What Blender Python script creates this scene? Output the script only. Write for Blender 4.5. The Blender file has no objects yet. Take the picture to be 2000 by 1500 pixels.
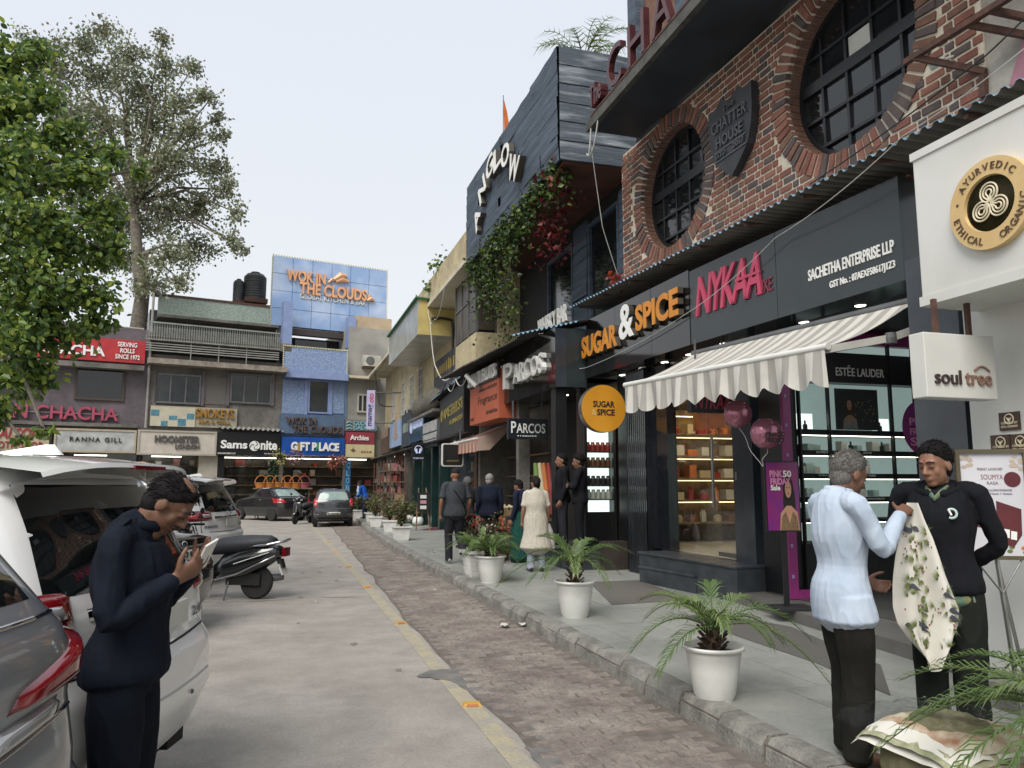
import bpy, bmesh, math, random
from mathutils import Vector, Matrix, noise, Euler
rnd = random.Random(11)
R = math.radians
SC = bpy.context.scene
COL = SC.collection
# ---------------- camera, sky, sun, exposure ----------------
CAMZ = 1.6; FPX = 1500.0; YAW = R(16.74); PITCH = R(7.48)
cd = bpy.data.cameras.new('camera'); cam = bpy.data.objects.new('camera', cd); COL.objects.link(cam)
cam.location = (0, 0, CAMZ); cam.rotation_euler = (R(90) + PITCH, 0, -YAW)
cd.sensor_width = 36; cd.lens = 27.0; cd.clip_start = 0.05; cd.clip_end = 2000
SC.camera = cam
SUN_EL, SUN_AZ = R(50), R(-142)      # azimuth from +Y towards +X: light comes over the left shoulder
w = bpy.data.worlds.new('World'); SC.world = w; w.use_nodes = True
nt = w.node_tree; nt.nodes.clear()
out = nt.nodes.new('ShaderNodeOutputWorld')
sky = nt.nodes.new('ShaderNodeTexSky'); sky.sky_type = 'NISHITA'; sky.sun_disc = False
sky.sun_elevation = SUN_EL; sky.sun_rotation = SUN_AZ; sky.dust_density = 4; sky.air_density = 1.5
b1 = nt.nodes.new('ShaderNodeBackground'); b1.inputs[1].default_value = 0.09
nt.links.new(sky.outputs[0], b1.inputs[0])
tc = nt.nodes.new('ShaderNodeTexCoord'); sp = nt.nodes.new('ShaderNodeSeparateXYZ')
nt.links.new(tc.outputs['Generated'], sp.inputs[0])
nz = nt.nodes.new('ShaderNodeTexNoise'); nz.inputs['Scale'].default_value = 2.2; nz.inputs['Detail'].default_value = 5
nt.links.new(tc.outputs['Generated'], nz.inputs['Vector'])
ad = nt.nodes.new('ShaderNodeMath'); ad.operation = 'MULTIPLY_ADD'; ad.inputs[1].default_value = 0.22
nt.links.new(nz.outputs[0], ad.inputs[0]); nt.links.new(sp.outputs[2], ad.inputs[2])
rp = nt.nodes.new('ShaderNodeValToRGB')
rp.color_ramp.elements[0].position = 0.1; rp.color_ramp.elements[0].color = (0.84, 0.84, 0.85, 1)
rp.color_ramp.elements[1].position = 0.9; rp.color_ramp.elements[1].color = (0.73, 0.79, 0.88, 1)
nt.links.new(ad.outputs[0], rp.inputs[0])
b2 = nt.nodes.new('ShaderNodeBackground'); b2.inputs[1].default_value = 0.68
nt.links.new(rp.outputs[0], b2.inputs[0])
mx = nt.nodes.new('ShaderNodeMixShader'); mx.inputs[0].default_value = 0.86    # a thick white overcast veil over the clear sky
nt.links.new(b1.outputs[0], mx.inputs[1]); nt.links.new(b2.outputs[0], mx.inputs[2])
nt.links.new(mx.outputs[0], out.inputs[0])
sl = bpy.data.lights.new('sun', 'SUN'); sl.energy = 2.2; sl.angle = R(38); sl.color = (1.0, 0.96, 0.9)
so = bpy.data.objects.new('sun', sl); COL.objects.link(so)
dsun = Vector((math.sin(SUN_AZ) * math.cos(SUN_EL), math.cos(SUN_AZ) * math.cos(SUN_EL), math.sin(SUN_EL)))
so.rotation_euler = dsun.to_track_quat('Z', 'Y').to_euler(); so.location = (0, 0, 60)
vs = SC.view_settings; vs.view_transform = 'Standard'; vs.look = 'None'; vs.gamma = 1; vs.exposure = 0.75; vs.use_curve_mapping = False
SC.cycles.use_denoising = True
SC.cycles.max_bounces = 7; SC.cycles.transparent_max_bounces = 24
# ---------------- pixel -> place ----------------
Fw = Vector((math.sin(YAW) * math.cos(PITCH), math.cos(YAW) * math.cos(PITCH), math.sin(PITCH)))
Rt = Vector((math.cos(YAW), -math.sin(YAW), 0)); Up = Rt.cross(Fw); CAMP = Vector((0, 0, CAMZ))
def ray(x, y): return Fw + Rt * ((x - 1000) / FPX) + Up * ((750 - y) / FPX)
def G(x, y, z=0.0):
    d = ray(x, y); return CAMP + d * ((z - CAMZ) / d.z)
def CW(lat, d):            # camera-relative ground point (right, ahead) -> world x, y
    return (lat * math.cos(YAW) + d * math.sin(YAW), d * math.cos(YAW) - lat * math.sin(YAW))
def at(x, d, z=0.0):       # pixel column at distance d ahead, at height z
    X, Y = CW((x - 1000) / FPX * d, d); return Vector((X, Y, z))
def PXD(x, y, d):           # pixel at horizontal distance d ahead
    r = ray(x, y); k = d / (r.x * math.sin(YAW) + r.y * math.cos(YAW)); return CAMP + r * k
class Fr:                  # a vertical plane: s runs left to right as seen from the front, n points to the viewer
    def __init__(s, a, b):
        s.o = Vector((a[0], a[1], 0)); d = Vector((b[0] - a[0], b[1] - a[1], 0)); s.L = d.length; s.s = d.normalized(); s.n = s.s.cross(Vector((0, 0, 1)))
    def pt(s, a, z, n=0.0): return s.o + s.s * a + s.n * n + Vector((0, 0, z))
    def pix(s, x, y, n=0.0):
        d = ray(x, y); o = s.o + s.n * n; t = ((o - CAMP).dot(s.n)) / d.dot(s.n); P = CAMP + d * t
        return (P - o).dot(s.s), P.z
    def off(s, n): 
        f = Fr((s.o.x, s.o.y), (s.o.x + s.s.x, s.o.y + s.s.y)); f.o = s.o + s.n * n; f.L = s.L; return f
# ---------------- materials ----------------
MATS = {}
def hexc(h):
    h = h.lstrip('#'); c = [int(h[i:i + 2], 16) / 255 for i in (0, 2, 4)]
    return tuple(v / 12.92 if v <= 0.04045 else ((v + 0.055) / 1.055) ** 2.4 for v in c)
def mat(name, c1, c2=None, rough=0.6, metal=0.0, s=3.0, bump=0.0, bs=60.0, coat=0.0, emit=None, es=1.0, spec=0.5, detail=6, lo=0.35, hi=0.68, rv=0.0, stretch=None, obj=False, sheen=0):
    if name in MATS: return MATS[name]
    if isinstance(c1, str): c1 = hexc(c1)
    if c2 is None: c2 = tuple(v * 0.82 for v in c1)
    if isinstance(c2, str): c2 = hexc(c2)
    m = bpy.data.materials.new(name); m.use_nodes = True; t = m.node_tree; N = t.nodes; L = t.links
    b = N['Principled BSDF']; b.inputs['Roughness'].default_value = rough; b.inputs['Metallic'].default_value = metal
    b.inputs['Specular IOR Level'].default_value = spec; b.inputs['Coat Weight'].default_value = coat; b.inputs['Coat Roughness'].default_value = 0.05
    if sheen: b.inputs['Sheen Weight'].default_value = sheen
    if obj: g = N.new('ShaderNodeTexCoord'); po = g.outputs['Object']
    else: g = N.new('ShaderNodeNewGeometry'); po = g.outputs['Position']
    if stretch:
        mp = N.new('ShaderNodeMapping'); mp.inputs['Scale'].default_value = stretch; L.new(po, mp.inputs[0]); po = mp.outputs[0]
    n = N.new('ShaderNodeTexNoise'); n.inputs['Scale'].default_value = s; n.inputs['Detail'].default_value = detail; L.new(po, n.inputs['Vector'])
    r = N.new('ShaderNodeValToRGB'); r.color_ramp.elements[0].position = lo; r.color_ramp.elements[1].position = hi
    r.color_ramp.elements[0].color = (*c1, 1); r.color_ramp.elements[1].color = (*c2, 1)
    L.new(n.outputs[0], r.inputs[0]); L.new(r.outputs[0], b.inputs['Base Color'])
    if rv:
        ma = N.new('ShaderNodeMath'); ma.operation = 'MULTIPLY_ADD'; ma.inputs[1].default_value = rv; ma.inputs[2].default_value = rough - rv * 0.5
        L.new(n.outputs[0], ma.inputs[0]); L.new(ma.outputs[0], b.inputs['Roughness'])
    if bump:
        n2 = N.new('ShaderNodeTexNoise'); n2.inputs['Scale'].default_value = bs; n2.inputs['Detail'].default_value = 5; L.new(po, n2.inputs['Vector'])
        bp = N.new('ShaderNodeBump'); bp.inputs['Strength'].default_value = bump; bp.inputs['Distance'].default_value = 0.02
        L.new(n2.outputs[0], bp.inputs['Height']); L.new(bp.outputs[0], b.inputs['Normal'])
    if emit:
        b.inputs['Emission Color'].default_value = (*(hexc(emit) if isinstance(emit, str) else emit), 1); b.inputs['Emission Strength'].default_value = es
    MATS[name] = m; return m
def speck(m, sc, amt, sc2=None):     # grit and grime over a surface's own colour
    t = m.node_tree; N = t.nodes; L = t.links; b = N['Principled BSDF']; src = b.inputs['Base Color'].links[0].from_socket; g = N.new('ShaderNodeNewGeometry')
    for s_, a in ((sc, amt), (sc2, amt)):
        if not s_: continue
        n = N.new('ShaderNodeTexNoise'); n.inputs['Scale'].default_value = s_; n.inputs['Detail'].default_value = 8; n.inputs['Roughness'].default_value = .7; L.new(g.outputs['Position'], n.inputs['Vector'])
        r = N.new('ShaderNodeMapRange'); r.inputs[1].default_value = .38; r.inputs[2].default_value = .6; r.inputs[3].default_value = 1 - a; r.inputs[4].default_value = 1.05; L.new(n.outputs[0], r.inputs[0])
        mu = N.new('ShaderNodeVectorMath'); mu.operation = 'SCALE'; L.new(src, mu.inputs[0]); L.new(r.outputs[0], mu.inputs['Scale']); src = mu.outputs[0]
    L.new(src, b.inputs['Base Color'])
def glass(name, tint=(0.9, 0.95, 0.95), refl=1.0):
    if name in MATS: return MATS[name]
    m = bpy.data.materials.new(name); m.use_nodes = True; t = m.node_tree; N = t.nodes; L = t.links; N.clear()
    o = N.new('ShaderNodeOutputMaterial'); mxs = N.new('ShaderNodeMixShader'); lw = N.new('ShaderNodeLayerWeight'); f = N.new('ShaderNodeMath'); f.operation = 'POWER'; f.inputs[1].default_value = 5; L.new(lw.outputs['Facing'], f.inputs[0])
    ml = N.new('ShaderNodeMath'); ml.operation = 'MULTIPLY_ADD'; ml.inputs[1].default_value = refl * .9; ml.inputs[2].default_value = 0.04 * refl; ml.use_clamp = True
    tr = N.new('ShaderNodeBsdfTransparent'); tr.inputs[0].default_value = (*tint, 1); gl = N.new('ShaderNodeBsdfGlossy'); gl.inputs['Roughness'].default_value = 0.02
    L.new(f.outputs[0], ml.inputs[0]); L.new(ml.outputs[0], mxs.inputs[0]); L.new(tr.outputs[0], mxs.inputs[1]); L.new(gl.outputs[0], mxs.inputs[2]); L.new(mxs.outputs[0], o.inputs[0])
    MATS[name] = m; return m
def leafmat(name, c1, c2, rough=0.45, trans=0.35, s=6.0):
    if name in MATS: return MATS[name]
    m = mat(name, c1, c2, rough=rough, s=s); t = m.node_tree; N = t.nodes; L = t.links; b = N['Principled BSDF']
    src = b.inputs['Base Color'].links[0].from_socket
    tl = N.new('ShaderNodeBsdfTranslucent'); L.new(src, tl.inputs[0]); mxs = N.new('ShaderNodeMixShader'); mxs.inputs[0].default_value = trans
    L.new(b.outputs[0], mxs.inputs[1]); L.new(tl.outputs[0], mxs.inputs[2]); L.new(mxs.outputs[0], N['Material Output'].inputs[0]); return m
def stripes(name, ca, cb, axis, period, rough=0.75, duty=0.5, dirt=0.12):   # a woven stripe along a world direction
    if name in MATS: return MATS[name]
    m = mat(name, ca, cb, rough=rough); t = m.node_tree; N = t.nodes; L = t.links; b = N['Principled BSDF']
    g = N.new('ShaderNodeNewGeometry'); d = N.new('ShaderNodeVectorMath'); d.operation = 'DOT_PRODUCT'; d.inputs[1].default_value = axis
    L.new(g.outputs['Position'], d.inputs[0]); q = N.new('ShaderNodeMath'); q.operation = 'DIVIDE'; q.inputs[1].default_value = period
    L.new(d.outputs['Value'], q.inputs[0]); fr = N.new('ShaderNodeMath'); fr.operation = 'FRACT'; L.new(q.outputs[0], fr.inputs[0])
    gt = N.new('ShaderNodeMath'); gt.operation = 'GREATER_THAN'; gt.inputs[1].default_value = duty; L.new(fr.outputs[0], gt.inputs[0])
    mc = N.new('ShaderNodeMixRGB'); mc.inputs[1].default_value = (*hexc(ca), 1); mc.inputs[2].default_value = (*hexc(cb), 1); L.new(gt.outputs[0], mc.inputs[0])
    n = N.new('ShaderNodeTexNoise'); n.inputs['Scale'].default_value = 5; n.inputs['Detail'].default_value = 6; L.new(g.outputs['Position'], n.inputs['Vector'])
    mu = N.new('ShaderNodeMixRGB'); mu.blend_type = 'MULTIPLY'; mu.inputs[0].default_value = dirt * 3
    L.new(mc.outputs[0], mu.inputs[1]); L.new(n.outputs[0], mu.inputs[2]); L.new(mu.outputs[0], b.inputs['Base Color']); return m
# ---------------- things, parts, meshes ----------------
OFF = {}
def tag(o, label=None, cat=None, group=None, kind=None):
    if label: o['label'] = label
    if cat: o['category'] = cat
    if group: o['group'] = group
    if kind: o['kind'] = kind
    return o
def thing(name, label, cat, loc=(0, 0, 0), rz=0.0, group=None, local=False):
    o = bpy.data.objects.new(name, None); COL.objects.link(o); o.empty_display_size = 0.1
    o.location = loc; o.rotation_euler = (0, 0, rz); OFF[o.name] = Vector((0, 0, 0)) if local else Vector(loc)
    return tag(o, label, cat, group)
def dup(root, loc, rz=0.0, label=None, group=None, sc=None):
    def cp(o, par):
        c = o.copy(); COL.objects.link(c); c.parent = par
        for ch in list(o.children): cp(ch, c)
        return c
    r = cp(root, None); r.location = loc; r.rotation_euler = (0, 0, rz)
    if sc: r.scale = (sc, sc, sc) if not isinstance(sc, tuple) else sc
    if label: r['label'] = label
    if group: r['group'] = group
    return r
class MB:
    def __init__(s): s.v = []; s.f = []; s.m = []
    def add(s, vs, fs, mi=0):
        b = len(s.v); s.v += [Vector(p) for p in vs]; s.f += [tuple(i + b for i in f) for f in fs]; s.m += [mi] * len(fs); return s
    def hexa(s, p, mi=0):    # 8 points: bottom 0-3 counter-clockwise, top 4-7
        return s.add(p, [(3, 2, 1, 0), (4, 5, 6, 7), (0, 1, 5, 4), (1, 2, 6, 5), (2, 3, 7, 6), (3, 0, 4, 7)], mi)
    def box(s, x0, x1, y0, y1, z0, z1, mi=0):
        return s.hexa([(x0, y0, z0), (x1, y0, z0), (x1, y1, z0), (x0, y1, z0), (x0, y0, z1), (x1, y0, z1), (x1, y1, z1), (x0, y1, z1)], mi)
    def fbox(s, fr, a0, a1, z0, z1, n0, n1, mi=0):
        P = fr.pt; return s.hexa([P(a0, z0, n1), P(a1, z0, n1), P(a1, z0, n0), P(a0, z0, n0), P(a0, z1, n1), P(a1, z1, n1), P(a1, z1, n0), P(a0, z1, n0)], mi)
    def obox(s, c, ax, ay, az, mi=0):   # centre and three half-axis vectors
        c, ax, ay, az = Vector(c), Vector(ax), Vector(ay), Vector(az)
        return s.hexa([c - ax - ay - az, c + ax - ay - az, c + ax + ay - az, c - ax + ay - az, c - ax - ay + az, c + ax - ay + az, c + ax + ay + az, c - ax + ay + az], mi)
    def prism(s, poly, fr, n0, n1, mi=0):   # poly in (s,z) of a frame, counter-clockwise from the front
        k = len(poly); vs = [fr.pt(a, z, n1) for a, z in poly] + [fr.pt(a, z, n0) for a, z in poly]
        return s.add(vs, [tuple(range(k)), tuple(range(2 * k - 1, k - 1, -1))] + [(i, i + k, (i + 1) % k + k, (i + 1) % k) for i in range(k)], mi)
    def tube(s, pts, r, seg=8, mi=0, cap=True, lat=None):
        pts = [Vector(p) for p in pts]; n = len(pts); b = len(s.v); rr = r if isinstance(r, (list, tuple)) else [r] * n
        up = Vector(lat) if lat is not None else Vector((0, 0, 1)); u = None
        for i, p in enumerate(pts):
            t = (pts[min(i + 1, n - 1)] - pts[max(i - 1, 0)])
            t = t.normalized() if t.length > 1e-9 else Vector((0, 0, 1))
            if lat is not None: u = (up - t * up.dot(t))
            elif u is None: u = t.cross(Vector((0, 0, 1)) if abs(t.z) < 0.95 else Vector((1, 0, 0)))
            else: u = u - t * u.dot(t)
            u.normalize(); v = t.cross(u); a, c = rr[i] if isinstance(rr[i], (tuple, list)) else (rr[i], rr[i])
            for k in range(seg):
                q = 2 * math.pi * k / seg; s.v.append(p + u * (a * math.cos(q)) + v * (c * math.sin(q)))
        for i in range(n - 1):
            for k in range(seg):
                k2 = (k + 1) % seg; s.f.append((b + i * seg + k, b + i * seg + k2, b + (i + 1) * seg + k2, b + (i + 1) * seg + k)); s.m.append(mi)
        if cap:
            s.f.append(tuple(b + k for k in range(seg - 1, -1, -1))); s.f.append(tuple(b + (n - 1) * seg + k for k in range(seg))); s.m += [mi, mi]
        return s
    def lathe(s, c, prof, seg=24, mi=0, axis=(0, 0, 1), cap=True):
        c = Vector(c); ax = Vector(axis).normalized(); u = ax.orthogonal().normalized(); v = ax.cross(u); b = len(s.v); n = len(prof)
        for r, z in prof:
            for k in range(seg):
                q = 2 * math.pi * k / seg; s.v.append(c + ax * z + u * (r * math.cos(q)) + v * (r * math.sin(q)))
        for i in range(n - 1):
            for k in range(seg):
                k2 = (k + 1) % seg; s.f.append((b + i * seg + k, b + i * seg + k2, b + (i + 1) * seg + k2, b + (i + 1) * seg + k)); s.m.append(mi)
        if cap:
            s.f.append(tuple(b + k for k in range(seg - 1, -1, -1))); s.f.append(tuple(b + (n - 1) * seg + k for k in range(seg))); s.m += [mi, mi]
        return s
    def ell(s, c, rx, ry, rz, mi=0, seg=20, rings=12, rot=None):
        c = Vector(c); b = len(s.v)
        for i in range(rings + 1):
            th = math.pi * i / rings
            for k in range(seg):
                q = 2 * math.pi * k / seg; p = Vector((rx * math.sin(th) * math.cos(q), ry * math.sin(th) * math.sin(q), rz * math.cos(th)))
                if rot is not None: p = rot @ p
                s.v.append(c + p)
        for i in range(rings):
            for k in range(seg):
                k2 = (k + 1) % seg; s.f.append((b + i * seg + k, b + (i + 1) * seg + k, b + (i + 1) * seg + k2, b + i * seg + k2)); s.m.append(mi)
        return s
    def grid(s, rows, mi=0, close=False):    # rows of points
        b = len(s.v); nr = len(rows); nc = len(rows[0])
        for r in rows: s.v += [Vector(p) for p in r]
        for i in range(nr - 1):
            for k in range(nc - 1 + (1 if close else 0)):
                k2 = (k + 1) % nc; s.f.append((b + i * nc + k, b + i * nc + k2, b + (i + 1) * nc + k2, b + (i + 1) * nc + k)); s.m.append(mi)
        return s
    def build(s, name, mats, parent=None, smooth=False, bevel=0.0, sharp=None):
        o0 = OFF.get(parent.name, Vector((0, 0, 0))) if parent else Vector((0, 0, 0))
        me = bpy.data.meshes.new(name); me.from_pydata([tuple(p - o0) for p in s.v], [], s.f)
        if not isinstance(mats, (list, tuple)): mats = [mats]
        for m in mats: me.materials.append(m)
        if len(mats) > 1: me.polygons.foreach_set('material_index', s.m)
        if smooth: me.polygons.foreach_set('use_smooth', [True] * len(s.f))
        if smooth and sharp: me.set_sharp_from_angle(angle=R(sharp))
        me.update(); o = bpy.data.objects.new(name, me); COL.objects.link(o)
        if parent: o.parent = parent; OFF[o.name] = o0
        if bevel:
            md = o.modifiers.new('bevel', 'BEVEL'); md.width = bevel; md.segments = 2; md.limit_method = 'ANGLE'; md.angle_limit = R(40)
        return o
def struct(o): o['kind'] = 'structure'; return o
TXT = {}
TMP = bpy.data.scenes.new('workbench')     # an empty scratch scene: evaluates one text or one remesh at a time, removed at the end
def evalmesh(o):
    vl = TMP.view_layers[0]; vl.update(); dg = vl.depsgraph; return bpy.data.meshes.new_from_object(o.evaluated_get(dg))
def text_mesh(t, ext=0.02, off=0.0, shear=0.0, sp=1.0):
    k = (t, ext, off, shear, sp)
    if k in TXT: return TXT[k]
    cu = bpy.data.curves.new('t', 'FONT'); cu.body = t; cu.extrude = ext; cu.offset = off; cu.shear = shear; cu.space_character = sp; cu.resolution_u = 3; cu.align_x = 'LEFT'
    o = bpy.data.objects.new('t', cu); TMP.collection.objects.link(o); me = evalmesh(o)
    vs = [v.co.copy() for v in me.vertices]; fs = [tuple(p.vertices) for p in me.polygons]
    bpy.data.objects.remove(o); bpy.data.curves.remove(cu); bpy.data.meshes.remove(me); TXT[k] = (vs, fs); return vs, fs
def text(t, m, parent, fr, a0, a1, z0, z1, n=0.0, dep=0.02, off=0.0, shear=0.0, sp=1.0, name='lettering', skew=0.0, fit=True, mb=None, rot=0.0, serif=False):
    vs, fs = text_mesh(t, 0.5, off, shear, sp)
    if not vs: return None
    x0 = min(v.x for v in vs); x1 = max(v.x for v in vs); y0 = min(v.y for v in vs); y1 = max(v.y for v in vs)
    own = mb is None; mb = mb or MB(); P = []
    kx = (a1 - a0) / max(1e-6, x1 - x0); ky = (z1 - z0) / max(1e-6, y1 - y0)
    if not fit: kx = min(kx, ky); ky = kx
    for v in vs:
        a = (v.x - x0) * kx; b = (v.y - y0) * ky
        if rot: ca, sa = math.cos(rot), math.sin(rot); cx, cy = (a1 - a0) / 2, (z1 - z0) / 2; a, b = cx + (a - cx) * ca - (b - cy) * sa, cy + (a - cx) * sa + (b - cy) * ca
        P.append(fr.pt(a0 + a, z0 + b + skew * a, n + dep * (v.z + 0.5)))
    mb.add(P, fs)
    return mb.build(name, m, parent) if own else mb
def bars(m_, par, fr, a0, a1, z0, z1, n, k=7, name='illegible_print'):   # lettering too small to read in the photograph
    q = random.Random(int(a0 * 97) + k)
    for i in range(k): w_ = (a1 - a0) / k; MB().fbox(fr, a0 + i * w_, a0 + i * w_ + w_ * q.uniform(.45, .8), z0, z0 + (z1 - z0) * q.uniform(.7, 1), n, n + .006).build(name, m_, par)
def ptext(t, m, parent, fr, x0, y0, x1, y1, n=0.0, **k):    # lettering between two pixels of the photograph (left-bottom, right-top)
    a0, z0 = fr.pix(x0, y0, n); a1, z1 = fr.pix(x1, y1, n); return text(t, m, parent, fr, a0, a1, min(z0, z1), max(z0, z1), n, **k)
def shard(mb, fr, cells, n, t, mi=0):
    for a0, a1, z0, z1 in cells: mb.fbox(fr, a0, a1, z0, z1, n, n + t, mi)
# ---------------- palette ----------------
m_road = mat('road_concrete', '9b968e', '89847c', rough=0.9, s=0.9, bump=0.35, bs=180, detail=14, lo=0.3, hi=0.7)
m_damp = mat('damp_asphalt', '5b5a58', '75726d', rough=0.75, s=6, bump=0.4, bs=150)
m_yel = mat('worn_yellow_paint', '9f967e', '918b81', rough=0.85, s=5, bump=0.2, bs=150, detail=10, lo=0.42, hi=0.62)
m_paver = mat('dusty_paver', '8d857c', '736862', rough=0.92, s=2.3, bump=0.6, bs=55, detail=10, lo=0.32, hi=0.66)
m_faint = mat('faint_stain', '7b766d', '6f6a62', rough=.9, s=8)
m_joint = mat('joint_dirt', '57504a', '6e665d', rough=0.95, s=8, bump=0.4, bs=120)
m_kerb = mat('kerb_concrete', '8a8880', '6a6962', rough=0.85, s=5, bump=0.5, bs=45, detail=10)
m_slab = mat('slate_slab', '949690', '7f817c', rough=0.42, s=1.6, bump=0.12, bs=35, detail=8, rv=0.3, stretch=(1, 0.5, 1))
m_blackgr = mat('black_granite', '1d2024', '16181c', rough=0.12, s=9, spec=0.6, rv=0.12)
m_greygr = mat('grey_granite', '343a40', '2a2f35', rough=0.16, s=3, spec=0.6, rv=0.15)
m_stepst = mat('dark_step_stone', '3c4146', '2c3034', rough=0.35, s=5, bump=0.15, bs=40, rv=0.3)
m_black = mat('black_paint', '17181a', '101113', rough=0.4)
m_matblack = mat('matt_black', '141517', '1c1d1f', rough=0.7)
m_white = mat('white_paint', 'cfcfca', 'bdbdb6', rough=0.55, s=1.2)
m_letter_white = mat('white_letters', 'e4e4e0', 'd6d6d2', rough=0.4)
m_letter_gold = mat('gold_letters', 'b0802f', '8d6524', rough=0.35, metal=0.3)
m_steel = mat('brushed_steel', '9a9a98', '83837f', rough=0.28, metal=0.9)
m_rust = mat('rusty_steel', '5d4034', '44302a', rough=0.8, s=12, bump=0.3)
m_cream = mat('cream_wall', 'bdb08c', 'a3977a', rough=0.85, s=1.1, bump=0.15, bs=30, detail=9)
m_creamlite = mat('pale_wall', 'c6bea6', 'a69f8c', rough=0.85, s=0.9, bump=0.15, bs=30, detail=9)
m_greywall = mat('grey_stained_wall', '77736d', '5b5853', rough=0.9, s=0.8, bump=0.25, bs=25, detail=10)
m_mauve = mat('mauve_wall', '6c6468', '5b5459', rough=0.85, s=0.8, bump=0.15, detail=10)
m_bluewall = mat('blue_wall', '6a7f9f', '5a6f8d', rough=0.7, s=1.4)
m_darkglass = mat('dark_window_glass', '15181a', '1d2022', rough=0.06, spec=0.7)
m_greyglass = mat('grey_window_glass', '3d4142', '33383a', rough=0.15, spec=0.6)
m_glass = glass('clear_glass', (0.93, 0.96, 0.95))
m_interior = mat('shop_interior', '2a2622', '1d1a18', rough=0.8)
m_warm = mat('warm_shelf', '7d674c', '4f3f30', rough=0.7, s=6)
m_lit = mat('lit_panel', 'd8e0dc', 'c8d2ce', rough=0.5, emit='e8f4ee', es=0.9)
m_downlight = mat('downlight', 'ffffff', 'ffffff', emit='fff6e6', es=3)
m_wire = mat('black_cable', '1c1c1c', '222222', rough=0.6)
m_wirew = mat('white_cable', 'b9b9b4', 'a5a5a0', rough=0.6)
m_metalgrey = mat('grey_metal', '6e6f70', '5c5d5e', rough=0.45, metal=0.4)
m_corr_top = mat('blue_sheet_top', '7f9fb4', '6b8ca2', rough=0.6)
m_corr_bot = mat('sheet_underside', '6a6862', '55544f', rough=0.7, s=2)
m_plank = mat('blackened_plank', '35414e', '566371', rough=0.7, s=2.5, bump=0.8, bs=9, stretch=(1, 0.25, 3.5), detail=9, lo=0.4, hi=0.8)
m_plankp = mat('scraped_plank', '46505a', '8f979d', rough=0.7, s=3, bump=0.6, bs=9, stretch=(0.4, 1, 3), detail=9, lo=0.5, hi=0.75)
m_soil = mat('soil', '3a2f27', '291f19', rough=0.95, s=30, bump=0.6)
m_pot = mat('white_plastic_pot', 'd8d8d3', 'c6c6bf', rough=0.5, s=6)
speck(m_road, 45, .16, 2.6); speck(m_slab, 30, .12, 3.5); speck(m_paver, 25, .25, 5); speck(m_kerb, 30, .22, 4); speck(m_pot, 12, .08); speck(m_greywall, 2.2, .22, 9); speck(m_cream, 1.7, .16, 7); speck(m_mauve, 1.9, .16, 8); speck(m_yel, 40, .18)
# ---------------- the ground ----------------
def kx(y): return 2.74 + 0.0017 * max(0.0, y - 16.0) ** 2
mb = MB(); mb.add([(-400, -300, 0), (400, -300, 0), (400, 500, 0), (-400, 500, 0)], [(0, 1, 2, 3)])
ground = struct(mb.build('road', m_road))
# worn yellow line
mb = MB(); rows = []
for i in range(60):
    y = 0.5 + i * 0.6; xc = 1.40 - max(0, y - 14) * 0.006; rows.append([(xc - 0.07, y, 0.004), (xc + 0.07, y, 0.004)])
mb.grid([[r[0] for r in rows], [r[1] for r in rows]][::-1]); struct(mb.build('road_marking', m_yel))
# damp asphalt repairs beside the pavers
def sheet(name, pix, m, z=0.005, jit=0.0):
    mb = MB(); P = [G(x, y, 0) for x, y in pix]; P = [Vector((p.x + rnd.uniform(-jit, jit), p.y + rnd.uniform(-jit, jit), z)) for p in P]
    Q = []
    for i, p in enumerate(P):
        q = P[(i + 1) % len(P)]; Q.append(p)
        for k in (1, 2, 3): Q.append(p.lerp(q, k / 4) + Vector((rnd.uniform(-1, 1), rnd.uniform(-1, 1), 0)) * 0.018)
    a = sum((Q[i].x * Q[(i + 1) % len(Q)].y - Q[(i + 1) % len(Q)].x * Q[i].y) for i in range(len(Q)))
    if a < 0: Q = Q[::-1]
    mb.add(Q, [tuple(range(len(Q)))]); return struct(mb.build(name, m))
c6 = lambda L: [(600 + x / 3, 1000 + y / 3) for x, y in L]
sheet('asphalt_patch', c6([(640, 968), (720, 930), (830, 925), (930, 905), (1010, 960), (1110, 1040), (1210, 1110), (1290, 1190), (1190, 1190), (1080, 1150), (990, 1085), (930, 1045), (880, 1010), (790, 985)]), m_damp, 0.0065)
sheet('asphalt_patch', c6([(1270, 1380), (1400, 1392), (1340, 1310), (1260, 1230), (1400, 1290), (1560, 1400), (1650, 1500), (1380, 1520)]), m_damp, 0.0065)
for k in range(26):   # small spilt stains and gum
    x = rnd.uniform(-1.2, 1.25); y = rnd.uniform(3.6, 16); r = rnd.uniform(0.015, 0.07)
    pts = [(x + r * rnd.uniform(0.5, 1.3) * math.cos(a * 0.7) * 0.7, y + r * rnd.uniform(0.6, 1.5) * math.sin(a * 0.7) * 1.4, 0.005) for a in range(9)]
    struct(MB().add(pts, [tuple(range(9))]).build('road_stain', m_faint))
for y0, x0, x1 in ((11.5, -1.5, 1.2), (19, -2.5, 1.2), (23.5, -3, 2.0)):      # cracks across the lane
    mb = MB(); r1 = []; r2 = []
    for i in range(25):
        x = x0 + (x1 - x0) * i / 24; y = y0 + 0.25 * noise.noise(Vector((x * 1.5, y0, 0))); wd = 0.012 * (1 + noise.noise(Vector((x * 5, y0, 3)))); r1.append((x, y - wd, 0.0045)); r2.append((x, y + wd, 0.0045))
    struct(mb.grid([r1, r2]).build('road_crack', m_faint))
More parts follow.
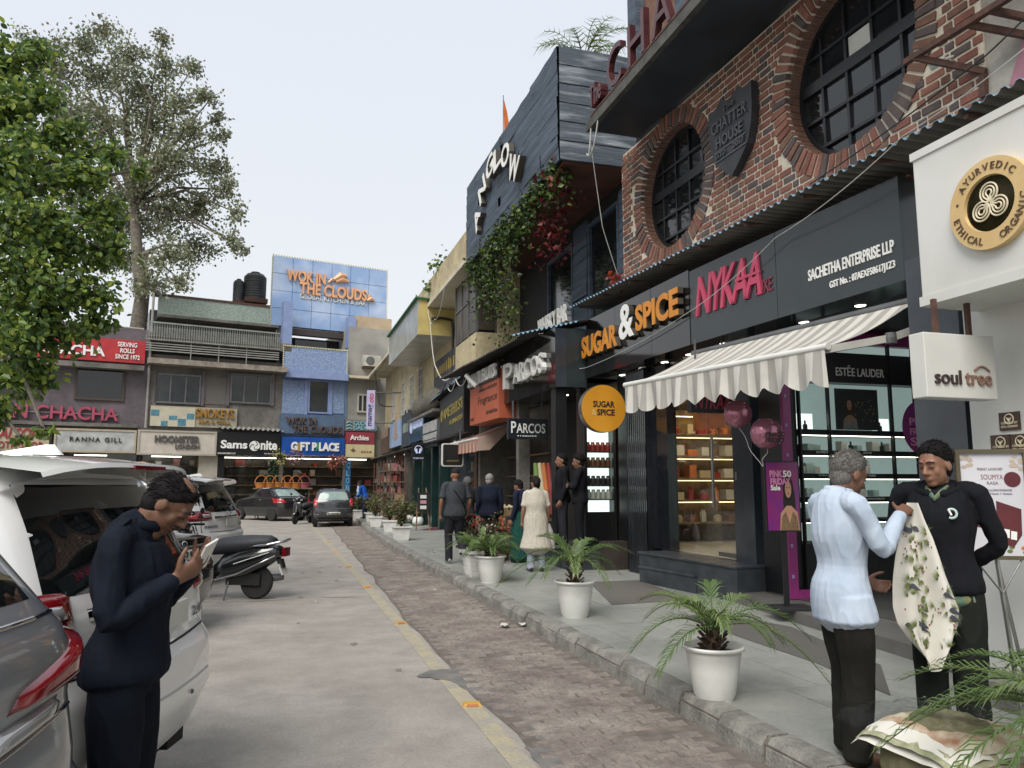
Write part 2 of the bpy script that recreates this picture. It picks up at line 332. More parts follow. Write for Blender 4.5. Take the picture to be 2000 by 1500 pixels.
# ---------------- paver strip ----------------
base = MB(); rows = [[], []]
for i in range(70):
    y = 1.0 + i * 0.5; e = 1.50 + max(0, y - 9) * 0.022 + 0.09 * noise.noise(Vector((y * 0.9, 2, 0))); rows[0].append((e, y, 0.0055)); rows[1].append((kx(y) + 0.02, y, 0.0055))
base.grid(rows[::-1]); strip = struct(base.build('paver_strip', m_joint))
pv = MB()
def pav_mesh(seed):
    r = random.Random(seed); mb = MB(); hx, hy = 0.096, 0.0475; j = lambda: r.uniform(-0.006, 0.006)
    lo = [(-hx + j(), -hy + j(), -0.02), (hx + j(), -hy + j(), -0.02), (hx + j(), hy + j(), -0.02), (-hx + j(), hy + j(), -0.02)]
    hi = [(x * 0.93, y * 0.86, 0.012 + r.uniform(-0.003, 0.003)) for x, y, z in lo]; md = [(x, y, 0.003) for x, y, z in lo]
    v = lo + md + hi; f = [(8, 9, 10, 11)]
    for a in (0, 4):
        for i in range(4): f.append((a + i, a + (i + 1) % 4, a + 4 + (i + 1) % 4, a + 4 + i))
    return mb.add(v, f)
PAVS = [pav_mesh(k) for k in range(6)]; pav_me = []
for p in PAVS:
    o = p.build('paver', m_paver); pav_me.append(o.data); bpy.data.objects.remove(o)
npv = 0; yy = 1.6; row = 0
while yy < 34:
    e = 1.53 + max(0, yy - 9) * 0.022 + 0.09 * noise.noise(Vector((yy * 0.9, 2, 0))); x = e + (0.1 if row % 2 else 0.0) + 0.1; xm = kx(yy) - 0.04
    while x < xm - 0.06:
        if noise.noise(Vector((x * 2.2, yy * 2.2, 7))) < 0.5:
            px_, py_, pz = x + rnd.uniform(-0.006, 0.006), yy + rnd.uniform(-0.006, 0.006), rnd.uniform(-0.004, 0.004); rz = rnd.uniform(-0.07, 0.07); tx, ty = rnd.uniform(-0.025, 0.025), rnd.uniform(-0.03, 0.03)
            if yy > 3.9 and npv < 300:
                o = bpy.data.objects.new('paver', pav_me[rnd.randrange(6)]); COL.objects.link(o); o.parent = strip; o.location = (px_, py_, 0.004 + pz); o.rotation_euler = (tx, ty, rz); npv += 1
            else:
                q = PAVS[rnd.randrange(6)]; Mx = Matrix.Translation((px_, py_, 0.004 + pz)) @ Euler((tx, ty, rz)).to_matrix().to_4x4()
                pv.add([Mx @ v for v in q.v], q.f)
        x += 0.205
    yy += 0.105; row += 1
pv.build('far_pavers', m_paver, strip)['kind'] = 'stuff'
# ---------------- kerb and walkway ----------------
kb = MB(); a = []; b = []
for i in range(60): y = -1 + i * 0.65; a.append((kx(y) - 0.0, y)); b.append((kx(y) + 0.2, y))
for i in range(59): kb.hexa([(a[i][0] + 0.02, a[i][1], 0), (b[i][0] - 0.02, b[i][1], 0), (b[i + 1][0] - 0.02, b[i + 1][1], 0), (a[i + 1][0] + 0.02, a[i + 1][1], 0), (a[i][0] + 0.02, a[i][1], 0.11), (b[i][0] - 0.02, b[i][1], 0.11), (b[i + 1][0] - 0.02, b[i + 1][1], 0.11), (a[i + 1][0] + 0.02, a[i + 1][1], 0.11)])
kerb = struct(kb.build('kerb', m_joint))
y = 0.6
while y < 36:
    L = 0.50 + rnd.uniform(-0.03, 0.03); g = 0.012; x0 = kx(y + L / 2) + rnd.uniform(-0.008, 0.008); sl_ = (kx(y + L) - kx(y)) / L; t = rnd.uniform(-0.006, 0.006); mb = MB()
    sec = [(0.0, 0.0), (0.012, 0.095), (0.05, 0.15 + t), (0.19, 0.153 + t), (0.205, 0.0)]; V = []
    for q in range(4):
        yy = y + g + (L - 2 * g) * q / 3
        for sx, sz in sec: V.append((x0 + sl_ * (yy - y - L / 2) + sx + (0.004 * rnd.uniform(-1, 1) if 0 < q < 3 else 0), yy, sz + (rnd.uniform(-0.003, 0.003) if sz > 0.05 else 0)))
    F = [(0, 1, 2, 3, 4), (19, 18, 17, 16, 15)]
    for q in range(3): F += [(q * 5 + i, q * 5 + 5 + i, q * 5 + 6 + i, q * 5 + i + 1) for i in range(4)]
    mb.add(V, F).build('kerb_stone', m_kerb, kerb); y += L
wk = MB(); V0 = []; V1 = []
for i in range(40): y = -3 + i * 1.25; V0.append((kx(y) + 0.19, y, 0.122)); V1.append((12, y, 0.122))
wk.grid([V0, V1][::-1]); walk = struct(wk.build('walkway', m_joint))
slabs = MB(); ns = 0; y = 0.4; r_ = 0
while y < 46:
    x = 2.95 - (0.31 if r_ % 2 else 0); 
    while x < 6.6:
        xa, xb = max(x, kx(y + 0.45) + 0.215), min(x + 0.62, 6.9)
        if xb - xa > 0.12:
            t = rnd.uniform(-0.001, 0.0015); q = MB().box(xa + 0.003, xb - 0.003, y + 0.003, y + 0.917, 0.1, 0.13 + t)
            if ns < 300 and y < 40: q.build('paving_slab', m_slab, walk); ns += 1
            else: slabs.add(q.v, q.f)
        x += 0.62
    y += 0.92; r_ += 1
if slabs.v: slabs.build('far_slabs', m_slab, walk)['kind'] = 'stuff'
# yellow road studs along the line
def stud(p, lab):
    t = thing('road_stud', lab, 'road stud', p, rnd.uniform(-0.2, 0.2), 'yellow studs along the yellow line', local=True)
    MB().hexa([(-.07, -.045, 0), (.07, -.045, 0), (.07, .045, 0), (-.07, .045, 0), (-.055, -.03, .022), (.055, -.03, .022), (.055, .03, .022), (-.055, .03, .022)]).build('stud_body', mat('stud_yellow', 'b8903c', '9c7834', rough=0.5), t)
    MB().hexa([(-.045, -.046, .006), (.045, -.046, .006), (.045, -.036, .006), (-.045, -.036, .006), (-.04, -.035, .02), (.04, -.035, .02), (.04, -.028, .02), (-.04, -.028, .02)]).build('reflector', mat('stud_reflector', 'a8652f', '8f5426', rough=0.25), t)
wh = ['nearest the camera, by the damp patch', 'second from the camera', 'third from the camera', 'fourth from the camera', 'second from the far end', 'farthest, behind the grey hatchback']
for (x, y), l in zip([(922, 1379), (783, 1219), (717, 1148), (681, 1108), (656, 1079), (641, 1060)], wh): p = G(x, y, 0); stud((p.x, p.y, 0.004), 'yellow road stud on the worn yellow line, ' + l)
# ======================= near right block =======================
BRK = Fr((5.97, 12.65), (6.215, 5.2)); WLEN = 7.45
Z0, Z1 = 4.7, 7.75; WINS = [(1.75, 6.5, 1.02), (5.70, 6.5, 1.04)]
m_brick = [mat('red_brick', '84574b', '724a3f', rough=0.9, s=7, bump=0.5, bs=60), mat('red_brick_pale', '936657', '7e564a', rough=0.9, s=7, bump=0.5, bs=60), mat('burnt_brick', '5f5452', '4d4442', rough=0.88, s=7, bump=0.5, bs=60), mat('brown_brick', '7b5d4e', '684b3e', rough=0.9, s=7, bump=0.5, bs=60)]
m_mortar = mat('pale_mortar', 'd2c8b6', 'beb4a1', rough=0.95, s=9, bump=0.4, bs=90)
bb = thing('brick_building', 'red and burnt brick upper floor with two round grid windows and black canopy', 'building', (6.3, 9, 0))
mb = MB()
xs = [(-0.0, 0.45), (3.05, 4.36), (7.04, WLEN)]
for a0, a1 in xs: mb.fbox(BRK, a0, a1, Z0, Z1, -0.3, 0.0)
for (c, z, r), (l, rr) in zip(WINS, ((0.45, 3.05), (4.36, 7.04))):
    K = 48; Ro = r + 0.005
    def sq(q):
        x, y_ = math.cos(q), math.sin(q); tx = ((rr - c) / x if x > 1e-6 else ((l - c) / x if x < -1e-6 else 1e9)); ty = ((Z1 - z) / y_ if y_ > 1e-6 else ((Z0 - z) / y_ if y_ < -1e-6 else 1e9)); t = min(tx, ty); return c + x * t, z + y_ * t
    angs = sorted([2 * math.pi * k / K for k in range(K)] + [math.atan2(b - z, a - c) % (2 * math.pi) for a in (l, rr) for b in (Z0, Z1)])
    n_ = len(angs); A = [BRK.pt(*sq(q), 0) for q in angs]; B = [BRK.pt(c + Ro * math.cos(q), z + Ro * math.sin(q), 0) for q in angs]; C_ = [BRK.pt(c + Ro * math.cos(q), z + Ro * math.sin(q), -0.3) for q in angs]
    mb.grid([A, B, C_], close=True)
mb.build('wall_backing', m_mortar, bb)
# bricks
br_me = {}
def brick_obj(cx, cz, wd, h, mi, count=[0], rest=[]):
    j = rnd.uniform(-0.004, 0.006); P = [(-wd / 2, 0, -h / 2), (wd / 2, 0, -h / 2), (wd / 2, 0.05, -h / 2), (-wd / 2, 0.05, -h / 2), (-wd / 2, 0, h / 2), (wd / 2, 0, h / 2), (wd / 2, 0.05, h / 2), (-wd / 2, 0.05, h / 2)]
    key = (round(wd, 3), round(h, 3), mi)
    o3 = BRK.pt(cx, cz, 0.014 + j); ang = math.atan2(BRK.s.y, BRK.s.x)
    return key, P, o3, ang
bricks_rest = [MB(), MB(), MB(), MB()]; cand = []
h = 0.072; pit = 0.104; z = Z0 + 0.06; rowi = 0
while z < Z1:
    a = -0.02 - (0.06 if rowi % 2 else 0.0); k = rowi
    while a < WLEN:
        wd = 0.215 if (k % 2 == 0) else 0.098; k += 1
        a0, a1 = max(a, 0.0), min(a + wd, WLEN)
        cx = (a0 + a1) / 2
        ok = a1 - a0 > 0.05 and all(math.hypot(max(abs(cx - c) - (a1 - a0) / 2, 0), z - zc) > r + 0.21 for c, zc, r in WINS)
        if ok:
            d = math.hypot(cx - 3.0, 0) ; cand.append((cx, z, a1 - a0, rnd.choice([0, 0, 1, 1, 2, 2, 3]) if rnd.random() > 0.15 else 0))
        a += wd + 0.031
    z += pit; rowi += 1
cand.sort(key=lambda q: -q[0])      # nearest to the camera first
nb = 0
for cx, cz, wd, mi in cand:
    key, P, o3, ang = brick_obj(cx, cz, wd, h, mi)
    vis = cz > 5.2 - cx * 0.02
    if vis and nb < 300:
        if key not in br_me:
            t_ = MB().hexa(P); o = t_.build('brick', m_brick[mi]); br_me[key] = o.data; bpy.data.objects.remove(o)
        o = bpy.data.objects.new('brick', br_me[key]); COL.objects.link(o); o.parent = bb; o.location = o3 - OFF[bb.name]; o.rotation_euler = (rnd.uniform(-.01, .01), rnd.uniform(-.012, .012), ang); nb += 1
    else:
        Mx = Matrix.Translation(o3) @ Euler((0, 0, ang)).to_matrix().to_4x4(); bricks_rest[mi].hexa([Mx @ Vector(p) for p in P])
al = MB()
for mi, q in enumerate(bricks_rest): al.add(q.v, q.f, mi)
al.build('far_bricks', m_brick, bb)['kind'] = 'stuff'
# round windows: radial bricks, frame, muntins, panes
def clip(poly, cpoly):
    for i in range(len(cpoly)):
        a, b = cpoly[i], cpoly[(i + 1) % len(cpoly)]; outp = []
        ins = lambda p: (b[0] - a[0]) * (p[1] - a[1]) - (b[1] - a[1]) * (p[0] - a[0]) >= 0
        for k in range(len(poly)):
            p, q = poly[k], poly[(k + 1) % len(poly)]
            if ins(p): outp.append(p)
            if ins(p) != ins(q):
                d1 = (b[0] - a[0]) * (p[1] - a[1]) - (b[1] - a[1]) * (p[0] - a[0]); d2 = (b[0] - a[0]) * (q[1] - a[1]) - (b[1] - a[1]) * (q[0] - a[0]); t = d1 / (d1 - d2); outp.append((p[0] + (q[0] - p[0]) * t, p[1] + (q[1] - p[1]) * t))
        poly = outp
        if not poly: return []
    return poly
m_wframe = mat('black_window_frame', '15171a', '202327', rough=0.35)
for wi, (c, zc, r) in enumerate(WINS):
    K = 64
    for k in range(K):
        q0 = 2 * math.pi * (k + 0.15) / K; q1 = 2 * math.pi * (k + 0.85) / K; mi = rnd.choice([0, 1, 2, 2, 3, 3]); dn = rnd.uniform(0.016, 0.034); rr = r + 0.26 + rnd.uniform(-.02, .02)
        P = [(c + (r) * math.cos(q0), zc + r * math.sin(q0)), (c + rr * math.cos(q0), zc + rr * math.sin(q0)), (c + rr * math.cos(q1), zc + rr * math.sin(q1)), (c + r * math.cos(q1), zc + r * math.sin(q1))]
        MB().prism(P, BRK, -0.05, dn).build('arch_brick', m_brick[mi], bb)
    lin = MB()
    for k in range(K):   # brick lining of the reveal
        q0 = 2 * math.pi * (k + 0.06) / K; q1 = 2 * math.pi * (k + 0.94) / K
        P = [(c + (r - .012) * math.cos(q0), zc + (r - .012) * math.sin(q0)), (c + (r + .004) * math.cos(q0), zc + (r + .004) * math.sin(q0)), (c + (r + .004) * math.cos(q1), zc + (r + .004) * math.sin(q1)), (c + (r - .012) * math.cos(q1), zc + (r - .012) * math.sin(q1))]
        lin.prism(P, BRK, -0.28, -0.052)
    lin.build('reveal_lining', m_brick[3], bb)
    wn = MB(); rows = []
    for rad, n_ in ((r, -0.2), (r - 0.07, -0.2), (r - 0.07, -0.26), (r, -0.26)): rows.append([BRK.pt(c + rad * math.cos(2 * math.pi * k / 48), zc + rad * math.sin(2 * math.pi * k / 48), n_) for k in range(48)])
    wn.grid(rows, close=True); wo = wn.build('round_window', m_wframe, bb)
    mun = MB(); cols = [c - 0.62, c - 0.21, c + 0.21, c + 0.62]; zr = [zc - 0.72, zc - 0.33, zc + 0.12, zc + 0.5]
    circ = [(c + (r - 0.05) * math.cos(2 * math.pi * k / 40), zc + (r - 0.05) * math.sin(2 * math.pi * k / 40)) for k in range(40)]
    for a in cols: P = clip([(a - .02, zc - 2), (a + .02, zc - 2), (a + .02, zc + 2), (a - .02, zc + 2)], circ); mun.prism(P, BRK, -0.26, -0.215)
    for i, b in enumerate(zr): hh = 0.075 if i == 2 else 0.02; P = clip([(c - 2, b - hh), (c + 2, b - hh), (c + 2, b + hh), (c - 2, b + hh)], circ); mun.prism(P, BRK, -0.262, -0.205)
    mun.build('muntins', m_wframe, wo)
    ca = [c - 1.2] + cols + [c + 1.2]; za = [zc - 1.2] + zr + [zc + 1.2]
    for i in range(5):
        for k in range(5):
            P = clip([(ca[i], za[k]), (ca[i + 1], za[k]), (ca[i + 1], za[k + 1]), (ca[i], za[k + 1])], circ)
            if len(P) < 3: continue
            tx, ty = rnd.uniform(-.02, .02), rnd.uniform(-.02, .02); mx_, mz_ = (ca[i] + ca[i + 1]) / 2, (za[k] + za[k + 1]) / 2
            MB().add([BRK.pt(a, b, -0.25 + (a - mx_) * tx + (b - mz_) * ty) for a, b in P], [tuple(range(len(P)))]).build('pane', m_darkglass, wo)
    if wi == 1: MB().fbox(BRK, c - .17, c + .17, zc + 0.21, zc + 0.46, -0.245, -0.24).build('paper_notice', mat('paper', 'c9c9c0'), wo)
# canopy with steel edge
can = MB(); can.box(5.03, 6.6, 1.5, 11.88, 7.77, 7.98); can.build('canopy', mat('dark_soffit', '20252b', '2c3238', rough=0.5, s=2, rv=0.3), bb)
MB().box(4.94, 5.028, 1.45, 11.9, 7.75, 7.93).build('canopy_edge', mat('weathered_steel_edge', '4f4d47', '35342f', rough=0.6, s=6), bb)
up = MB(); up.box(5.9, 6.4, 1.5, 11.8, 7.982, 11.5); up.build('upper_wall', m_brick[3], bb)
for yv in (11.6, 9.9, 8.2, 6.4, 4.6): MB().box(5.72, 5.89, yv - .16, yv + .16, 7.982, 11.5).build('upper_pier', m_plank, bb)
# letters on the canopy edge
CH = Fr((4.97, 11.75), (4.97, 2.0)); m_red3d = mat('oxblood_letters', '4d2326', '37161a', rough=0.35, s=8)
t = thing('rooftop_letters', 'dark red raised letters standing on the black canopy edge', 'sign', (4.97, 9, 7.93))
MB().fbox(CH, 0.05, 7.9, 7.93, 7.965, -0.02, 0.04).build('letter_rail', m_rust, t)
text('The', m_red3d, t, CH, 0.12, 0.62, 8.02, 8.42, -0.06, dep=.14, off=.02); a = 0.8
for ch in 'CHATTER': text(ch, m_red3d, t, CH, a, a + 0.56, 7.97, 8.66, -0.05, dep=.1); a += 0.8
# shield
sh = thing('shield_sign', 'dark grey shield with raised letters between the two round windows', 'sign', BRK.pt(3.62, 6.5, .1)); SHF = BRK
cx, w_ = 3.62, 0.52; top = 7.12
half = [(0, top - .06), (0.12, top - .01), (0.22, top + .03), (0.36, top - .07), (w_, top - .03), (w_, top - .35), (w_ - .03, top - .62), (w_ - .14, top - .88), (0.2, top - 1.05), (0, top - 1.2)]
P = [(cx - a, z) for a, z in half[::-1]] + [(cx + a, z) for a, z in half[1:-1]]
P = [(cx - a, z) for a, z in half][::1]; P = P + [(cx + a, z) for a, z in half[::-1]][1:-1]
MB().prism(P, BRK, 0.03, 0.14).build('shield_panel', mat('shield_grey', '34363a', '26282b', rough=0.5, s=6, bump=.2), sh)
m_shl = mat('shield_letters', '55585c', '44474a', rough=.45)
for tx, a0, a1, z0, z1 in (('The', 3.48, 3.76, 6.93, 7.02), ('CHATTER', 3.2, 4.04, 6.68, 6.86), ('HOUSE', 3.3, 3.94, 6.44, 6.6), ('ESTD', 3.28, 3.52, 6.29, 6.37), ('2017', 3.7, 3.96, 6.29, 6.37)): text(tx, m_shl, sh, BRK, a0, a1, z0, z1, .141, dep=.025, off=.01)
MB().fbox(BRK, 3.24, 4.0, 6.385, 6.405, .141, .155).fbox(BRK, 3.24, 4.0, 6.24, 6.26, .141, .155).build('ribbon', m_shl, sh)
# plaster wall of the neighbour with pink patch
pw = thing('plaster_wall', 'stained white plaster wall with a pink patch beside the brick', 'wall', (6.2, 4, 0))
MB().fbox(BRK, WLEN + .004, 11, 3.6, 7.75, -.3, -.02).build('plaster', mat('stained_plaster', 'b5b0a6', '7c776e', rough=.9, s=2.2, bump=.4, bs=20, detail=11), pw)
MB().prism([(7.65, 5.2), (9.8, 5.0), (9.8, 6.0), (7.9, 5.75)], BRK, -.019, -.012).build('pink_patch', mat('pink_plaster', 'b07a88', '98707a', rough=.9, s=5), pw)
# rusty bracket frame
rb = thing('steel_bracket', 'rusty steel angle frame bolted over the right end of the brick wall', 'bracket', (5.8, 5.4, 5.3))
def bar(mb, fr, p, q, r=.03, n0=0.05, n1=0.05):
    a = fr.pt(*p, n0); b = fr.pt(*q, n1); d = (b - a).normalized(); u = d.cross(Vector((0, 0, 1))).normalized() if abs(d.z) < .98 else Vector((1, 0, 0)); v = d.cross(u); mb.obox((a + b) / 2, u * r, d * ((b - a).length / 2), v * r)
q1 = BRK.pix(1775, 118, .3); q2 = BRK.pix(1960, 0, .3)
for p, q, n0, n1 in ((BRK.pix(1768, 122, .3), BRK.pix(2010, -30, .3), .3, .3), (BRK.pix(1785, 112, .3), BRK.pix(1925, 140, .02), .3, .02), (BRK.pix(1882, 46, .3), BRK.pix(2010, 70, .02), .3, .02), (BRK.pix(1920, 140, .02), BRK.pix(1922, 190, .02), .02, .02), (BRK.pix(1928, 18, .3), BRK.pix(2030, 40, .02), .3, .02)):
    m_ = MB(); bar(m_, BRK, p, q, .028, n0, n1); m_.build('steel_bar', m_rust, rb)
cc = thing('security_camera', 'small white bullet camera on the brick wall by the rusty bracket', 'camera', BRK.pt(7.2, 5.45, .05))
ca_, cz_ = BRK.pix(1838, 122, .1); MB().tube([BRK.pt(ca_ - .07, cz_ - .03, .16), BRK.pt(ca_ + .07, cz_, .12)], .035, 12).build('camera_body', m_white, cc); MB().tube([BRK.pt(ca_ + .05, cz_, .12), BRK.pt(ca_ + .06, cz_ + .05, .0)], .015).build('camera_arm', m_white, cc)
# ---------------- corrugated sheet roofs ----------------
def corrugated(name, label, A, B, back, zb, amp=.018, pitch=.105, mt=None, mbm=None, steps=3):
    A, B = Vector(A), Vector(B); d = B - A; L = d.length; n = int(L / pitch); bk = Vector(back); t = thing(name, label, 'roof', tuple((A + B) / 2)); mb = MB(); R1 = []; 
    cells = n * 8
    top = []
    for j in range(steps + 1):
        f = j / steps; row = []
        for i in range(cells + 1):
            u = i / cells; p = A + d * u + bk * f; ph = (u * L / pitch) % 1.0; w_ = amp * (1 if ph < .35 else (-1 if .5 < ph < .85 else (1 - (ph - .35) / .075 if ph < .5 else -1 + (ph - .85) / .075)))
            wob = .012 * noise.noise(Vector((u * L * .8, f, A.z))) + (.02 * noise.noise(Vector((int(u * L / .9) * 3.3, 0, A.z))) if f < .9 else 0)
            row.append(p + Vector((0, 0, w_ + wob)))
        top.append(row)
    mb.grid(top, 0); bot = [[p - Vector((0, 0, .004)) for p in r] for r in top]; mb.grid([r[::-1] for r in bot], 1); mb.grid([bot[0], top[0]], 0)
    mb.build('sheet', [mt or m_corr_top, mbm or m_corr_bot], t); return t
A = G(1112, 601, 4.95); B = G(2040, 132, 4.75)
rf = corrugated('corrugated_roof', 'grey corrugated sheet roof with pale blue edge above the two large dark fascia signs', A, B, (0.85, 0.05, 0.03), 5, pitch=.13)
mb = MB()
for k in range(9): p = A.lerp(B, (k + .3) / 9); mb.obox(p + Vector((.5, .02, .05)), (.45, .01, .1), (0, .02, 0), (0, 0, .02))
mb.build('rafter', m_rust, rf)
# ---------------- shop signs ----------------
NYK = Fr(G(1350, 673, 3.57), G(1767, 547, 3.57)); SUG = Fr(G(1145, 739, 3.57), G(1347, 673, 3.57))
m_signglass = mat('dark_green_sign', '2c3335', '272d2f', rough=0.18, s=2, spec=.5, rv=.1)
m_mirror = mat('black_mirror_sign', '141414', '0e0e0e', rough=0.045, spec=.8)
ns = thing('shop_sign', 'dark fascia sign with slanted pink lettering and white company name', 'sign', NYK.pt(NYK.L / 2, 3.57))
sN = [0, NYK.pix(1517, 560)[0], NYK.L]
for a0, a1 in zip(sN[:-1], sN[1:]): MB().fbox(NYK, a0 + .004, a1 - .004, 3.57, 4.63, -.42, 0).build('sign_panel', m_signglass, ns)
m_pink = mat('pink_letters', 'b8405e', 'a83755', rough=.4)
a0, z0 = NYK.pix(1362, 622, 0); a1, z1 = NYK.pix(1478, 522, 0)
zb = 3.93; zt = 4.48
text('NYKAA', m_pink, ns, NYK, a0, a1 + .1, zb, zt, .002, dep=.03, off=.012, shear=.28, sp=.82)
MB().fbox(NYK, NYK.pix(1440, 560)[0], NYK.pix(1489, 560)[0], 4.2, 4.235, .03, .036).build('lettering_bar', m_pink, ns)
text('LUXE', mat('dim_pink_letters', '7d3546'), ns, NYK, NYK.pix(1477, 570)[0], NYK.pix(1510, 570)[0], 3.93, 4.1, .002, dep=.015)
a0 = NYK.pix(1581, 560)[0]; a1 = NYK.pix(1749, 510)[0]; a2 = NYK.pix(1622, 560)[0]
text('SACHETHA ENTERPRISE LLP', m_letter_white, ns, NYK, a0, a1, 3.88, 4.01, .002, dep=.012, off=.018)
text('GST No. : 07AEXFS8617J1Z3', m_letter_white, ns, NYK, a2, a1, 3.70, 3.80, .002, dep=.012, off=.018)
ss = thing('shop_sign', 'glossy black fascia sign with raised orange letters and white ampersand', 'sign', SUG.pt(SUG.L / 2, 3.57))
cuts = [0, SUG.L * .34, SUG.L * .69, SUG.L]
for a0, a1 in zip(cuts[:-1], cuts[1:]): MB().fbox(SUG, a0 + .003, a1 - .003, 3.57, 4.66, -.35, -.01 - rnd.uniform(0, .004)).build('sign_panel', m_mirror, ss)
m_orange = mat('orange_letters', 'c98326', 'b87420', rough=.4); m_ltside = mat('dark_letter_side', '4a443c')
def face_text(tx, mface, mside, par, fr, a0, a1, z0, z1, n, dep, **k):
    text(tx, mside, par, fr, a0, a1, z0, z1, n, dep=dep, name='letter_side', **k); text(tx, mface, par, fr, a0, a1, z0, z1, n + dep + .001, dep=.012, name='lettering', **k)
pa = lambda x: SUG.pix(x, 640)[0]
face_text('SUGAR', m_orange, m_ltside, ss, SUG, pa(1145), pa(1214), 3.92, 4.32, .0, .09, off=.035, sp=1.02)
face_text('&', m_letter_white, m_ltside, ss, SUG, pa(1219), pa(1248), 3.98, 4.56, .0, .09, off=.02)
face_text('SPICE', m_orange, m_ltside, ss, SUG, pa(1252), pa(1337), 4.02, 4.44, .0, .09, off=.035, sp=1.02)
# ---------------- awning ----------------
AL = G(1223, 752, 2.92); AR = G(1613, 677, 2.9); BL_ = Vector((5.5, 9.45, 3.42)); BR_ = Vector((5.735, 5.72, 3.34)); adir = (AR - AL).normalized()
aw = thing('shop_awning', 'grey and white striped retractable awning under the pink lettered sign', 'awning', tuple((AL + AR) / 2))
m_awn = stripes('awning_stripe', 'c9c6bd', 'a09d96', tuple(adir), .2, dirt=.1)
rows = []
for j in range(9):
    f = j / 8; row = []
    for i in range(61):
        u = i / 60; p = AL.lerp(AR, u).lerp(BL_.lerp(BR_, u), f); sag = -.05 * math.sin(math.pi * f) + .008 * math.sin(u * 55 + f * 2) * math.sin(math.pi * f); row.append(p + Vector((0, 0, sag)))
    rows.append(row)
mb = MB().grid(rows); mb.grid([[p - Vector((0, 0, .004)) for p in r][::-1] for r in rows]); mb.build('fabric', m_awn, aw, smooth=True)
outv = Vector((0, 0, 1)).cross(adir).normalized(); outv = -outv if outv.x > 0 else outv
rows = []
for j in range(8):
    f = j / 7; row = []
    for i in range(133):
        u = i / 132; ph = u * 10.5; sc = abs(math.sin(math.pi * ph)) ** .8; dz = -(0.27 + .09 * sc) * f
        row.append(AL.lerp(AR, u) + Vector((0, 0, -.03 + dz)) + outv * (.02 + .035 * f * math.sin(u * 60 + .6 * math.sin(u * 9)) + .015 * f * math.sin(u * 23)))
    rows.append(row)
MB().grid(rows).build('valance', m_awn, aw, smooth=True)
MB().tube([AL - adir * .03, AR + adir * .03], .035, 12).build('front_bar', m_white, aw, smooth=True, sharp=50)
m_arm = mat('awning_arm', 'a5a49c', '8d8c85', rough=.45)
elb = AR.lerp(BR_, .58) + adir * .12 + Vector((0, 0, -.2))
for nm, p, q in (('arm', AR - adir * .05 + Vector((0, 0, -.03)), elb), ('arm', elb, BR_ + adir * .5 + Vector((.25, 0, -.1)))):
    d = (q - p); L = d.length; d.normalize(); u = d.cross(Vector((0, 0, 1))).normalized(); MB().obox((p + q) / 2, u * .022, d * L / 2, d.cross(u) * .035).build(nm, m_arm, aw)
MB().lathe(elb - Vector((0, 0, .05)), [(.05, 0), (.055, .05), (.05, .1)], 12).build('arm_joint', m_metalgrey, aw)
MB().tube([BL_, BR_ + adir * .1], .045, 10).build('roller_tube', m_metalgrey, aw, smooth=True, sharp=50)
# ---------------- Sugar and Spice shopfront ----------------
sf = thing('shopfront', 'black granite bakery shopfront with fluted pillar, steps and glass door', 'shopfront', (6, 10.5, .13)); SF = Fr((5.93, 12.75), (6.0, 8.9))
px1 = lambda x: SF.pix(x, 990)[0]
# fluted pillar
a0, a1 = px1(1243), px1(1280); fl = MB()
nfl = 9
pol = [(a0, 0), (a0, 1)]
rowt, rowb = [], []
for i in range(nfl * 6 + 1):
    u = i / (nfl * 6); n_ = .14 + .02 * abs(math.cos(math.pi * u * nfl)); rowb.append(SF.pt(a0 + (a1 - a0) * u, .13, n_)); rowt.append(SF.pt(a0 + (a1 - a0) * u, 3.56, n_))
fl.grid([rowb, rowt]); fl.fbox(SF, a0, a1, .13, 3.56, -.1, .139); fl.build('fluted_pillar', m_blackgr, sf)
MB().fbox(SF, a1 + .003, px1(1312), .58, 3.56, -.12, .05).build('side_panel', m_blackgr, sf)
MB().fbox(SF, -.1, a0 - .004, .13, 3.56, -.2, .04).build('dark_pier', m_black, sf)
pl0, pl1 = px1(1437), px1(1476); MB().fbox(SF, pl0, pl1, .13, 3.56, -.5, .02).build('granite_pillar', m_greygr, sf)
MB().fbox(SF, pl0 + .05, pl0 + .09, 1.66, 1.78, .021, .03).build('switch_plate', m_steel, sf)
g0, g1 = px1(1313), px1(1436)
MB().fbox(SF, g0, (g0 + g1) / 2 + .12, .6, 3.3, -.06, -.05).build('glass_pane', m_glass, sf)
dr = MB().fbox(SF, (g0 + g1) / 2 + .125, g1 - .005, .6, 3.1, -.06, -.05).build('glass_door', m_glass, sf)
hs = px1(1398); mb = MB().tube([SF.pt(hs, 1.28, .03), SF.pt(hs, 2.28, .03)], .022, 10); mb.tube([SF.pt(hs, 1.35, -.05), SF.pt(hs, 1.35, .03)], .014); mb.tube([SF.pt(hs, 2.2, -.05), SF.pt(hs, 2.2, .03)], .014); mb.build('door_handle', m_steel, dr)
MB().fbox(SF, hs - .02, g1 - .01, .6, .66, -.07, -.035).fbox(SF, hs - .02, g1 - .1, 3.04, 3.1, -.07, -.035).build('door_rail', m_steel, dr)
MB().fbox(SF, g0, g1, 3.31, 3.56, -.1, -.03).build('door_header', m_black, sf)
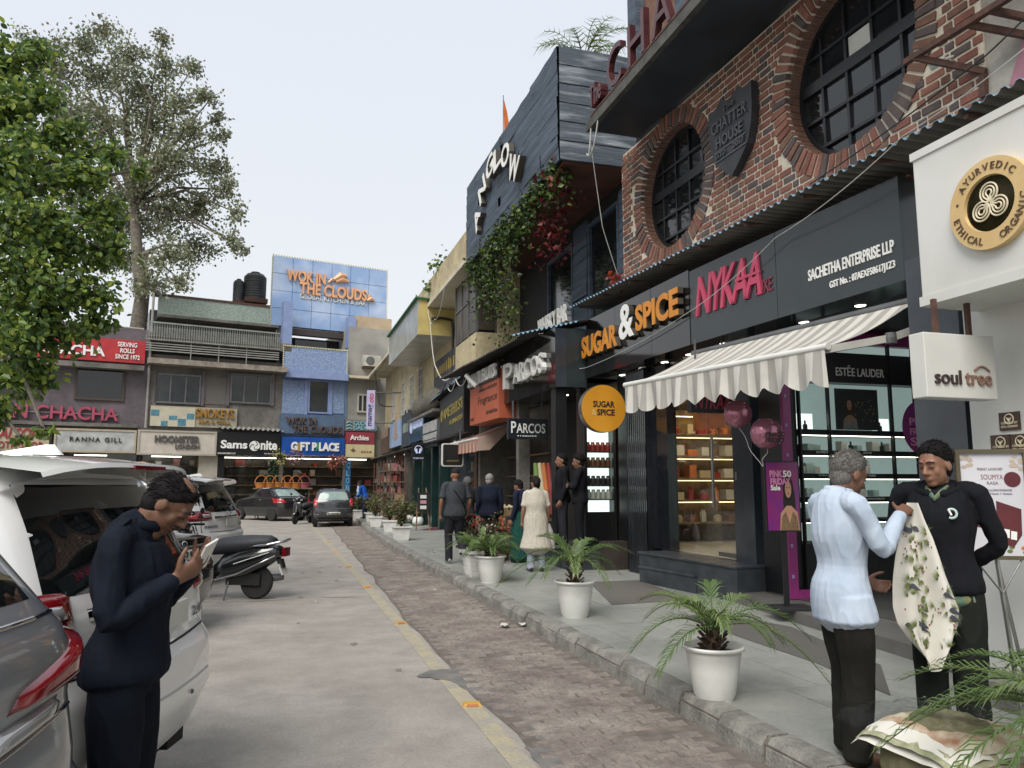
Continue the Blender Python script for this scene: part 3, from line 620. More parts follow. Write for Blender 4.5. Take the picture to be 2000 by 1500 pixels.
# steps
p0, p1 = G(1249, 1137, .13), G(1359, 1160, .13); ST1 = Fr((p0.x, p0.y), (p1.x, p1.y))
MB().fbox(ST1, 0, ST1.L, .13, .345, -.42, 0).build('step', m_stepst, sf, bevel=.008)
MB().fbox(ST1, -.01, ST1.L, .345, .375, -.42, .015).build('step_tread', m_stepst, sf, bevel=.006)
q0 = G(1247, 1077, .575); q1 = G(1437, 1107, .575); ST2 = Fr((q0.x, q0.y), (q1.x, q1.y))
MB().fbox(ST2, .0, ST2.L, .13, .545, -.5, -.01).build('step', m_stepst, sf, bevel=.006); MB().fbox(ST2, -.01, ST2.L + .01, .545, .575, -.5, .015).build('step_tread', m_stepst, sf, bevel=.006)
# interior
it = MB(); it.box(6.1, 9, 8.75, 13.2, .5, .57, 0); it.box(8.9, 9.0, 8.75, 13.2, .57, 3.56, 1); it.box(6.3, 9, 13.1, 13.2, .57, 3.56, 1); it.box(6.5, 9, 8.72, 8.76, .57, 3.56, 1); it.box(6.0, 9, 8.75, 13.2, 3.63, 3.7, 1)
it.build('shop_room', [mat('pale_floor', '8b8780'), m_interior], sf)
for k, (x, y) in enumerate(((6.8, 9.6), (7.4, 10.6), (7.0, 11.6))): MB().box(x - .3, x + .3, y - .3, y + .3, 3.48, 3.5).build('added_ceiling_light', mat('added_room_light', 'ffffff', 'ffffff', emit='ffe2b8', es=13), sf)  # unseen ceiling panels, added to brighten the bakery room
shp = MB(); 
for z in (.9, 1.3, 1.7, 2.1, 2.5): shp.box(6.3, 8.7, 12.5, 13.0, z, z + .03)
shp.box(6.3, 8.7, 13.02, 13.06, .57, 3.0); shp.build('display_shelves', m_warm, sf)
m_goods = [mat('goods_red', '8f2f26', rough=.4), mat('goods_cream', 'b3a584', rough=.5), mat('goods_brown', '6b452b', rough=.5), mat('goods_orange', 'b8692b', rough=.5), mat('goods_white', 'c4c2ba', rough=.5), mat('goods_dark', '33302e', rough=.4)]
for zi, z in enumerate((.93, 1.33, 1.73, 2.13, 2.53)):
    MB().box(6.35, 8.65, 12.9, 12.93, z + .34, z + .355).build('added_shelf_light', mat('added_warm_strip', 'ffffff', 'ffffff', emit='ffdca8', es=2), sf)  # glowing strip added over each shelf to lift the dark interior
    for k in range(9):
        x = 6.45 + k * .26 + rnd.uniform(-.03, .03); mi = rnd.randrange(5); hgt = rnd.uniform(.1, .24); wd = rnd.uniform(.07, .13); p = MB()
        if rnd.random() < .55: p.box(x - wd, x + wd, 12.58, 12.8, z, z + hgt)
        else: p.lathe((x, 12.68, z), [(wd * .7, 0), (wd * .75, hgt * .7), (wd * .45, hgt * .85), (wd * .4, hgt)], 10)
        tag(p.build('bakery_pack', m_goods[mi]), 'packed bakery goods on the shelves behind the glass door', 'food pack', 'goods on the bakery shelves')
po = thing('hanging_poster', 'orange poster hanging inside the bakery door glass', 'poster', (6.25, 10.4, 2.5)); MB().box(6.3, 6.31, 10.0, 10.9, 2.45, 3.15).build('poster_sheet', mat('orange_poster', 'b0611f', '8f3c1c', s=4), po)
# soffit with downlights
so_ = thing('shop_soffit', 'black soffit with round downlights under the fascia signs', 'soffit', (5.8, 9, 3.56))
mb = MB(); 
for F in (NYK, SUG): mb.fbox(F, .01, F.L - .005, 3.575, 3.62, -2.9, -.05)
mb.build('soffit_panel', m_black, so_)
for x, y in ((1216, 733), (1254, 721), (1298, 708), (1347, 693), (1414, 671), (1570, 630), (1680, 597)):
    p = G(x, y, 3.572); MB().lathe((p.x, p.y, 3.566), [(.05, 0), (.06, .004), (.06, .012)], 18).build('downlight', m_downlight, so_)
# ---------------- Nykaa entrance recess ----------------
ny = thing('shopfront', 'black granite cosmetics entrance with a lit display window behind two men', 'shopfront', (6.5, 6.8, .13)); VF = Fr((6.22, 8.2), (8.6, 8.2)); m_pinkf = mat('magenta_frame', '8e2a72', '7a2463', rough=.35)
pv_ = lambda x: VF.pix(x, 900)[0]
MB().box(6.0, 6.24, 8.25, 8.7, .13, 3.57).build('side_wall', m_black, ny)
MB().box(8.65, 8.8, 4.7, 8.9, .13, 3.57).build('back_wall', m_interior, ny)
MB().box(5.95, 8.65, 4.75, 8.6, .131, .26).build('entrance_floor', mat('dark_floor', '4a4a49', '3c3c3b', rough=.4), ny)
PF = Fr((5.25, 5.34), (5.27, 4.62)); MB().fbox(PF, 0, .5, .13, 3.57, -.5, 0).build('granite_pillar', m_greygr, ny); MB().fbox(PF, .504, .72, .13, 3.57, -.5, -.05).build('dark_return', m_blackgr, ny)
# window case: back, shelves, header
bz = lambda y: VF.pix(1660, y)[1]
s0, s1 = pv_(1567), pv_(1800)
MB().fbox(VF, s0 - .02, 2.3, .26, 3.57, -.6, -.5).build('case_back', mat('teal_case_back', '7f908e', '687876', rough=.5, emit='b5c9c5', es=.3), ny)
MB().fbox(VF, s0, 2.3, bz(748), bz(690), -.2, .004).build('brand_header', m_black, ny)
text('ESTĒE LAUDER', m_letter_white, ny, VF, pv_(1641), pv_(1736), bz(735), bz(714), .006, dep=.008, off=.004)
MB().fbox(VF, s0, 2.3, bz(672), bz(645), -.1, .0).build('pink_band', m_pinkf, ny)
for y0, y1 in ((840, 850), (880, 890), (925, 935), (971, 981), (1014, 1020)):
    sh_ = MB().fbox(VF, s0, 2.3, bz(y1), bz(y0), -.45, -.03).build('shelf', m_matblack, ny); MB().fbox(VF, s0 + .03, 2.25, bz(y1) - .012, bz(y1) - .002, -.1, -.07).build('added_shelf_light', m_downlight, sh_)  # glowing strip added under each shelf to light the products
for tx, x0, x1, y in (('STAR PRODUCT', 1598, 1624, 887), ('SERUM', 1690, 1706, 887), ('24-Hour Hydration', 1600, 1640, 932), ('LUXURIES', 1694, 1712, 932), ('Radiant, Hydrated, Healthy Skin', 1680, 1726, 978)): text(tx, m_letter_white, ny, VF, pv_(x0), pv_(x1), bz(y) + .008, bz(y) + .034, -.028, dep=.003, off=.01)
MB().fbox(VF, s0, s0 + .4, bz(836), bz(806), -.3, -.28).build('lit_niche', m_lit, ny); MB().fbox(VF, pv_(1740), pv_(1772), bz(836), bz(812), -.3, -.28).build('lit_niche', m_lit, ny)
for x in (1566, 1624, 1748): MB().fbox(VF, pv_(x) - .012, pv_(x) + .012, .3, 3.57, -.04, .012).build('mullion', m_black, ny)
for xa, xb in ((1567, 1624), (1624, 1748), (1748, 1815)): MB().fbox(VF, pv_(xa) + .014, pv_(xb) - .014, .3, bz(748) - .01, -.012, -.004).build('glass_pane', m_glass, ny)
MB().fbox(VF, s0, 2.3, .26, bz(1060), -.45, .0).build('case_plinth', m_matblack, ny)
# beauty poster (flat print)
def portrait(par, fr, c, z, w_, h, n, bg, hair, top_, hx=0.0):
    MB().fbox(fr, c - w_ / 2, c + w_ / 2, z, z + h, n, n + .006).build('poster_sheet', bg, par)
    sk = mat('print_skin', 'b98e74', 'a87d64'); q = min(w_, h * .7)
    def el(x, y, a, b, m, k, nm): MB().add([fr.pt(c + x + a * math.cos(i * .2618), z + y + b * math.sin(i * .2618), n + .0065 + k * .0006) for i in range(24)], [tuple(range(24))]).build(nm, m, par)
    el(hx, h * .62, q * .17, h * .17, hair, 1, 'print_hair'); el(hx - q * .07, h * .42, q * .1, h * .22, hair, 1, 'print_hair'); el(hx + q * .12, h * .40, q * .1, h * .24, hair, 1, 'print_hair')
    MB().add([fr.pt(c + hx + x * q, z + y * h, n + .0083) for x, y in ((-.3, 0), (.32, 0), (.27, .26), (.08, .36), (-.07, .36), (-.26, .25))], [(0, 1, 2, 3, 4, 5)]).build('print_shoulders', sk, par)
    MB().add([fr.pt(c + hx + x * q, z + y * h, n + .009) for x, y in ((-.28, 0), (.3, 0), (.24, .2), (.12, .28), (.01, .1), (-.1, .28), (-.22, .2))], [(0, 1, 2, 3, 4, 5, 6)]).build('print_dress', top_, par)
    el(hx, h * .6, q * .1, h * .125, sk, 4, 'print_face')
    for ex in (-.04, .04): el(hx + ex * q, h * .625, q * .018, h * .01, mat('print_dark', '3a2a26'), 5, 'print_eye')
    el(hx, h * .54, q * .028, h * .012, mat('print_lip', '9a4a4a'), 5, 'print_mouth')
bp = thing('beauty_poster', 'beauty poster of a woman in a silver top inside the display window', 'poster', VF.pt(pv_(1695), bz(840), -.1))
portrait(bp, VF, pv_(1692), bz(838), pv_(1735) - pv_(1650), bz(757) - bz(838), -.12, mat('night_print', '25303d', '3d3426', s=25), mat('print_hair_brown', '4a3426'), mat('print_silver', '8f9492', '6f7472', s=40), hx=-.12)
for k in range(22): a = pv_(1695) + rnd.uniform(-.05, .26); z = bz(838) + rnd.uniform(.12, .42); MB().add([VF.pt(a + .008 * math.cos(i * 1.05), z + .008 * math.sin(i * 1.05), -.1125) for i in range(6)], [tuple(range(6))]).build('print_spark', mat('print_gold', 'c9a56a'), bp)
# little products on the shelves
def prod(x, y, kind, m, w_=.05, hgt=.12):
    a = pv_(x); z = bz(y); p = MB()
    if kind == 'bottle': p.lathe(VF.pt(a, z, -.25), [(w_ * .5, 0), (w_ * .5, hgt * .55), (w_ * .2, hgt * .65), (w_ * .22, hgt * .9), (.004, hgt)], 12)
    else: p.fbox(VF, a - w_, a + w_, z, z + hgt, -.32, -.2)
    tag(p.build('cosmetic_bottle' if kind == 'bottle' else 'cosmetic_box', m), ('small dark bottle on the lit display shelves' if kind == 'bottle' else 'small boxed cosmetic on the lit display shelves'), 'bottle' if kind == 'bottle' else 'box', 'bottles in the display window' if kind == 'bottle' else 'boxes in the display window')
for x, y in ((1601, 839), (1750, 839), (1588, 879), (1690, 879), (1752, 879), (1660, 924)): prod(x, y, 'bottle', m_goods[5], .06, .13)
m_pale = mat('pale_box', 'a9bdb9', '95aaa6')
for x, y in ((1606, 879), (1618, 879), (1672, 879), (1702, 879), (1735, 879), (1765, 879), (1588, 924), (1602, 924), (1616, 924), (1700, 924), (1716, 924), (1582, 970), (1600, 970), (1690, 970), (1704, 970), (1730, 970), (1590, 1013), (1650, 1013), (1700, 1013)): prod(x, y, 'box', m_pale if rnd.random() < .7 else m_goods[4], rnd.uniform(.03, .06), rnd.uniform(.07, .15))
# round sale sticker on the glass
rs = thing('round_sticker', 'round magenta sale sticker on the display glass behind the hooded man', 'sticker', VF.pt(pv_(1800), bz(850), .02)); c_, z_ = pv_(1803), bz(832)
MB().add([VF.pt(c_ + .32 * math.cos(i * .2094), z_ + .36 * math.sin(i * .2094), .016) for i in range(30)], [tuple(range(30))]).build('sticker_disc', mat('sale_magenta', '6d2a6c', '7d2b63', s=3), rs)
for tx, z0, z1 in (('PINK', .03, .13), ('FRIDAY', -.1, -.01), ('Sale', -.24, -.13)): text(tx, mat('sale_pink_text', 'd08ab0'), rs, VF, c_ - .2, c_ + .2, z_ + z0, z_ + z1, .018, dep=.002, off=.02)
# magenta door frame
dfm = thing('door_frame', 'magenta frame strip of the cosmetics entrance door', 'door frame', VF.pt(-.1, .26)); DF = Fr((6.02, 8.0), (8.0, 7.9))
a0, a1 = DF.pix(1531, 900)[0], DF.pix(1546, 900)[0]
MB().fbox(DF, a0, a1, .26, 3.3, -.03, .03).build('frame_post', m_pinkf, dfm); MB().fbox(DF, a1 + .002, a1 + .34, .26, .36, -.03, .03).build('frame_sill', m_pinkf, dfm)
for k in range(7): MB().fbox(DF, a0 + .02, a0 + .05, .5 + k * .36, .54 + k * .36, .031, .034).build('butterfly_mark', mat('frame_mark', 'a08fc0'), dfm)
# low platform and dark mats in front
pf = thing('entrance_platform', 'low grey stone platform step in front of the cosmetics entrance', 'step', (5.8, 6.8, .13))
q = [G(1340, 1165, .13), G(1545, 1214, .13), G(1760, 1306, .13)]
MB().add([(5.62, 9.3, .131), (5.35, 7.1, .131), (5.1, 4.7, .131), (6.1, 4.7, .131), (6.1, 9.3, .131), (5.62, 9.3, .25), (5.35, 7.1, .25), (5.1, 4.7, .25), (6.1, 4.7, .25), (6.1, 9.3, .25)], [(4, 3, 2, 1, 0), (5, 6, 7, 8, 9), (0, 1, 6, 5), (1, 2, 7, 6), (2, 3, 8, 7), (3, 4, 9, 8), (4, 0, 5, 9)]).build('platform_slab', mat('platform_stone', '65635f', '54524f', rough=.6, s=3), pf)
m_mat = mat('door_mat', '5b5955', '4d4b48', rough=.95, s=60, bump=.3, bs=300)
def flat(name, label, cat, pts, m, z=.137):
    P = [G(x, y, .13) for x, y in pts]; P = [Vector((p.x, p.y, z)) for p in P]; a = sum(P[i].x * P[(i + 1) % len(P)].y - P[(i + 1) % len(P)].x * P[i].y for i in range(len(P)))
    if a < 0: P = P[::-1]
    mb = MB(); k = len(P); mb.add([p - Vector((0, 0, .005)) for p in P] + P, [tuple(range(k, 2 * k))] + [(i, (i + 1) % k, (i + 1) % k + k, i + k) for i in range(k)]); return tag(mb.build(name, m), label, cat)
flat('door_mat', 'grey door mat on the walkway below the bakery steps', 'mat', [(1150, 1137), (1250, 1134), (1352, 1172), (1195, 1182)], m_mat)
flat('door_mat', 'long dark grey mat along the platform behind the nearest round pot', 'mat', [(1335, 1207), (1380, 1195), (1545, 1225), (1720, 1300), (1740, 1360), (1600, 1298)], m_mat)
flat('floor_sticker', 'round blue sticker on the slabs behind the nearest round pot', 'sticker', [(1338 + 38 + 38 * math.cos(k * .5236), 1256 + 8 * math.sin(k * .5236)) for k in range(12)], mat('blue_sticker', '3d76a8', '346a9b'))
# ---------------- white herbal shop ----------------
st = thing('white_shopfront', 'white painted shopfront with projecting fascia at the right edge', 'shopfront', (4.9, 3, .13)); SW = Fr((4.96, 4.52), (4.96, 0)); FA = Fr((4.42, 4.36), (4.42, 0))
MB().box(4.96, 5.3, -1, 4.52, .3, 2.92).build('wall', m_white, st); MB().box(4.6, 5.3, -1, 4.45, .131, .3).build('plinth', m_kerb, st)
MB().fbox(FA, 0, 5.4, 2.9, 4.02, -.54, 0).build('fascia', m_white, st, bevel=.01); MB().fbox(FA, -.012, 5.4, 2.88, 2.95, -.55, .012).build('fascia_trim', m_white, st); MB().fbox(FA, -.012, 5.4, 3.98, 4.04, -.55, .012).build('fascia_trim', m_white, st)
em = thing('round_emblem', 'gold ring emblem reading AYURVEDIC ETHICAL ORGANIC on the white fascia', 'sign', FA.pt(.8, 3.5, .03)); ec, ez = FA.pix(1935, 397, .03); er = (FA.pix(1935, 307, .03)[1] - FA.pix(1935, 487, .03)[1]) / 2
m_gold = mat('gold_metal', 'dcbf8a', 'cfae76', rough=.3, metal=.25); m_goldlog = mat('cream_logo', 'd8cdb0', 'c9bda0', rough=.4)
rows = []
for rad, n_ in ((er, .0), (er, .05), (er * .62, .05), (er * .6, .03)): rows.append([FA.pt(ec + rad * math.cos(2 * math.pi * k / 48), ez + rad * math.sin(2 * math.pi * k / 48), n_) for k in range(48)])
MB().grid(rows, close=True).build('emblem_ring', m_gold, em, smooth=True, sharp=30)
MB().add([FA.pt(ec + er * .61 * math.cos(2 * math.pi * k / 48), ez + er * .61 * math.sin(2 * math.pi * k / 48), .03) for k in range(48)], [tuple(range(48))]).build('emblem_mirror', mat('smoky_mirror', '4a4230', '3a3424', rough=.08, metal=.8), em)
lg = MB()
for k in range(3):
    q = R(90 + 120 * k); cx_, cz_ = ec + er * .24 * math.cos(q), ez + er * .24 * math.sin(q)
    for rr in (.21, .14, .07):
        pts = []
        for i in range(25):
            b = q + R(-150 + 300 * i / 24); pts.append(FA.pt(cx_ + er * rr * math.cos(b), cz_ + er * rr * math.sin(b), .04))
        pts = [FA.pt(ec + er * .03 * math.cos(q), ez + er * .03 * math.sin(q), .04)] + pts + [FA.pt(ec + er * .03 * math.cos(q), ez + er * .03 * math.sin(q), .04)]; lg.tube(pts, .006, 6)
lg.build('trefoil_logo', m_goldlog, em)
lt = MB()
def arc_text(tx, a_c, span, rad, hgt, flip=False):
    n = len(tx)
    for i, ch in enumerate(tx):
        u = (i / (n - 1) - .5) * span; q = R(a_c - u) if not flip else R(a_c + u); vs, fs = text_mesh(ch, .5, .01)
        if not vs: continue
        x0 = (min(v.x for v in vs) + max(v.x for v in vs)) / 2; P = []
        for v in vs:
            x, y = (v.x - x0) * hgt * 1.3, v.y * hgt * 1.3
            if not flip: rr = rad + y; rx, rz = -math.sin(q), math.cos(q); P.append(FA.pt(ec + math.cos(q) * rr + math.sin(q) * x, ez + math.sin(q) * rr - math.cos(q) * x, .05 + .006 * (v.z + .5)))
            else: rr = rad - y; P.append(FA.pt(ec + math.cos(q) * rr - math.sin(q) * x, ez + math.sin(q) * rr + math.cos(q) * x, .05 + .006 * (v.z + .5)))
        lt.add(P, fs)
m_el = mat('emblem_letters', '5a4632', '4c3a2a')
for a_ in (('AYURVEDIC', 90, 100, er * .73, er * .17), ('ETHICAL', 222, 62, er * .9, er * .17, True), ('ORGANIC', 322, 62, er * .9, er * .17, True)): lt = MB(); arc_text(*a_); lt.build('lettering', m_el, em)
lt = MB()
for q in (165,): lt.add([FA.pt(ec + er * .8 * math.cos(R(q)) + .012 * math.cos(i), ez + er * .8 * math.sin(R(q)) + .012 * math.sin(i), .052) for i in range(6)], [(0, 1, 2, 3, 4, 5)])
lt.build('ring_dot', m_el, em)
BS = Fr((4.0, 4.12), (5.0, 4.12)); bl = thing('hanging_sign', 'white box sign with dark and copper letters hanging on two rusty posts', 'sign', BS.pt(.4, 2.2)); ba0 = BS.pix(1808, 720)[0]; ba1 = BS.pix(1945, 720)[0]; bz0 = BS.pix(1880, 778)[1]; bz1 = BS.pix(1880, 653)[1]
MB().fbox(BS, ba0, ba1, bz0, bz1, -.13, 0).build('sign_box', m_white, bl, bevel=.006)
m_st1 = mat('dark_brown_letters', '2f2624', '3d302c'); m_st2 = mat('copper_letters', '8c6a5c', '7d5c50')
lx = lambda x: BS.pix(x, 740)[0]; lz = lambda y: BS.pix(1880, y)[1]
text('soul', m_st1, bl, BS, lx(1825), lx(1876), lz(752), lz(724), .001, dep=.012, off=.006); text('tree', m_st2, bl, BS, lx(1884), lx(1935), lz(752), lz(728), .001, dep=.012, off=.006)
ar = MB(); ar.tube([BS.pt(lx(1903) + (lx(1932) - lx(1903)) * i / 10, lz(731) + .06 * math.sin(math.pi * (.15 + .7 * i / 10)), .008) for i in range(11)], .007, 6); ar.build('letter_arch', m_st2, bl)
for x in (1842, 1907): a = BS.pix(x, 640)[0]; MB().fbox(BS, a - .015, a + .015, bz1, 2.89, -.08, -.05).build('hanger_post', m_rust, bl)
# certificates
for k, (x0, y0, x1, y1) in enumerate(((1955, 842, 1992, 803), (1939, 888, 1975, 848), (1977, 886, 2015, 846))):
    n_ = .001; a0, z0 = SW.pix(x0, y0, n_); a1, z1 = SW.pix(x1, y1, n_); z0, z1 = min(z0, z1), max(z0, z1)
    t = thing('certificate_plaque', 'brown certificate plaque on the white wall, ' + ['topmost of three', 'lower left of three', 'lower right of three'][k], 'plaque', SW.pt(a0, z0, n_), group='brown certificate plaques')
    MB().fbox(SW, a0, a1, z0, z1, .001, .012).build('plaque_plate', mat('brown_plaque', '3b2a20', '4a3526', rough=.3), t)
    cx_, cz_, rr = (a0 + a1) / 2, z0 + (z1 - z0) * .62, (z1 - z0) * .27; mb = MB(); mb.tube([SW.pt(cx_ + rr * math.cos(i * .2618), cz_ + rr * math.sin(i * .2618), .013) for i in range(25)], .004, 6); mb.tube([SW.pt(cx_ - rr * .5, cz_ + rr * .3, .013), SW.pt(cx_, cz_ - rr * .5, .013), SW.pt(cx_ + rr * .5, cz_ + rr * .3, .013)], .005, 6); mb.tube([SW.pt(cx_, cz_ - rr * .7, .013), SW.pt(cx_, cz_ + rr * .2, .013)], .004, 6); mb.build('plaque_emblem', m_goldlog, t)
    text('CERTIFIED BY', m_goldlog, t, SW, a0 + .015, a1 - .015, z0 + .045, z0 + .062, .0121, dep=.002); text('BDIH, GERMANY', m_goldlog, t, SW, a0 + .015, a1 - .015, z0 + .018, z0 + .036, .0121, dep=.002)
# easel with framed advertisement
EF = Fr((4.33, 4.08), (5.0, 3.72)); ez_ = thing('easel_sign', 'framed skincare advertisement on a brass easel by the white wall', 'sign', EF.pt(.3, .13)); eb = lambda x: EF.pix(x, 1000)[0]; e0, e1 = eb(1880), eb(2005); z0, z1 = EF.pix(1940, 1085)[1], EF.pix(1940, 885)[1]
m_brass = mat('brass_frame', '6b6350', '585140', rough=.35, metal=.6)
fb = MB(); fb.fbox(EF, e0 - .02, e1 + .02, z0 - .025, z0, -.02, .02); fb.fbox(EF, e0 - .02, e1 + .02, z1, z1 + .025, -.02, .02); fb.fbox(EF, e0 - .025, e0, z0 - .024, z1 + .024, -.021, .021); fb.fbox(EF, e1, e1 + .025, z0 - .024, z1 + .024, -.021, .021); fb.build('frame', m_brass, ez_)
MB().fbox(EF, e0, e1, z0, z1, -.012, .0).build('print_sheet', mat('print_white', 'c9c8cc', 'bebdc4', s=2), ez_)
tb = MB(); cx_ = (e0 + e1) / 2; 
for q, top_ in (((cx_ - .06, z0 - .02), None), ((cx_ + .25, z0 - .02), None)): pass
tb.tube([EF.pt(cx_, z0 - .03, -.02), EF.pt(cx_ + .03, .3, .06)], .014, 8); tb.tube([EF.pt(cx_, z0 - .03, -.02), EF.pt(cx_ + .2, .3, -.25)], .012, 8); tb.tube([EF.pt(e0 + .05, z0 - .02, 0), EF.pt(cx_ + .008, z0 - .24, .01)], .006, 6); tb.tube([EF.pt(e1 - .05, z0 - .02, 0), EF.pt(cx_ + .008, z0 - .24, .01)], .006, 6); tb.tube([EF.pt(cx_ + .03, .3, .06), EF.pt(cx_ + .035, .131, .08)], .014, 8); tb.tube([EF.pt(cx_ + .2, .3, -.25), EF.pt(cx_ + .22, .131, -.28)], .012, 8)
tb.build('easel_legs', m_steel, ez_)
H_ = z1 - z0; W_ = e1 - e0; m_mar = mat('maroon_print', '5a1f26', '4a181f'); m_gt = mat('grey_print', '77707a')
text('FRESHLY LAUNCHED', m_gt, ez_, EF, e0 + W_ * .28, e0 + W_ * .68, z0 + H_ * .83, z0 + H_ * .855, .0005, dep=.002); text('SOUMYA', mat('rose_print', '8f6a70'), ez_, EF, e0 + W_ * .33, e0 + W_ * .68, z0 + H_ * .74, z0 + H_ * .79, .0005, dep=.002); text('RASA', m_gt, ez_, EF, e0 + W_ * .42, e0 + W_ * .6, z0 + H_ * .69, z0 + H_ * .72, .0005, dep=.002)
text('AVAILABLE IN 3 ALLURING FRAGRANCES', m_gt, ez_, EF, e0 + W_ * .22, e0 + W_ * .8, z0 + H_ * .625, z0 + H_ * .645, .0005, dep=.002); text('Manjula + Malati + Ketaki', m_gt, ez_, EF, e0 + W_ * .22, e0 + W_ * .8, z0 + H_ * .585, z0 + H_ * .61, .0005, dep=.002)
MB().prism([(e0 + W_ * .6 + .05 * math.cos(i * .314) + W_ * .22, z0 + H_ * .74 + .05 * math.sin(i * .314)) for i in range(20)], EF, .0005, .003).build('print_seal', m_mar, ez_)
MB().prism([(e0 + W_ * .52, z0 + H_ * .27), (e0 + W_ * .9, z0 + H_ * .2), (e0 + W_ * .92, z0 + H_ * .45), (e0 + W_ * .54, z0 + H_ * .53)], EF, .0005, .003).build('print_gift_box', m_mar, ez_); MB().prism([(e0 + W_ * .42, z0 + H_ * .16), (e0 + W_ * .76, z0 + H_ * .08), (e0 + W_ * .9, z0 + H_ * .2), (e0 + W_ * .52, z0 + H_ * .27)], EF, .0005, .0026).build('print_gift_box', m_mar, ez_); MB().prism([(e0 + W_ * .02, z0 + H_ * .3), (e0 + W_ * .36, z0 + H_ * .26), (e0 + W_ * .36, z0 + H_ * .46), (e0 + W_ * .02, z0 + H_ * .42)], EF, .0005, .003).build('print_gift_box', m_mar, ez_)
for k in range(3): x = e0 + W_ * (.5 + k * .11); MB().prism([(x, z0 + H_ * (.2 - k * .02)), (x + .035, z0 + H_ * (.19 - k * .02)), (x + .04, z0 + H_ * (.27 - k * .02)), (x + .006, z0 + H_ * (.28 - k * .02))], EF, .003, .005).build('print_bottle', m_letter_white, ez_)
for k in range(26):
    x, z = (e0 + W_ * rnd.uniform(.02, .2), z1 - H_ * rnd.uniform(.02, .16)) if k < 8 else ((e1 - W_ * rnd.uniform(.02, .2), z1 - H_ * rnd.uniform(.02, .16)) if k < 16 else (e0 + W_ * rnd.uniform(.3, .95), z0 + H_ * rnd.uniform(.02, .12)))
    MB().prism([(x + .018 * math.cos(i * 1.05), z + .013 * math.sin(i * 1.05)) for i in range(6)], EF, .0005, .0016 + k * .00003).build('print_petal', mat('petal_beige', 'b3a596') if k < 16 else rnd.choice([mat('petal_orange', 'b8713a'), mat('petal_green', '5f7040')]), ez_)
# pink sale poster stand
PS = Fr((5.62, 8.3), (6.05, 8.1)); p = G(1535, 1190, .25); PS = Fr((p.x - .24, p.y + .12), (p.x + .26, p.y - .0)); pst = thing('poster_stand', 'purple sale poster with a woman on a black stand by the entrance', 'sign', (p.x, p.y, .25)); pb0, pb1 = PS.pix(1498, 970)[0], PS.pix(1560, 970)[0]; z0, z1 = PS.pix(1530, 1036)[1], PS.pix(1530, 903)[1]
portrait(pst, PS, (pb0 + pb1) / 2, z0, pb1 - pb0, z1 - z0, 0, mat('sale_purple', '5c2a78', '7d2a5e', s=3, rough=.2), mat('print_hair_black', '1d1616'), mat('print_gold_dress', '7d6648', '5f4c36', s=60), hx=.06)
wd = pb1 - pb0; hh = z1 - z0
for tx, u0, u1, v0, v1, m in (('PINK', .1, .5, .78, .88, mat('sale_pink_text', 'd08ab0')), ('50', .52, .78, .78, .88, m_letter_white), ('FRIDAY', .12, .74, .67, .765, mat('sale_pink_text', 'd08ab0')), ('Sale', .12, .42, .585, .665, m_letter_white)): text(tx, m, pst, PS, pb0 + wd * u0, pb0 + wd * u1, z0 + hh * v0, z0 + hh * v1, .0095, dep=.002, off=.03)
MB().fbox(PS, pb0 - .015, pb1 + .015, z0 - .015, z1 + .015, -.04, -.002).build('poster_frame', m_black, pst); MB().fbox(PS, (pb0 + pb1) / 2 - .03, (pb0 + pb1) / 2 + .03, .27, z0 - .014, -.035, -.01).build('stand_post', m_black, pst); MB().fbox(PS, pb0 - .02, pb1 + .08, .25, .27, -.2, .22).build('stand_base', m_matblack, pst)
# foil balloons tied to the poster
m_foil = mat('rose_foil', 'b4788a', 'a3687a', rough=.2, metal=.5)
for k, (x, y, d, r) in enumerate(((1443, 807, 8.9, .17), (1497, 846, 8.6, .185))):
    c_ = at(x, d); c_.z = CAMZ + (947 - y) * d / 1500 * .985
    t = thing('foil_balloon', ['rose pink foil balloon higher and partly under the awning valance', 'rose pink foil balloon printed with sale lettering above the purple poster'][k], 'balloon', tuple(c_), group='rose foil balloons'); mb = MB(); rows = []
    for i in range(17):
        th = math.pi * i / 16; row = []
        for q in range(48):
            a = 2 * math.pi * q / 48; wr = 1 - .035 * abs(math.sin(a * 12)) * math.sin(th) ** .3 * (abs(math.cos(th)) ** 1.0); row.append(c_ + Vector((r * math.sin(th) ** .85 * math.cos(a) * wr, r * .8 * math.sin(th) ** .85 * math.sin(a) * wr, r * .95 * math.cos(th))))
        rows.append(row)
    mb.grid(rows[::-1], close=True).build('balloon_skin', m_foil, t, smooth=True)
    e = Vector((p.x - .2, p.y + .05, z1 - .05)); b_ = c_ - Vector((0, 0, r * .95)); MB().tube([b_.lerp(e, i / 8) + Vector((.02 * math.sin(i), 0, 0)) for i in range(9)], .004, 5).build('ribbon', mat('ribbon_white', 'bdb6b8'), t)
    if k == 1:
        BF = Fr((c_.x - .2, c_.y), (c_.x + .2, c_.y - .14)); 
        for tx, z0_, z1_ in (('PINK50', -.05, .0), ('FRIDAY', -.11, -.06)): text(tx, m_black, t, BF, .12, .32, c_.z + z0_, c_.z + z1_, r * .76, dep=.012, off=.02)
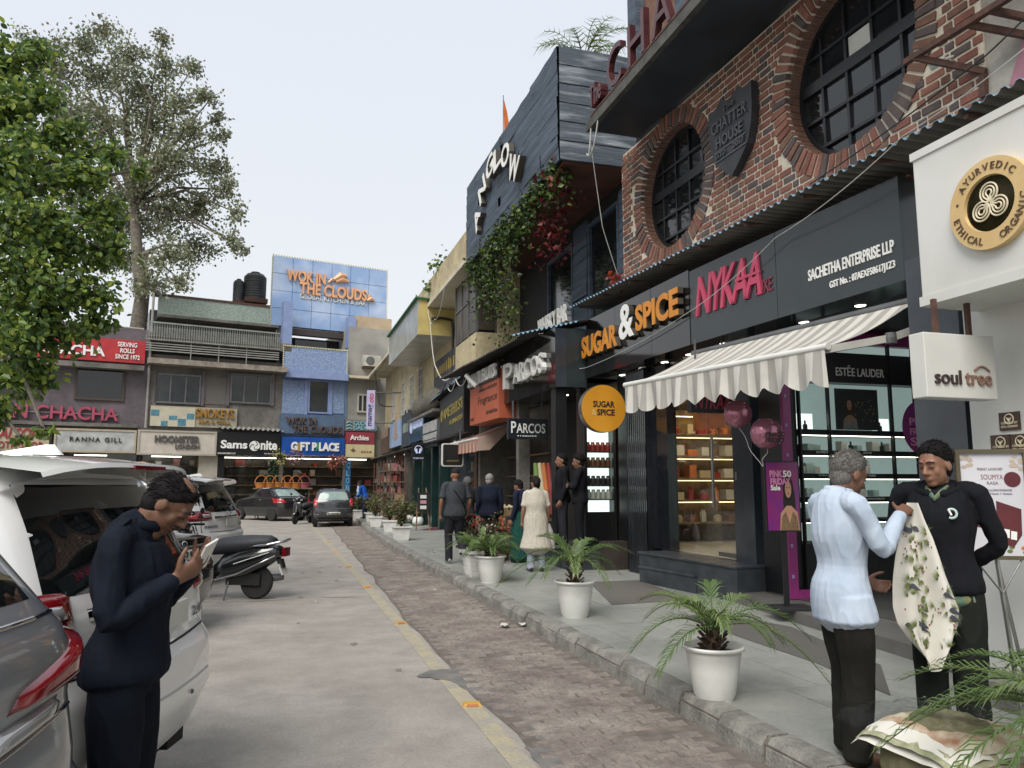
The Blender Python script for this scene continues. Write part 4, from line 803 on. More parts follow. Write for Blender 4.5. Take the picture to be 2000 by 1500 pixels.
# small hanging shop sign above the door
HB = Fr((5.35, 9.0), (6.2, 9.0)); hbx = thing('hanging_sign', 'black hanging sign with pink lettering half hidden behind the awning valance', 'sign', HB.pt(.3, 2.7)); a0, a1 = HB.pix(1350, 790)[0], HB.pix(1432, 790)[0]; z0, z1 = HB.pix(1390, 806)[1], HB.pix(1390, 765)[1]
MB().fbox(HB, a0, a1, z0, z1, -.1, 0).build('sign_box', m_black, hbx); text('NYKAA', m_pink, hbx, HB, a0 + .05, a1 - .05, z0 + .05, z1 - .04, .001, dep=.01, off=.02, shear=.25); MB().fbox(HB, a0 + .1, a0 + .12, z1, 3.56, -.06, -.04).fbox(HB, a1 - .12, a1 - .1, z1, 3.56, -.06, -.04).build('hanger_post', m_metalgrey, hbx)
# ======================= dark timber restaurant building =======================
ab = thing('timber_building', 'black timber clad restaurant building with an overhanging plank box', 'building', (5.6, 16, 0))
AX, AY0, AY1 = 4.7, 12.62, 19.9; AF = Fr((AX, AY1), (AX, AY0)); ZB, ZT = 7.52, 9.75
def zslope(s): return 0.0
core = MB().box(AX + .03, 6.6, AY0 + .03, AY1, ZB + .02, ZT - .02); core.build('box_core', m_matblack, ab)
nr = 9; rh = (ZT - ZB) / nr
for i in range(nr):
    cuts = [0] + sorted(rnd.uniform(.8, AF.L - .8) for _ in range(2)) + [AF.L]
    for a0, a1 in zip(cuts[:-1], cuts[1:]):
        if a1 - a0 < .3: continue
        n1 = rnd.uniform(.0, .03); z0 = ZB + i * rh + .008; z1 = ZB + (i + 1) * rh - .006; k = 14; top = []; bot = []; tb = []; bb_ = []
        for q in range(k + 1):
            a = a0 + .006 + (a1 - a0 - .012) * q / k; w1 = n1 + .018 * noise.noise(Vector((a * 2.5, i * 3.1, 1))); bot.append(AF.pt(a, z0 + .01 * noise.noise(Vector((a * 3, i, 5))), w1)); top.append(AF.pt(a, z1 + .01 * noise.noise(Vector((a * 3, i, 9))), w1 + .01)); tb.append(AF.pt(a, z1, -.04)); bb_.append(AF.pt(a, z0, -.04))
        MB().grid([bb_, bot, top, tb]).build('plank', m_plank, ab)
EF2 = Fr((AX, AY0), (6.3, AY0))
for i in range(6):
    z0 = ZB + i * (ZT - ZB) / 6; k = 8; r_ = [[], [], [], []]
    for q in range(k + 1):
        a = .004 + 1.55 * q / k; n_ = .03 + .015 * noise.noise(Vector((a * 3, i * 2.2, 4))); r_[0].append(EF2.pt(a, z0 + .01, -.03)); r_[1].append(EF2.pt(a, z0 + .01, n_)); r_[2].append(EF2.pt(a, z0 + .36, n_)); r_[3].append(EF2.pt(a, z0 + .36, -.03))
    MB().grid(r_).build('plank', m_plankp, ab)
MB().box(AX + .1, 6.5, AY0 + .05, AY1, ZB - .04, ZB + .015).build('box_soffit', mat('brown_ply_soffit', '5d3a2a', '432a1f', rough=.7, s=3, bump=.2), ab)
MB().box(6.22, 6.6, 12.66, 19.9, 3.6, ZB - .05).build('rear_wall', m_matblack, ab)
RW = Fr((6.2, 19.9), (6.2, 12.66))
for a0, a1, z0, z1 in ((5.2, 6.75, 4.6, 7.1), (2.6, 4.3, 4.5, 7.0)):
    wf = MB(); 
    for b0, b1, c0, c1 in ((a0, a0 + .08, z0, z1), (a1 - .08, a1, z0, z1), (a0 + .08, a1 - .08, z0, z0 + .08), (a0 + .08, a1 - .08, z1 - .08, z1)): wf.fbox(RW, b0, b1, c0, c1, -.02, .1)
    wo = wf.build('window', m_plank, ab); MB().fbox(RW, a0 + .08, a1 - .08, z0 + .08, z1 - .08, .02, .03).build('pane', m_darkglass, wo)
for i in range(11):
    z0 = 4.5 + i * .275; 
    if z0 > 7.2: break
    for a0, a1 in ((6.8, 7.22), (4.35, 5.15)): MB().fbox(RW, a0, a1, z0, z0 + .26, .0, .09 + rnd.uniform(0, .03)).build('plank', m_plank, ab)
MB().fbox(RW, 0, 7.24, 4.3, 4.5, .0, .16).build('sill_beam', m_plank, ab)
wl = thing('wall_letters', 'white WHISKY BAR letters on the dark ledge above the small roof', 'sign', RW.pt(4, 4.5, .2)); WB = Fr((5.6, 17.2), (5.6, 12.9)); a0, z0 = WB.pix(1052, 636); a1, z1 = WB.pix(1108, 596); text('WHISKY BAR', m_letter_white, wl, WB, a0, a1, 4.98, 5.36, 0, dep=.03, off=.01); MB().fbox(WB, a0, a1, 4.92, 4.97, -.03, .03).fbox(WB, a0 + .1, a0 + .15, 4.3, 4.92, -.03, .0).fbox(WB, a1 - .15, a1 - .1, 4.3, 4.92, -.03, .0).build('letter_rail', m_black, wl)
MB().fbox(WB, 0, 4.3, 4.12, 4.3, -.6, .06).build('roof_ledge', m_plank, ab)
# arch of letters
al_ = thing('facade_letters', 'white raised letters set in an arch on the black planks', 'sign', AF.pt(3, 8.5, .05)); pos = [(940, 428), (950, 372), (965, 327), (980, 309), (996, 304), (1013, 329)]; pp = [AF.pix(x, y, .06) for x, y in pos]
for i, ch in enumerate('ANGLOW'):
    p = pp[i]; a = pp[max(0, i - 1)]; b = pp[min(5, i + 1)]; tg = math.atan2(b[1] - a[1], b[0] - a[0]); tg = {0: .75, 1: .5, 2: .25, 3: .05, 4: -.1, 5: -.45}[i]
    w_, h_ = (.62, .52) if ch != 'W' else (.8, .55)
    for m_, n_, d_ in ((m_ltside, .05, .12), (m_letter_white, .171, .012)): text(ch, m_, al_, AF, p[0] - w_ / 2, p[0] + w_ / 2, p[1] - h_ / 2, p[1] + h_ / 2, n_, dep=d_, off=.02, rot=tg, name='letter_side' if d_ > .1 else 'lettering')
# ivy and red creeper
def leaf_cloud(mb, pts, size, rn, mi=1, droop=.3, rd=False):
    for p in pts:
        d = Vector((rn.gauss(0, 1), rn.gauss(0, 1), rn.gauss(-droop, .8))).normalized(); n = Vector((rn.gauss(0, 1), rn.gauss(0, 1), rn.gauss(.6, .8))).normalized(); u = d.cross(n)
        if u.length < .1: continue
        u.normalize(); s = size * rn.uniform(.6, 1.25); n = u.cross(d); q = p + d * s; mid = p + d * (s * .45)
        if rd: mb.add([p, p + d * s * .2 + u * s * .26 + n * s * .07, p + d * s * .55 + u * s * .33 + n * s * .09, p + d * s * .85 + u * s * .16 + n * s * .04, q - n * s * .06, p + d * s * .85 - u * s * .16 + n * s * .04, p + d * s * .55 - u * s * .33 + n * s * .09, p + d * s * .2 - u * s * .26 + n * s * .07], [(0, 1, 2, 3, 4), (0, 4, 5, 6, 7)], rn.randrange(mi)); continue
        mb.add([p, mid + u * s * .36 + n * s * .1, q, mid - u * s * .36 + n * s * .1], [(0, 1, 2), (0, 2, 3)], rn.randrange(mi))
L_ivy = [leafmat('ivy_leaf', '3d5224', '2c3f1c'), leafmat('ivy_leaf_pale', '667a35', '54682c'), leafmat('ivy_leaf_dark', '26361b', '1d2b16')]
rn = random.Random(5); iv = thing('ivy_vine', 'green ivy hanging along the lower edge of the black plank box', 'vine', (4.9, 15, 6)); pts = []
for k in range(2300):
    a = rn.uniform(0, 7.1); lo = .5 + .55 * max(0, noise.noise(Vector((a * .9, 3, 0))) + .3) + (1.2 if 1.0 < a < 2.2 else 0); z = ZB + .1 - abs(rn.gauss(0, .45)) * lo; pts.append(AF.pt(a, z, rn.uniform(-.35, .12)))
strands = [(3.55, 3.0), (3.1, 3.6), (3.85, 2.3), (2.2, 1.9), (1.5, 1.5), (.6, 1.3), (2.8, 1.7)]
stm = MB()
for a, L in strands:
    P = [AF.pt(a + .08 * math.sin(j * .7), ZB - j * L / 14, -.15 + .05 * math.cos(j)) for j in range(15)]; stm.tube(P, .008, 5)
    for j in range(int(L * 75)): q = P[min(14, int(rn.uniform(0, 15)))]; pts.append(q + Vector((rn.gauss(0, .09), rn.gauss(0, .1), rn.gauss(0, .1))))
mb = MB(); leaf_cloud(mb, pts, .11, rn, 3); mb.build('leaves', L_ivy, iv); stm.build('stems', m_rust, iv)
rc = thing('red_creeper', 'red leafy creeper hanging under the corner of the plank box', 'vine', (5.2, 13, 6.8)); pts = []
for c, n_ in ((AF.pt(6.6, 7.2, -.3), 70), (AF.pt(5.9, 6.7, -.4), 120), (AF.pt(5.2, 6.5, -.5), 80), (AF.pt(6.9, 7.4, -.1), 40)):
    for k in range(n_): pts.append(c + Vector((rn.gauss(0, .16), rn.gauss(0, .2), rn.gauss(0, .22))))
mb = MB(); leaf_cloud(mb, pts, .13, rn, 2); mb.build('leaves', [leafmat('red_leaf', '7d1f1d', '5f1515'), leafmat('red_leaf_dark', '541a1a', '3d1111')], rc)
rc2 = thing('red_flower_tuft', 'small tuft of red artificial flowers at the foot of the brick wall', 'flowers', (5.6, 12, 5)); pts = []; c = G(1203, 546, 5.1)
for k in range(50): pts.append(c + Vector((rn.gauss(0, .06), rn.gauss(0, .1), rn.gauss(0, .07))))
mb = MB(); leaf_cloud(mb, pts, .1, rn, 2); mb.build('leaves', [MATS['red_leaf'], leafmat('orange_leaf', 'a3421f', '8a2f18')], rc2)
# roof palm, flag
rp_ = thing('roof_palm', 'feathery green palm on the roof behind the plank box', 'plant', (6.2, 14.1, ZT)); mb = MB(); c = PXD(1140, 122, 15.2)
for k in range(26):
    az = rn.uniform(0, 6.28); ln = rn.uniform(.7, 1.3); P = [c + Vector((math.cos(az) * ln * u * .8, math.sin(az) * ln * u * .8, ln * (1.1 * u - .75 * u * u))) for u in [j / 8 for j in range(9)]]; mb.tube(P, .008, 4)
    for j in range(2, 9):
        for sd in (-1, 1):
            d = (P[j] - P[j - 1]).normalized(); u = d.cross(Vector((0, 0, 1))).normalized() * sd; q = P[j] + (u * .8 + d * .6) * .28 - Vector((0, 0, .06)); mb.add([P[j] + d * .012, q, P[j] - d * .012], [(0, 1, 2)])
mb.build('fronds', leafmat('palm_leaf_light', '7d9150', '667b40'), rp_)
fl = thing('saffron_flag', 'narrow saffron flag on a pole above the plank box roof', 'flag', (5.6, 19, ZT)); pf_ = at(983, 20.5); fz = lambda y: PXD(983, y, 20.5).z; pf_ = PXD(983, 230, 20.5); MB().tube([(pf_.x, pf_.y, ZT - .1), (pf_.x, pf_.y, fz(186))], .014, 6).build('flag_pole', m_metalgrey, fl); MB().add([(pf_.x, pf_.y, fz(190)), (pf_.x + .03, pf_.y, fz(262)), (pf_.x + .2, pf_.y + .05, fz(245)), (pf_.x + .13, pf_.y + .06, fz(215))], [(0, 1, 2, 3)]).build('flag_cloth', mat('saffron', 'c4661f', 'b05518'), fl)
# ======================= small roofs over the next shops =======================
corrugated('corrugated_roof', 'dark corrugated roof over the silver lettered fascia beneath the whisky bar letters', G(998, 656, 4.5), G(1128, 628, 4.62), (.95, .0, .15), 4.7, mbm=mat('dark_sheet_underside', '3a3835', '2d2b29', rough=.7))
corrugated('corrugated_roof', 'rusty brown corrugated roof over the orange fruit shop sign', G(858, 741, 4.35), G(1010, 660, 4.5), (1.3, .0, .25), 4.7, mt=mat('brown_sheet_top', '5a5048', '453d37'), mbm=MATS['dark_sheet_underside'])
corrugated('corrugated_roof', 'narrow corrugated roof edge above the olive sign with gold letters', G(842, 783, 4.52), G(907, 728, 4.52), (.8, 0, .1), 4.7, mbm=MATS['dark_sheet_underside'])
# ======================= Parcos =======================
PC = Fr((4.74, 16.35), (4.82, 13.24)); ps = thing('shop_sign', 'glossy black corner fascia with large silver letters', 'sign', PC.pt(1.5, 3.4))
MB().fbox(PC, 0, PC.L, 3.38, 4.52, -.6, 0).build('sign_panel', m_mirror, ps)
PSd = Fr((4.823, 13.235), (5.42, 13.235)); MB().fbox(PSd, .0, .22, 3.4, 4.5, -.04, .004).build('side_panel', m_greygr, ps); MB().fbox(PSd, .224, .62, 3.4, 4.5, -.04, .002).build('side_panel', m_signglass, ps)
qa = lambda x: PC.pix(x, 740)[0]; m_silver = mat('silver_letters', 'cfcfcb', 'bdbdb9', rough=.3, metal=.1)
text('P', m_silver, ps, PC, qa(990), qa(1009), 3.68, 4.22, .0, dep=.1, off=.01); text('ARCOS', m_silver, ps, PC, qa(1010), qa(1068), 3.72, 4.12, .0, dep=.1, off=.01)
PB = Fr((4.3, 15.6), (5.2, 15.6)); pbs = thing('hanging_sign', 'square black hanging sign with white lettering over the fruit stall', 'sign', PB.pt(.3, 2.8)); a0, a1 = PB.pix(993, 840)[0], PB.pix(1070, 840)[0]; z0, z1 = PB.pix(1030, 858)[1], PB.pix(1030, 818)[1]
MB().fbox(PB, a0, a1, z0, z1, -.12, 0).build('sign_box', mat('sign_navy', '161b22', '1b2129', rough=.3), pbs); text('P', m_letter_white, pbs, PB, a0 + .06, a0 + .17, z0 + .13, z1 - .06, .001, dep=.006, off=.012); text('ARCOS', m_letter_white, pbs, PB, a0 + .18, a1 - .06, z0 + .13, z1 - .1, .001, dep=.006, off=.012); bars(m_letter_white, pbs, PB, a0 + .2, a1 - .25, z0 + .06, z0 + .085, .001, 8)
MB().fbox(PB, a0 + .1, a0 + .13, z1, 3.38, -.07, -.04).fbox(PB, a1 - .13, a1 - .1, z1, 3.38, -.07, -.04).build('hanger_post', m_metalgrey, pbs)
pc = thing('shopfront', 'dark perfume shop doorway with raised step where two men in black stand', 'shopfront', (5.4, 14, .13))
MB().box(4.85, 6.2, 12.72, 16.2, .131, .43).build('step', m_stepst, pc, bevel=.01); MB().box(6.1, 6.3, 13.3, 16.4, .43, 3.4).build('back_wall', m_interior, pc); MB().box(4.86, 5.08, 13.35, 13.6, .43, 3.4).build('corner_post', m_black, pc); MB().box(5.45, 5.75, 13.6, 13.8, .43, 3.4).build('brown_door', mat('brown_door', '3a2620', '2b1c18', rough=.4), pc); MB().box(4.9, 6.2, 13.3, 16.3, 3.4, 3.5).build('soffit', m_black, pc)
MB().box(5.3, 5.34, 14.2, 14.4, 2.0, 2.3).build('notice', m_white, pc)
for x, y in ((1032, 787), (1102, 772)): p = G(x, y, 3.39); MB().lathe((p.x, p.y, 3.385), [(.08, 0), (.09, .01)], 16).build('downlight', m_downlight, pc)
MB().box(5.43, 5.93, 12.55, 12.75, .13, .62).build('dark_plinth', mat('brown_plinth', '3a332f', '2c2724', rough=.5), pc)
# lit jar cabinet
JC = Fr((5.3, 13.3), (6.0, 13.3)); jc = thing('jar_cabinet', 'lit glass cabinet of red jars beside the round yellow sign', 'cabinet', JC.pt(.3, .43)); ja0, ja1 = JC.pix(1147, 950)[0], JC.pix(1198, 950)[0]; jz = lambda y: JC.pix(1175, y)[1]
MB().fbox(JC, ja0, ja1, .43, 3.2, -.25, -.2).build('cabinet_back', m_lit, jc); MB().fbox(JC, ja0 - .05, ja0, .43, 3.3, -.25, .02).fbox(JC, ja1, ja1 + .05, .43, 3.3, -.25, .02).build('cabinet_side', m_black, jc); MB().fbox(JC, ja0, ja1, .43, jz(1000), -.199, 0).build('cabinet_base', m_black, jc)
for y in (882, 912, 948, 975): MB().fbox(JC, ja0, ja1, jz(y) - .02, jz(y), -.199, -.02).build('shelf', m_greyglass, jc)
MB().fbox(JC, ja0, ja1, jz(998), 3.2, -.004, .002).build('glass_pane', m_glass, jc)
for y, m_ in ((882, m_goods[0]), (912, m_goods[2]), (948, m_goods[5]), (975, m_goods[4])):
    for k in range(5): a = ja0 + .06 + k * (ja1 - ja0 - .12) / 4; tag(MB().lathe(JC.pt(a, jz(y), -.1), [(.045, 0), (.05, .02), (.05, .12), (.035, .15), (.035, .18)], 10).build('jar', m_), {882: 'red jar on the top shelf of the lit cabinet', 912: 'brown jar on the second shelf of the lit cabinet', 948: 'dark jar on the third shelf of the lit cabinet', 975: 'white jar on the lowest shelf of the lit cabinet'}[y], 'jar', 'jars in the lit cabinet')
# round yellow sign
YS = Fr((4.6, 12.1), (6.0, 12.1)); ys = thing('round_sign', 'round yellow projecting sign with two lines of black letters', 'sign', YS.pt(.6, 2.5)); yc, yz = YS.pix(1179, 798); yr = YS.pix(1222, 798)[0] - yc
def disc(fr, c, z, r, n0, n1, seg=48): return MB().prism([(c + r * math.cos(2 * math.pi * k / seg), z + r * math.sin(2 * math.pi * k / seg)) for k in range(seg)], fr, n0, n1)
disc(YS, yc, yz, yr, -.14, 0).build('sign_drum', m_steel, ys); disc(YS, yc, yz, yr * .985, .001, .012).build('sign_face', mat('mustard_face', 'c58a25', 'b87f20', rough=.35), ys)
text('SUGAR', m_black, ys, YS, yc - .2, yc + .2, yz + .02, yz + .13, .013, dep=.004, off=.03); text('SPICE', m_black, ys, YS, yc - .13, yc + .2, yz - .12, yz - .01, .013, dep=.004, off=.03); text('&', mat('pale_yellow', 'd4b878'), ys, YS, yc - .22, yc - .14, yz - .12, yz - .01, .013, dep=.004)
MB().fbox(YS, yc + yr, yc + yr + .4, yz - .02, yz + .02, -.09, -.05).build('bracket', m_black, ys)
# ======================= fruit shop =======================
OS = Fr((4.56, 18.85), (4.62, 16.38)); os_ = thing('shop_sign', 'orange fascia sign with a black name band on top', 'sign', OS.pt(1.2, 3.1)); MB().fbox(OS, 0, OS.L, 3.08, 4.2, -.5, 0).build('sign_panel', mat('orange_sign', 'a8583c', '9c4e35', rough=.5, s=2), os_)
text('SHANTI FRUITS', m_letter_white, os_, OS, .05, OS.L - .05, 4.02, 4.32, .03, dep=.06, off=.01); MB().fbox(OS, -.02, OS.L, 3.98, 4.36, -.04, .025).build('name_band', m_black, os_)
for z0, z1, u0, u1, k in ((3.82, 3.9, .35, .95, 12), (3.24, 3.32, .6, .97, 9), (3.18, 3.26, .03, .16, 4)): bars(mat('brown_print', '4a2c1e'), os_, OS, OS.L * u0, OS.L * u1, z0, z1, .002, k)
for tx, z0, z1, u0, u1 in (('Fragrance', 3.46, 3.7, .3, .95),): text(tx, mat('brown_print', '4a2c1e'), os_, OS, OS.L * u0, OS.L * u1, z0, z1, .002, dep=.004, off=.01, shear=.2 if 'F' in tx else 0)
sl_ = thing('tilted_lamp', 'white tube lamp leaning in front of the fruit shop name', 'lamp', OS.pt(1, 4.1, .2)); MB().tube([OS.pt(.75, 4.25, .3), OS.pt(1.05, 3.95, .12)], .06, 8).build('lamp_body', m_white, sl_); MB().tube([OS.pt(1.05, 3.95, .12), OS.pt(1.1, 3.9, -.02)], .02, 6).build('lamp_arm', m_metalgrey, sl_)
AWL = G(878, 868, 2.72); AWR = G(945, 852, 2.85); aw2 = thing('shop_awning', 'small pink and white striped awning below the orange sign', 'awning', tuple(AWL)); d_ = (AWR - AWL); AWR = AWL + Vector((0.05, -3.0, 0)); m_aw2 = stripes('pink_stripe', 'b39a8c', '96624f', (0, 1, 0), .16)
mb = MB().grid([[AWL.lerp(AWR, u / 12) for u in range(13)], [AWL.lerp(AWR, u / 12) + Vector((1.0, 0, .42)) for u in range(13)]]); mb.build('fabric', m_aw2, aw2)
rows = []
for j in range(4): rows.append([AWL.lerp(AWR, u / 72) + Vector((-.01 + .02 * math.sin(u * .9) * j / 3, 0, -(.3 + .03 * abs(math.sin(u * .44))) * j / 3)) for u in range(73)])
MB().grid(rows).build('valance', m_aw2, aw2); MB().grid([[AWR + Vector((0, -.005, 0)), AWR + Vector((1.0, -.005, .42))], [AWR + Vector((0, -.005, -.3)), AWR + Vector((.3, -.005, -.28))]]).build('side_valance', m_aw2, aw2); MB().tube([AWL, AWR], .03, 8).build('front_bar', m_white, aw2)
fs_ = thing('fruit_shop', 'open fruit shop front with shelves under the orange sign', 'shop', (5.4, 17, .13)); MB().box(6.3, 6.5, 16.2, 20.2, .131, 3.6).build('back_wall', mat('shop_grey', '5a554e', '403c37'), fs_); MB().box(5.0, 5.25, 16.1, 16.3, .131, 3.4).build('pillar', m_greywall, fs_); MB().box(5.1, 6.3, 19.9, 20.1, .131, 3.4).build('side_wall', m_greywall, fs_)
for z in (.8, 1.3, 1.8, 2.3): MB().box(5.8, 6.28, 16.4, 19.8, z, z + .03).build('shelf', m_warm, fs_)
m_fr = [mat('fruit_yellow', 'a8953a'), mat('fruit_orange', 'b0642a'), mat('fruit_green', '5f7a35'), mat('fruit_red', '8a2f2a'), mat('fruit_pale', 'b3a888')]
for k, (x, y, z) in enumerate([(4.55, 16.6, .75), (4.6, 17.3, .75), (4.65, 18.0, .75), (4.9, 16.9, .95), (4.95, 17.7, .95)]):
    t = thing('fruit_crate', 'crate of ' + ['orange fruit at the near front', 'yellow fruit in the front middle', 'green fruit at the far front', 'pale fruit at the near back', 'red fruit at the far back'][k] + ' of the stall', 'crate', (x, y, z), group='crates on the fruit stall'); q = MB(); q.box(x - .2, x + .2, y - .3, y + .3, z, z + .03)
    for b in ((x - .2, x - .18, y - .3, y + .3), (x + .18, x + .2, y - .3, y + .3), (x - .18, x + .18, y - .3, y - .28), (x - .18, x + .18, y + .28, y + .3)): q.box(*b, z + .03, z + .15)
    q.build('crate_box', m_warm, t); f_ = MB()
    for j in range(22): f_.ell((x + rn.uniform(-.14, .14), y + rn.uniform(-.24, .24), z + .12 + rn.uniform(0, .06)), .045, .045, .042, 0, 8, 5)
    f_.build('fruit', m_fr[[1, 0, 2, 4, 3][k]], t)['kind'] = 'stuff'
fst = thing('fruit_stall', 'two tier wooden stall holding crates of fruit', 'stall', (4.75, 17.3, .13)); MB().box(4.33, 4.86, 16.25, 18.4, .71, .75).build('stall_top', m_warm, fst); MB().box(4.66, 5.2, 16.5, 18.1, .91, .95).build('stall_top', m_warm, fst)
for x, y in ((4.38, 16.3), (4.38, 18.35), (5.1, 16.6), (5.1, 18.0)): MB().box(x - .025, x + .025, y - .025, y + .025, .131, .71 if x < 4.5 else .91).build('stall_leg', m_rust, fst)
for k, (x, m_) in enumerate(((1050, m_fr[2]), (1058, m_fr[4]), (1066, m_fr[1]), (1075, m_fr[3]))):
    p = at(x, 15.9); p.z = 1.0; tag(MB().tube([p, p + Vector((.02, .05, .5)), p + Vector((-.02, .1, 1.05))], [.05, .09, .04], 8).build('fabric_roll', m_), 'upright wrapped roll leaning at the shop post, ' + ['green', 'pale', 'orange', 'red'][k] + ' one', 'roll', 'wrapped rolls by the perfume shop post')
# ======================= Amethyst and the far right row =======================
AM = Fr((5.16, 25.7), (4.75, 20.3)); am = thing('shop_sign', 'dark olive fascia sign with gold lettering', 'sign', AM.pt(2.5, 3.1)); MB().fbox(AM, 0, AM.L, 3.08, 4.45, -.4, 0).build('sign_panel', mat('dark_olive_sign', '2b2c27', '343530', rough=.4), am); text('AMETHYST', mat('olive_gold', '8d7f42', '7a6d36'), am, AM, 1.0, AM.L - .15, 3.7, 4.02, .002, dep=.02, off=.005, sp=1.1); text('BY RAHUL POPLI', MATS['olive_gold'], am, AM, 2.6, AM.L - .2, 3.42, 3.55, .002, dep=.02); MB().fbox(AM, AM.L + .005, AM.L + .25, 3.0, 4.6, -.4, .05).build('sign_end', m_black, am)
disc(AM, .6, 3.85, .22, .002, .02, 7).build('flower_mark', MATS['olive_gold'], am)
AB = Fr((3.8, 20.0), (5.4, 20.0)); ab_ = thing('hanging_sign', 'black rounded hanging sign with white frame under the olive fascia', 'sign', AB.pt(.5, 2.4)); a0, a1 = AB.pix(863, 890)[0], AB.pix(905, 890)[0]; z0, z1 = AB.pix(884, 911)[1], AB.pix(884, 866)[1]
def rrect(a0, a1, z0, z1, r): 
    P = []
    for cx, cz, q0 in ((a1 - r, z1 - r, 0), (a0 + r, z1 - r, 90), (a0 + r, z0 + r, 180), (a1 - r, z0 + r, 270)): P += [(cx + r * math.cos(R(q0 + i * 18)), cz + r * math.sin(R(q0 + i * 18))) for i in range(6)]
    return P
MB().prism(rrect(a0, a1, z0, z1, .06), AB, -.1, 0).build('sign_box', m_white, ab_); MB().prism(rrect(a0 + .03, a1 - .03, z0 + .03, z1 - .03, .05), AB, .001, .008).build('sign_face', m_black, ab_); text('AMETHYST', MATS['olive_gold'], ab_, AB, a0 + .12, a1 - .12, z0 + .12, z0 + .17, .009, dep=.003); MB().fbox(AB, a1 - .1, a1 - .06, z1, 3.1, -.07, -.03).build('hanger_post', m_metalgrey, ab_)
ROW = Fr((5.05, 43.0), (5.12, 25.75)); rr_ = lambda x: ROW.pix(x, 850)[0]
def rsign(x0, x1, y0, y1, lab, m_, n=.0, dep=.3):
    a0, a1 = rr_(x0), rr_(x1); xm = (x0 + x1) / 2; z0, z1 = ROW.pix(xm, y1, n)[1], ROW.pix(xm, y0, n)[1]; t = thing('shop_sign', lab, 'sign', ROW.pt((a0 + a1) / 2, z0)); MB().fbox(ROW, a0 + .02, a1 - .02, z0, z1, n - dep, n).build('sign_panel', m_, t); return t, a0, a1, z0, z1
m_glow = mat('glow_white_letters', 'b5c0d4', 'a8b4ca', emit='c4d0ff', es=.12)
t, a0, a1, z0, z1 = rsign(829, 857, 822, 872, 'grey fascia with white painted boards beside the olive sign', mat('grey_blue_sign', '4d545c', '40464d'), .05)
for k, (u0, u1) in enumerate(((.58, .98), (.3, .52), (.1, .26))): MB().fbox(ROW, a0 + .1, a1 - .1, z0 + (z1 - z0) * u0, z0 + (z1 - z0) * u1, .052, .08).build('white_board', mat('chalk_board', 'a9a9a4', '7f8082', s=14, lo=.45, hi=.55), t)
t, a0, a1, z0, z1 = rsign(801, 828, 812, 862, 'dark teal fascia with glowing white lettering and round logo', mat('teal_sign', '1c3a44', '25505c', rough=.2), .02); text('THE BODY SHOP', m_glow, t, ROW, a0 + .9, a1 - .1, z0 + .52, z0 + .84, .022, dep=.03); disc(ROW, a0 + .45, z0 + .68, .3, .022, .05).build('round_logo', m_glow, t)
t, a0, a1, z0, z1 = rsign(784, 801, 808, 872, 'narrow slate grey fascia left of the teal sign', mat('slate_sign', '39434a', '2e373d'), .0); bars(mat('pale_print', '8f9a94'), t, ROW, a0 + .4, a1 - .4, z0 + .6, z0 + 1.1, .002, 6)
t, a0, a1, z0, z1 = rsign(763, 784, 822, 872, 'pale blue painted panel with a sail boat on the far shop', mat('sky_print', '7d94b4', '94a6bf', s=3), .05); MB().prism([(a0 + 1.2, z0 + .5), (a0 + 2.6, z0 + .5), (a0 + 2.3, z0 + .3), (a0 + 1.5, z0 + .3)], ROW, .052, .06).prism([(a0 + 1.5, z0 + .55), (a0 + 2.4, z0 + .55), (a0 + 2.0, z0 + 2.2)], ROW, .052, .06).build('boat_print', mat('print_tan', 'a58a72'), t)
t, a0, a1, z0, z1 = rsign(745, 762, 838, 885, 'weathered brown shop board near the end of the right row', mat('brown_board', '574536', '453629', s=5), .05); bars(mat('board_print', '8d7c68'), t, ROW, a0 + .4, a1 - .4, z0 + .8, z0 + 1.4, .052, 7)
# body shop hanging sign
HS = Fr((3.6, 27.5), (5.6, 27.5)); hs_ = thing('hanging_sign', 'black square hanging sign with white round logo', 'sign', HS.pt(1, 2.5)); a0, a1 = HS.pix(805, 885)[0], HS.pix(829, 885)[0]; z0, z1 = HS.pix(817, 899)[1], HS.pix(817, 864)[1]; MB().fbox(HS, a0, a1, z0, z1, -.1, 0).build('sign_box', m_black, hs_); cc_ = (a0 + a1) / 2; mb = MB(); mb.tube([HS.pt(cc_ + .13 * math.cos(i * .3307), (z0 + z1) / 2 + .07 + .13 * math.sin(i * .3307), .01) for i in range(20)], .014, 6); mb.tube([HS.pt(cc_ - .05, z0 + .25, .01), HS.pt(cc_ - .08, z0 + .42, .01)], .04, 6); mb.tube([HS.pt(cc_ + .05, z0 + .25, .01), HS.pt(cc_ + .08, z0 + .42, .01)], .04, 6); mb.build('round_logo', m_glow, hs_); text('THE BODY SHOP', m_glow, hs_, HS, a0 + .03, a1 - .03, z0 + .05, z0 + .1, .002, dep=.004, off=.01); MB().fbox(HS, a1 - .1, a1 - .05, z1, 3.2, -.07, -.03).build('hanger_post', m_black, hs_)
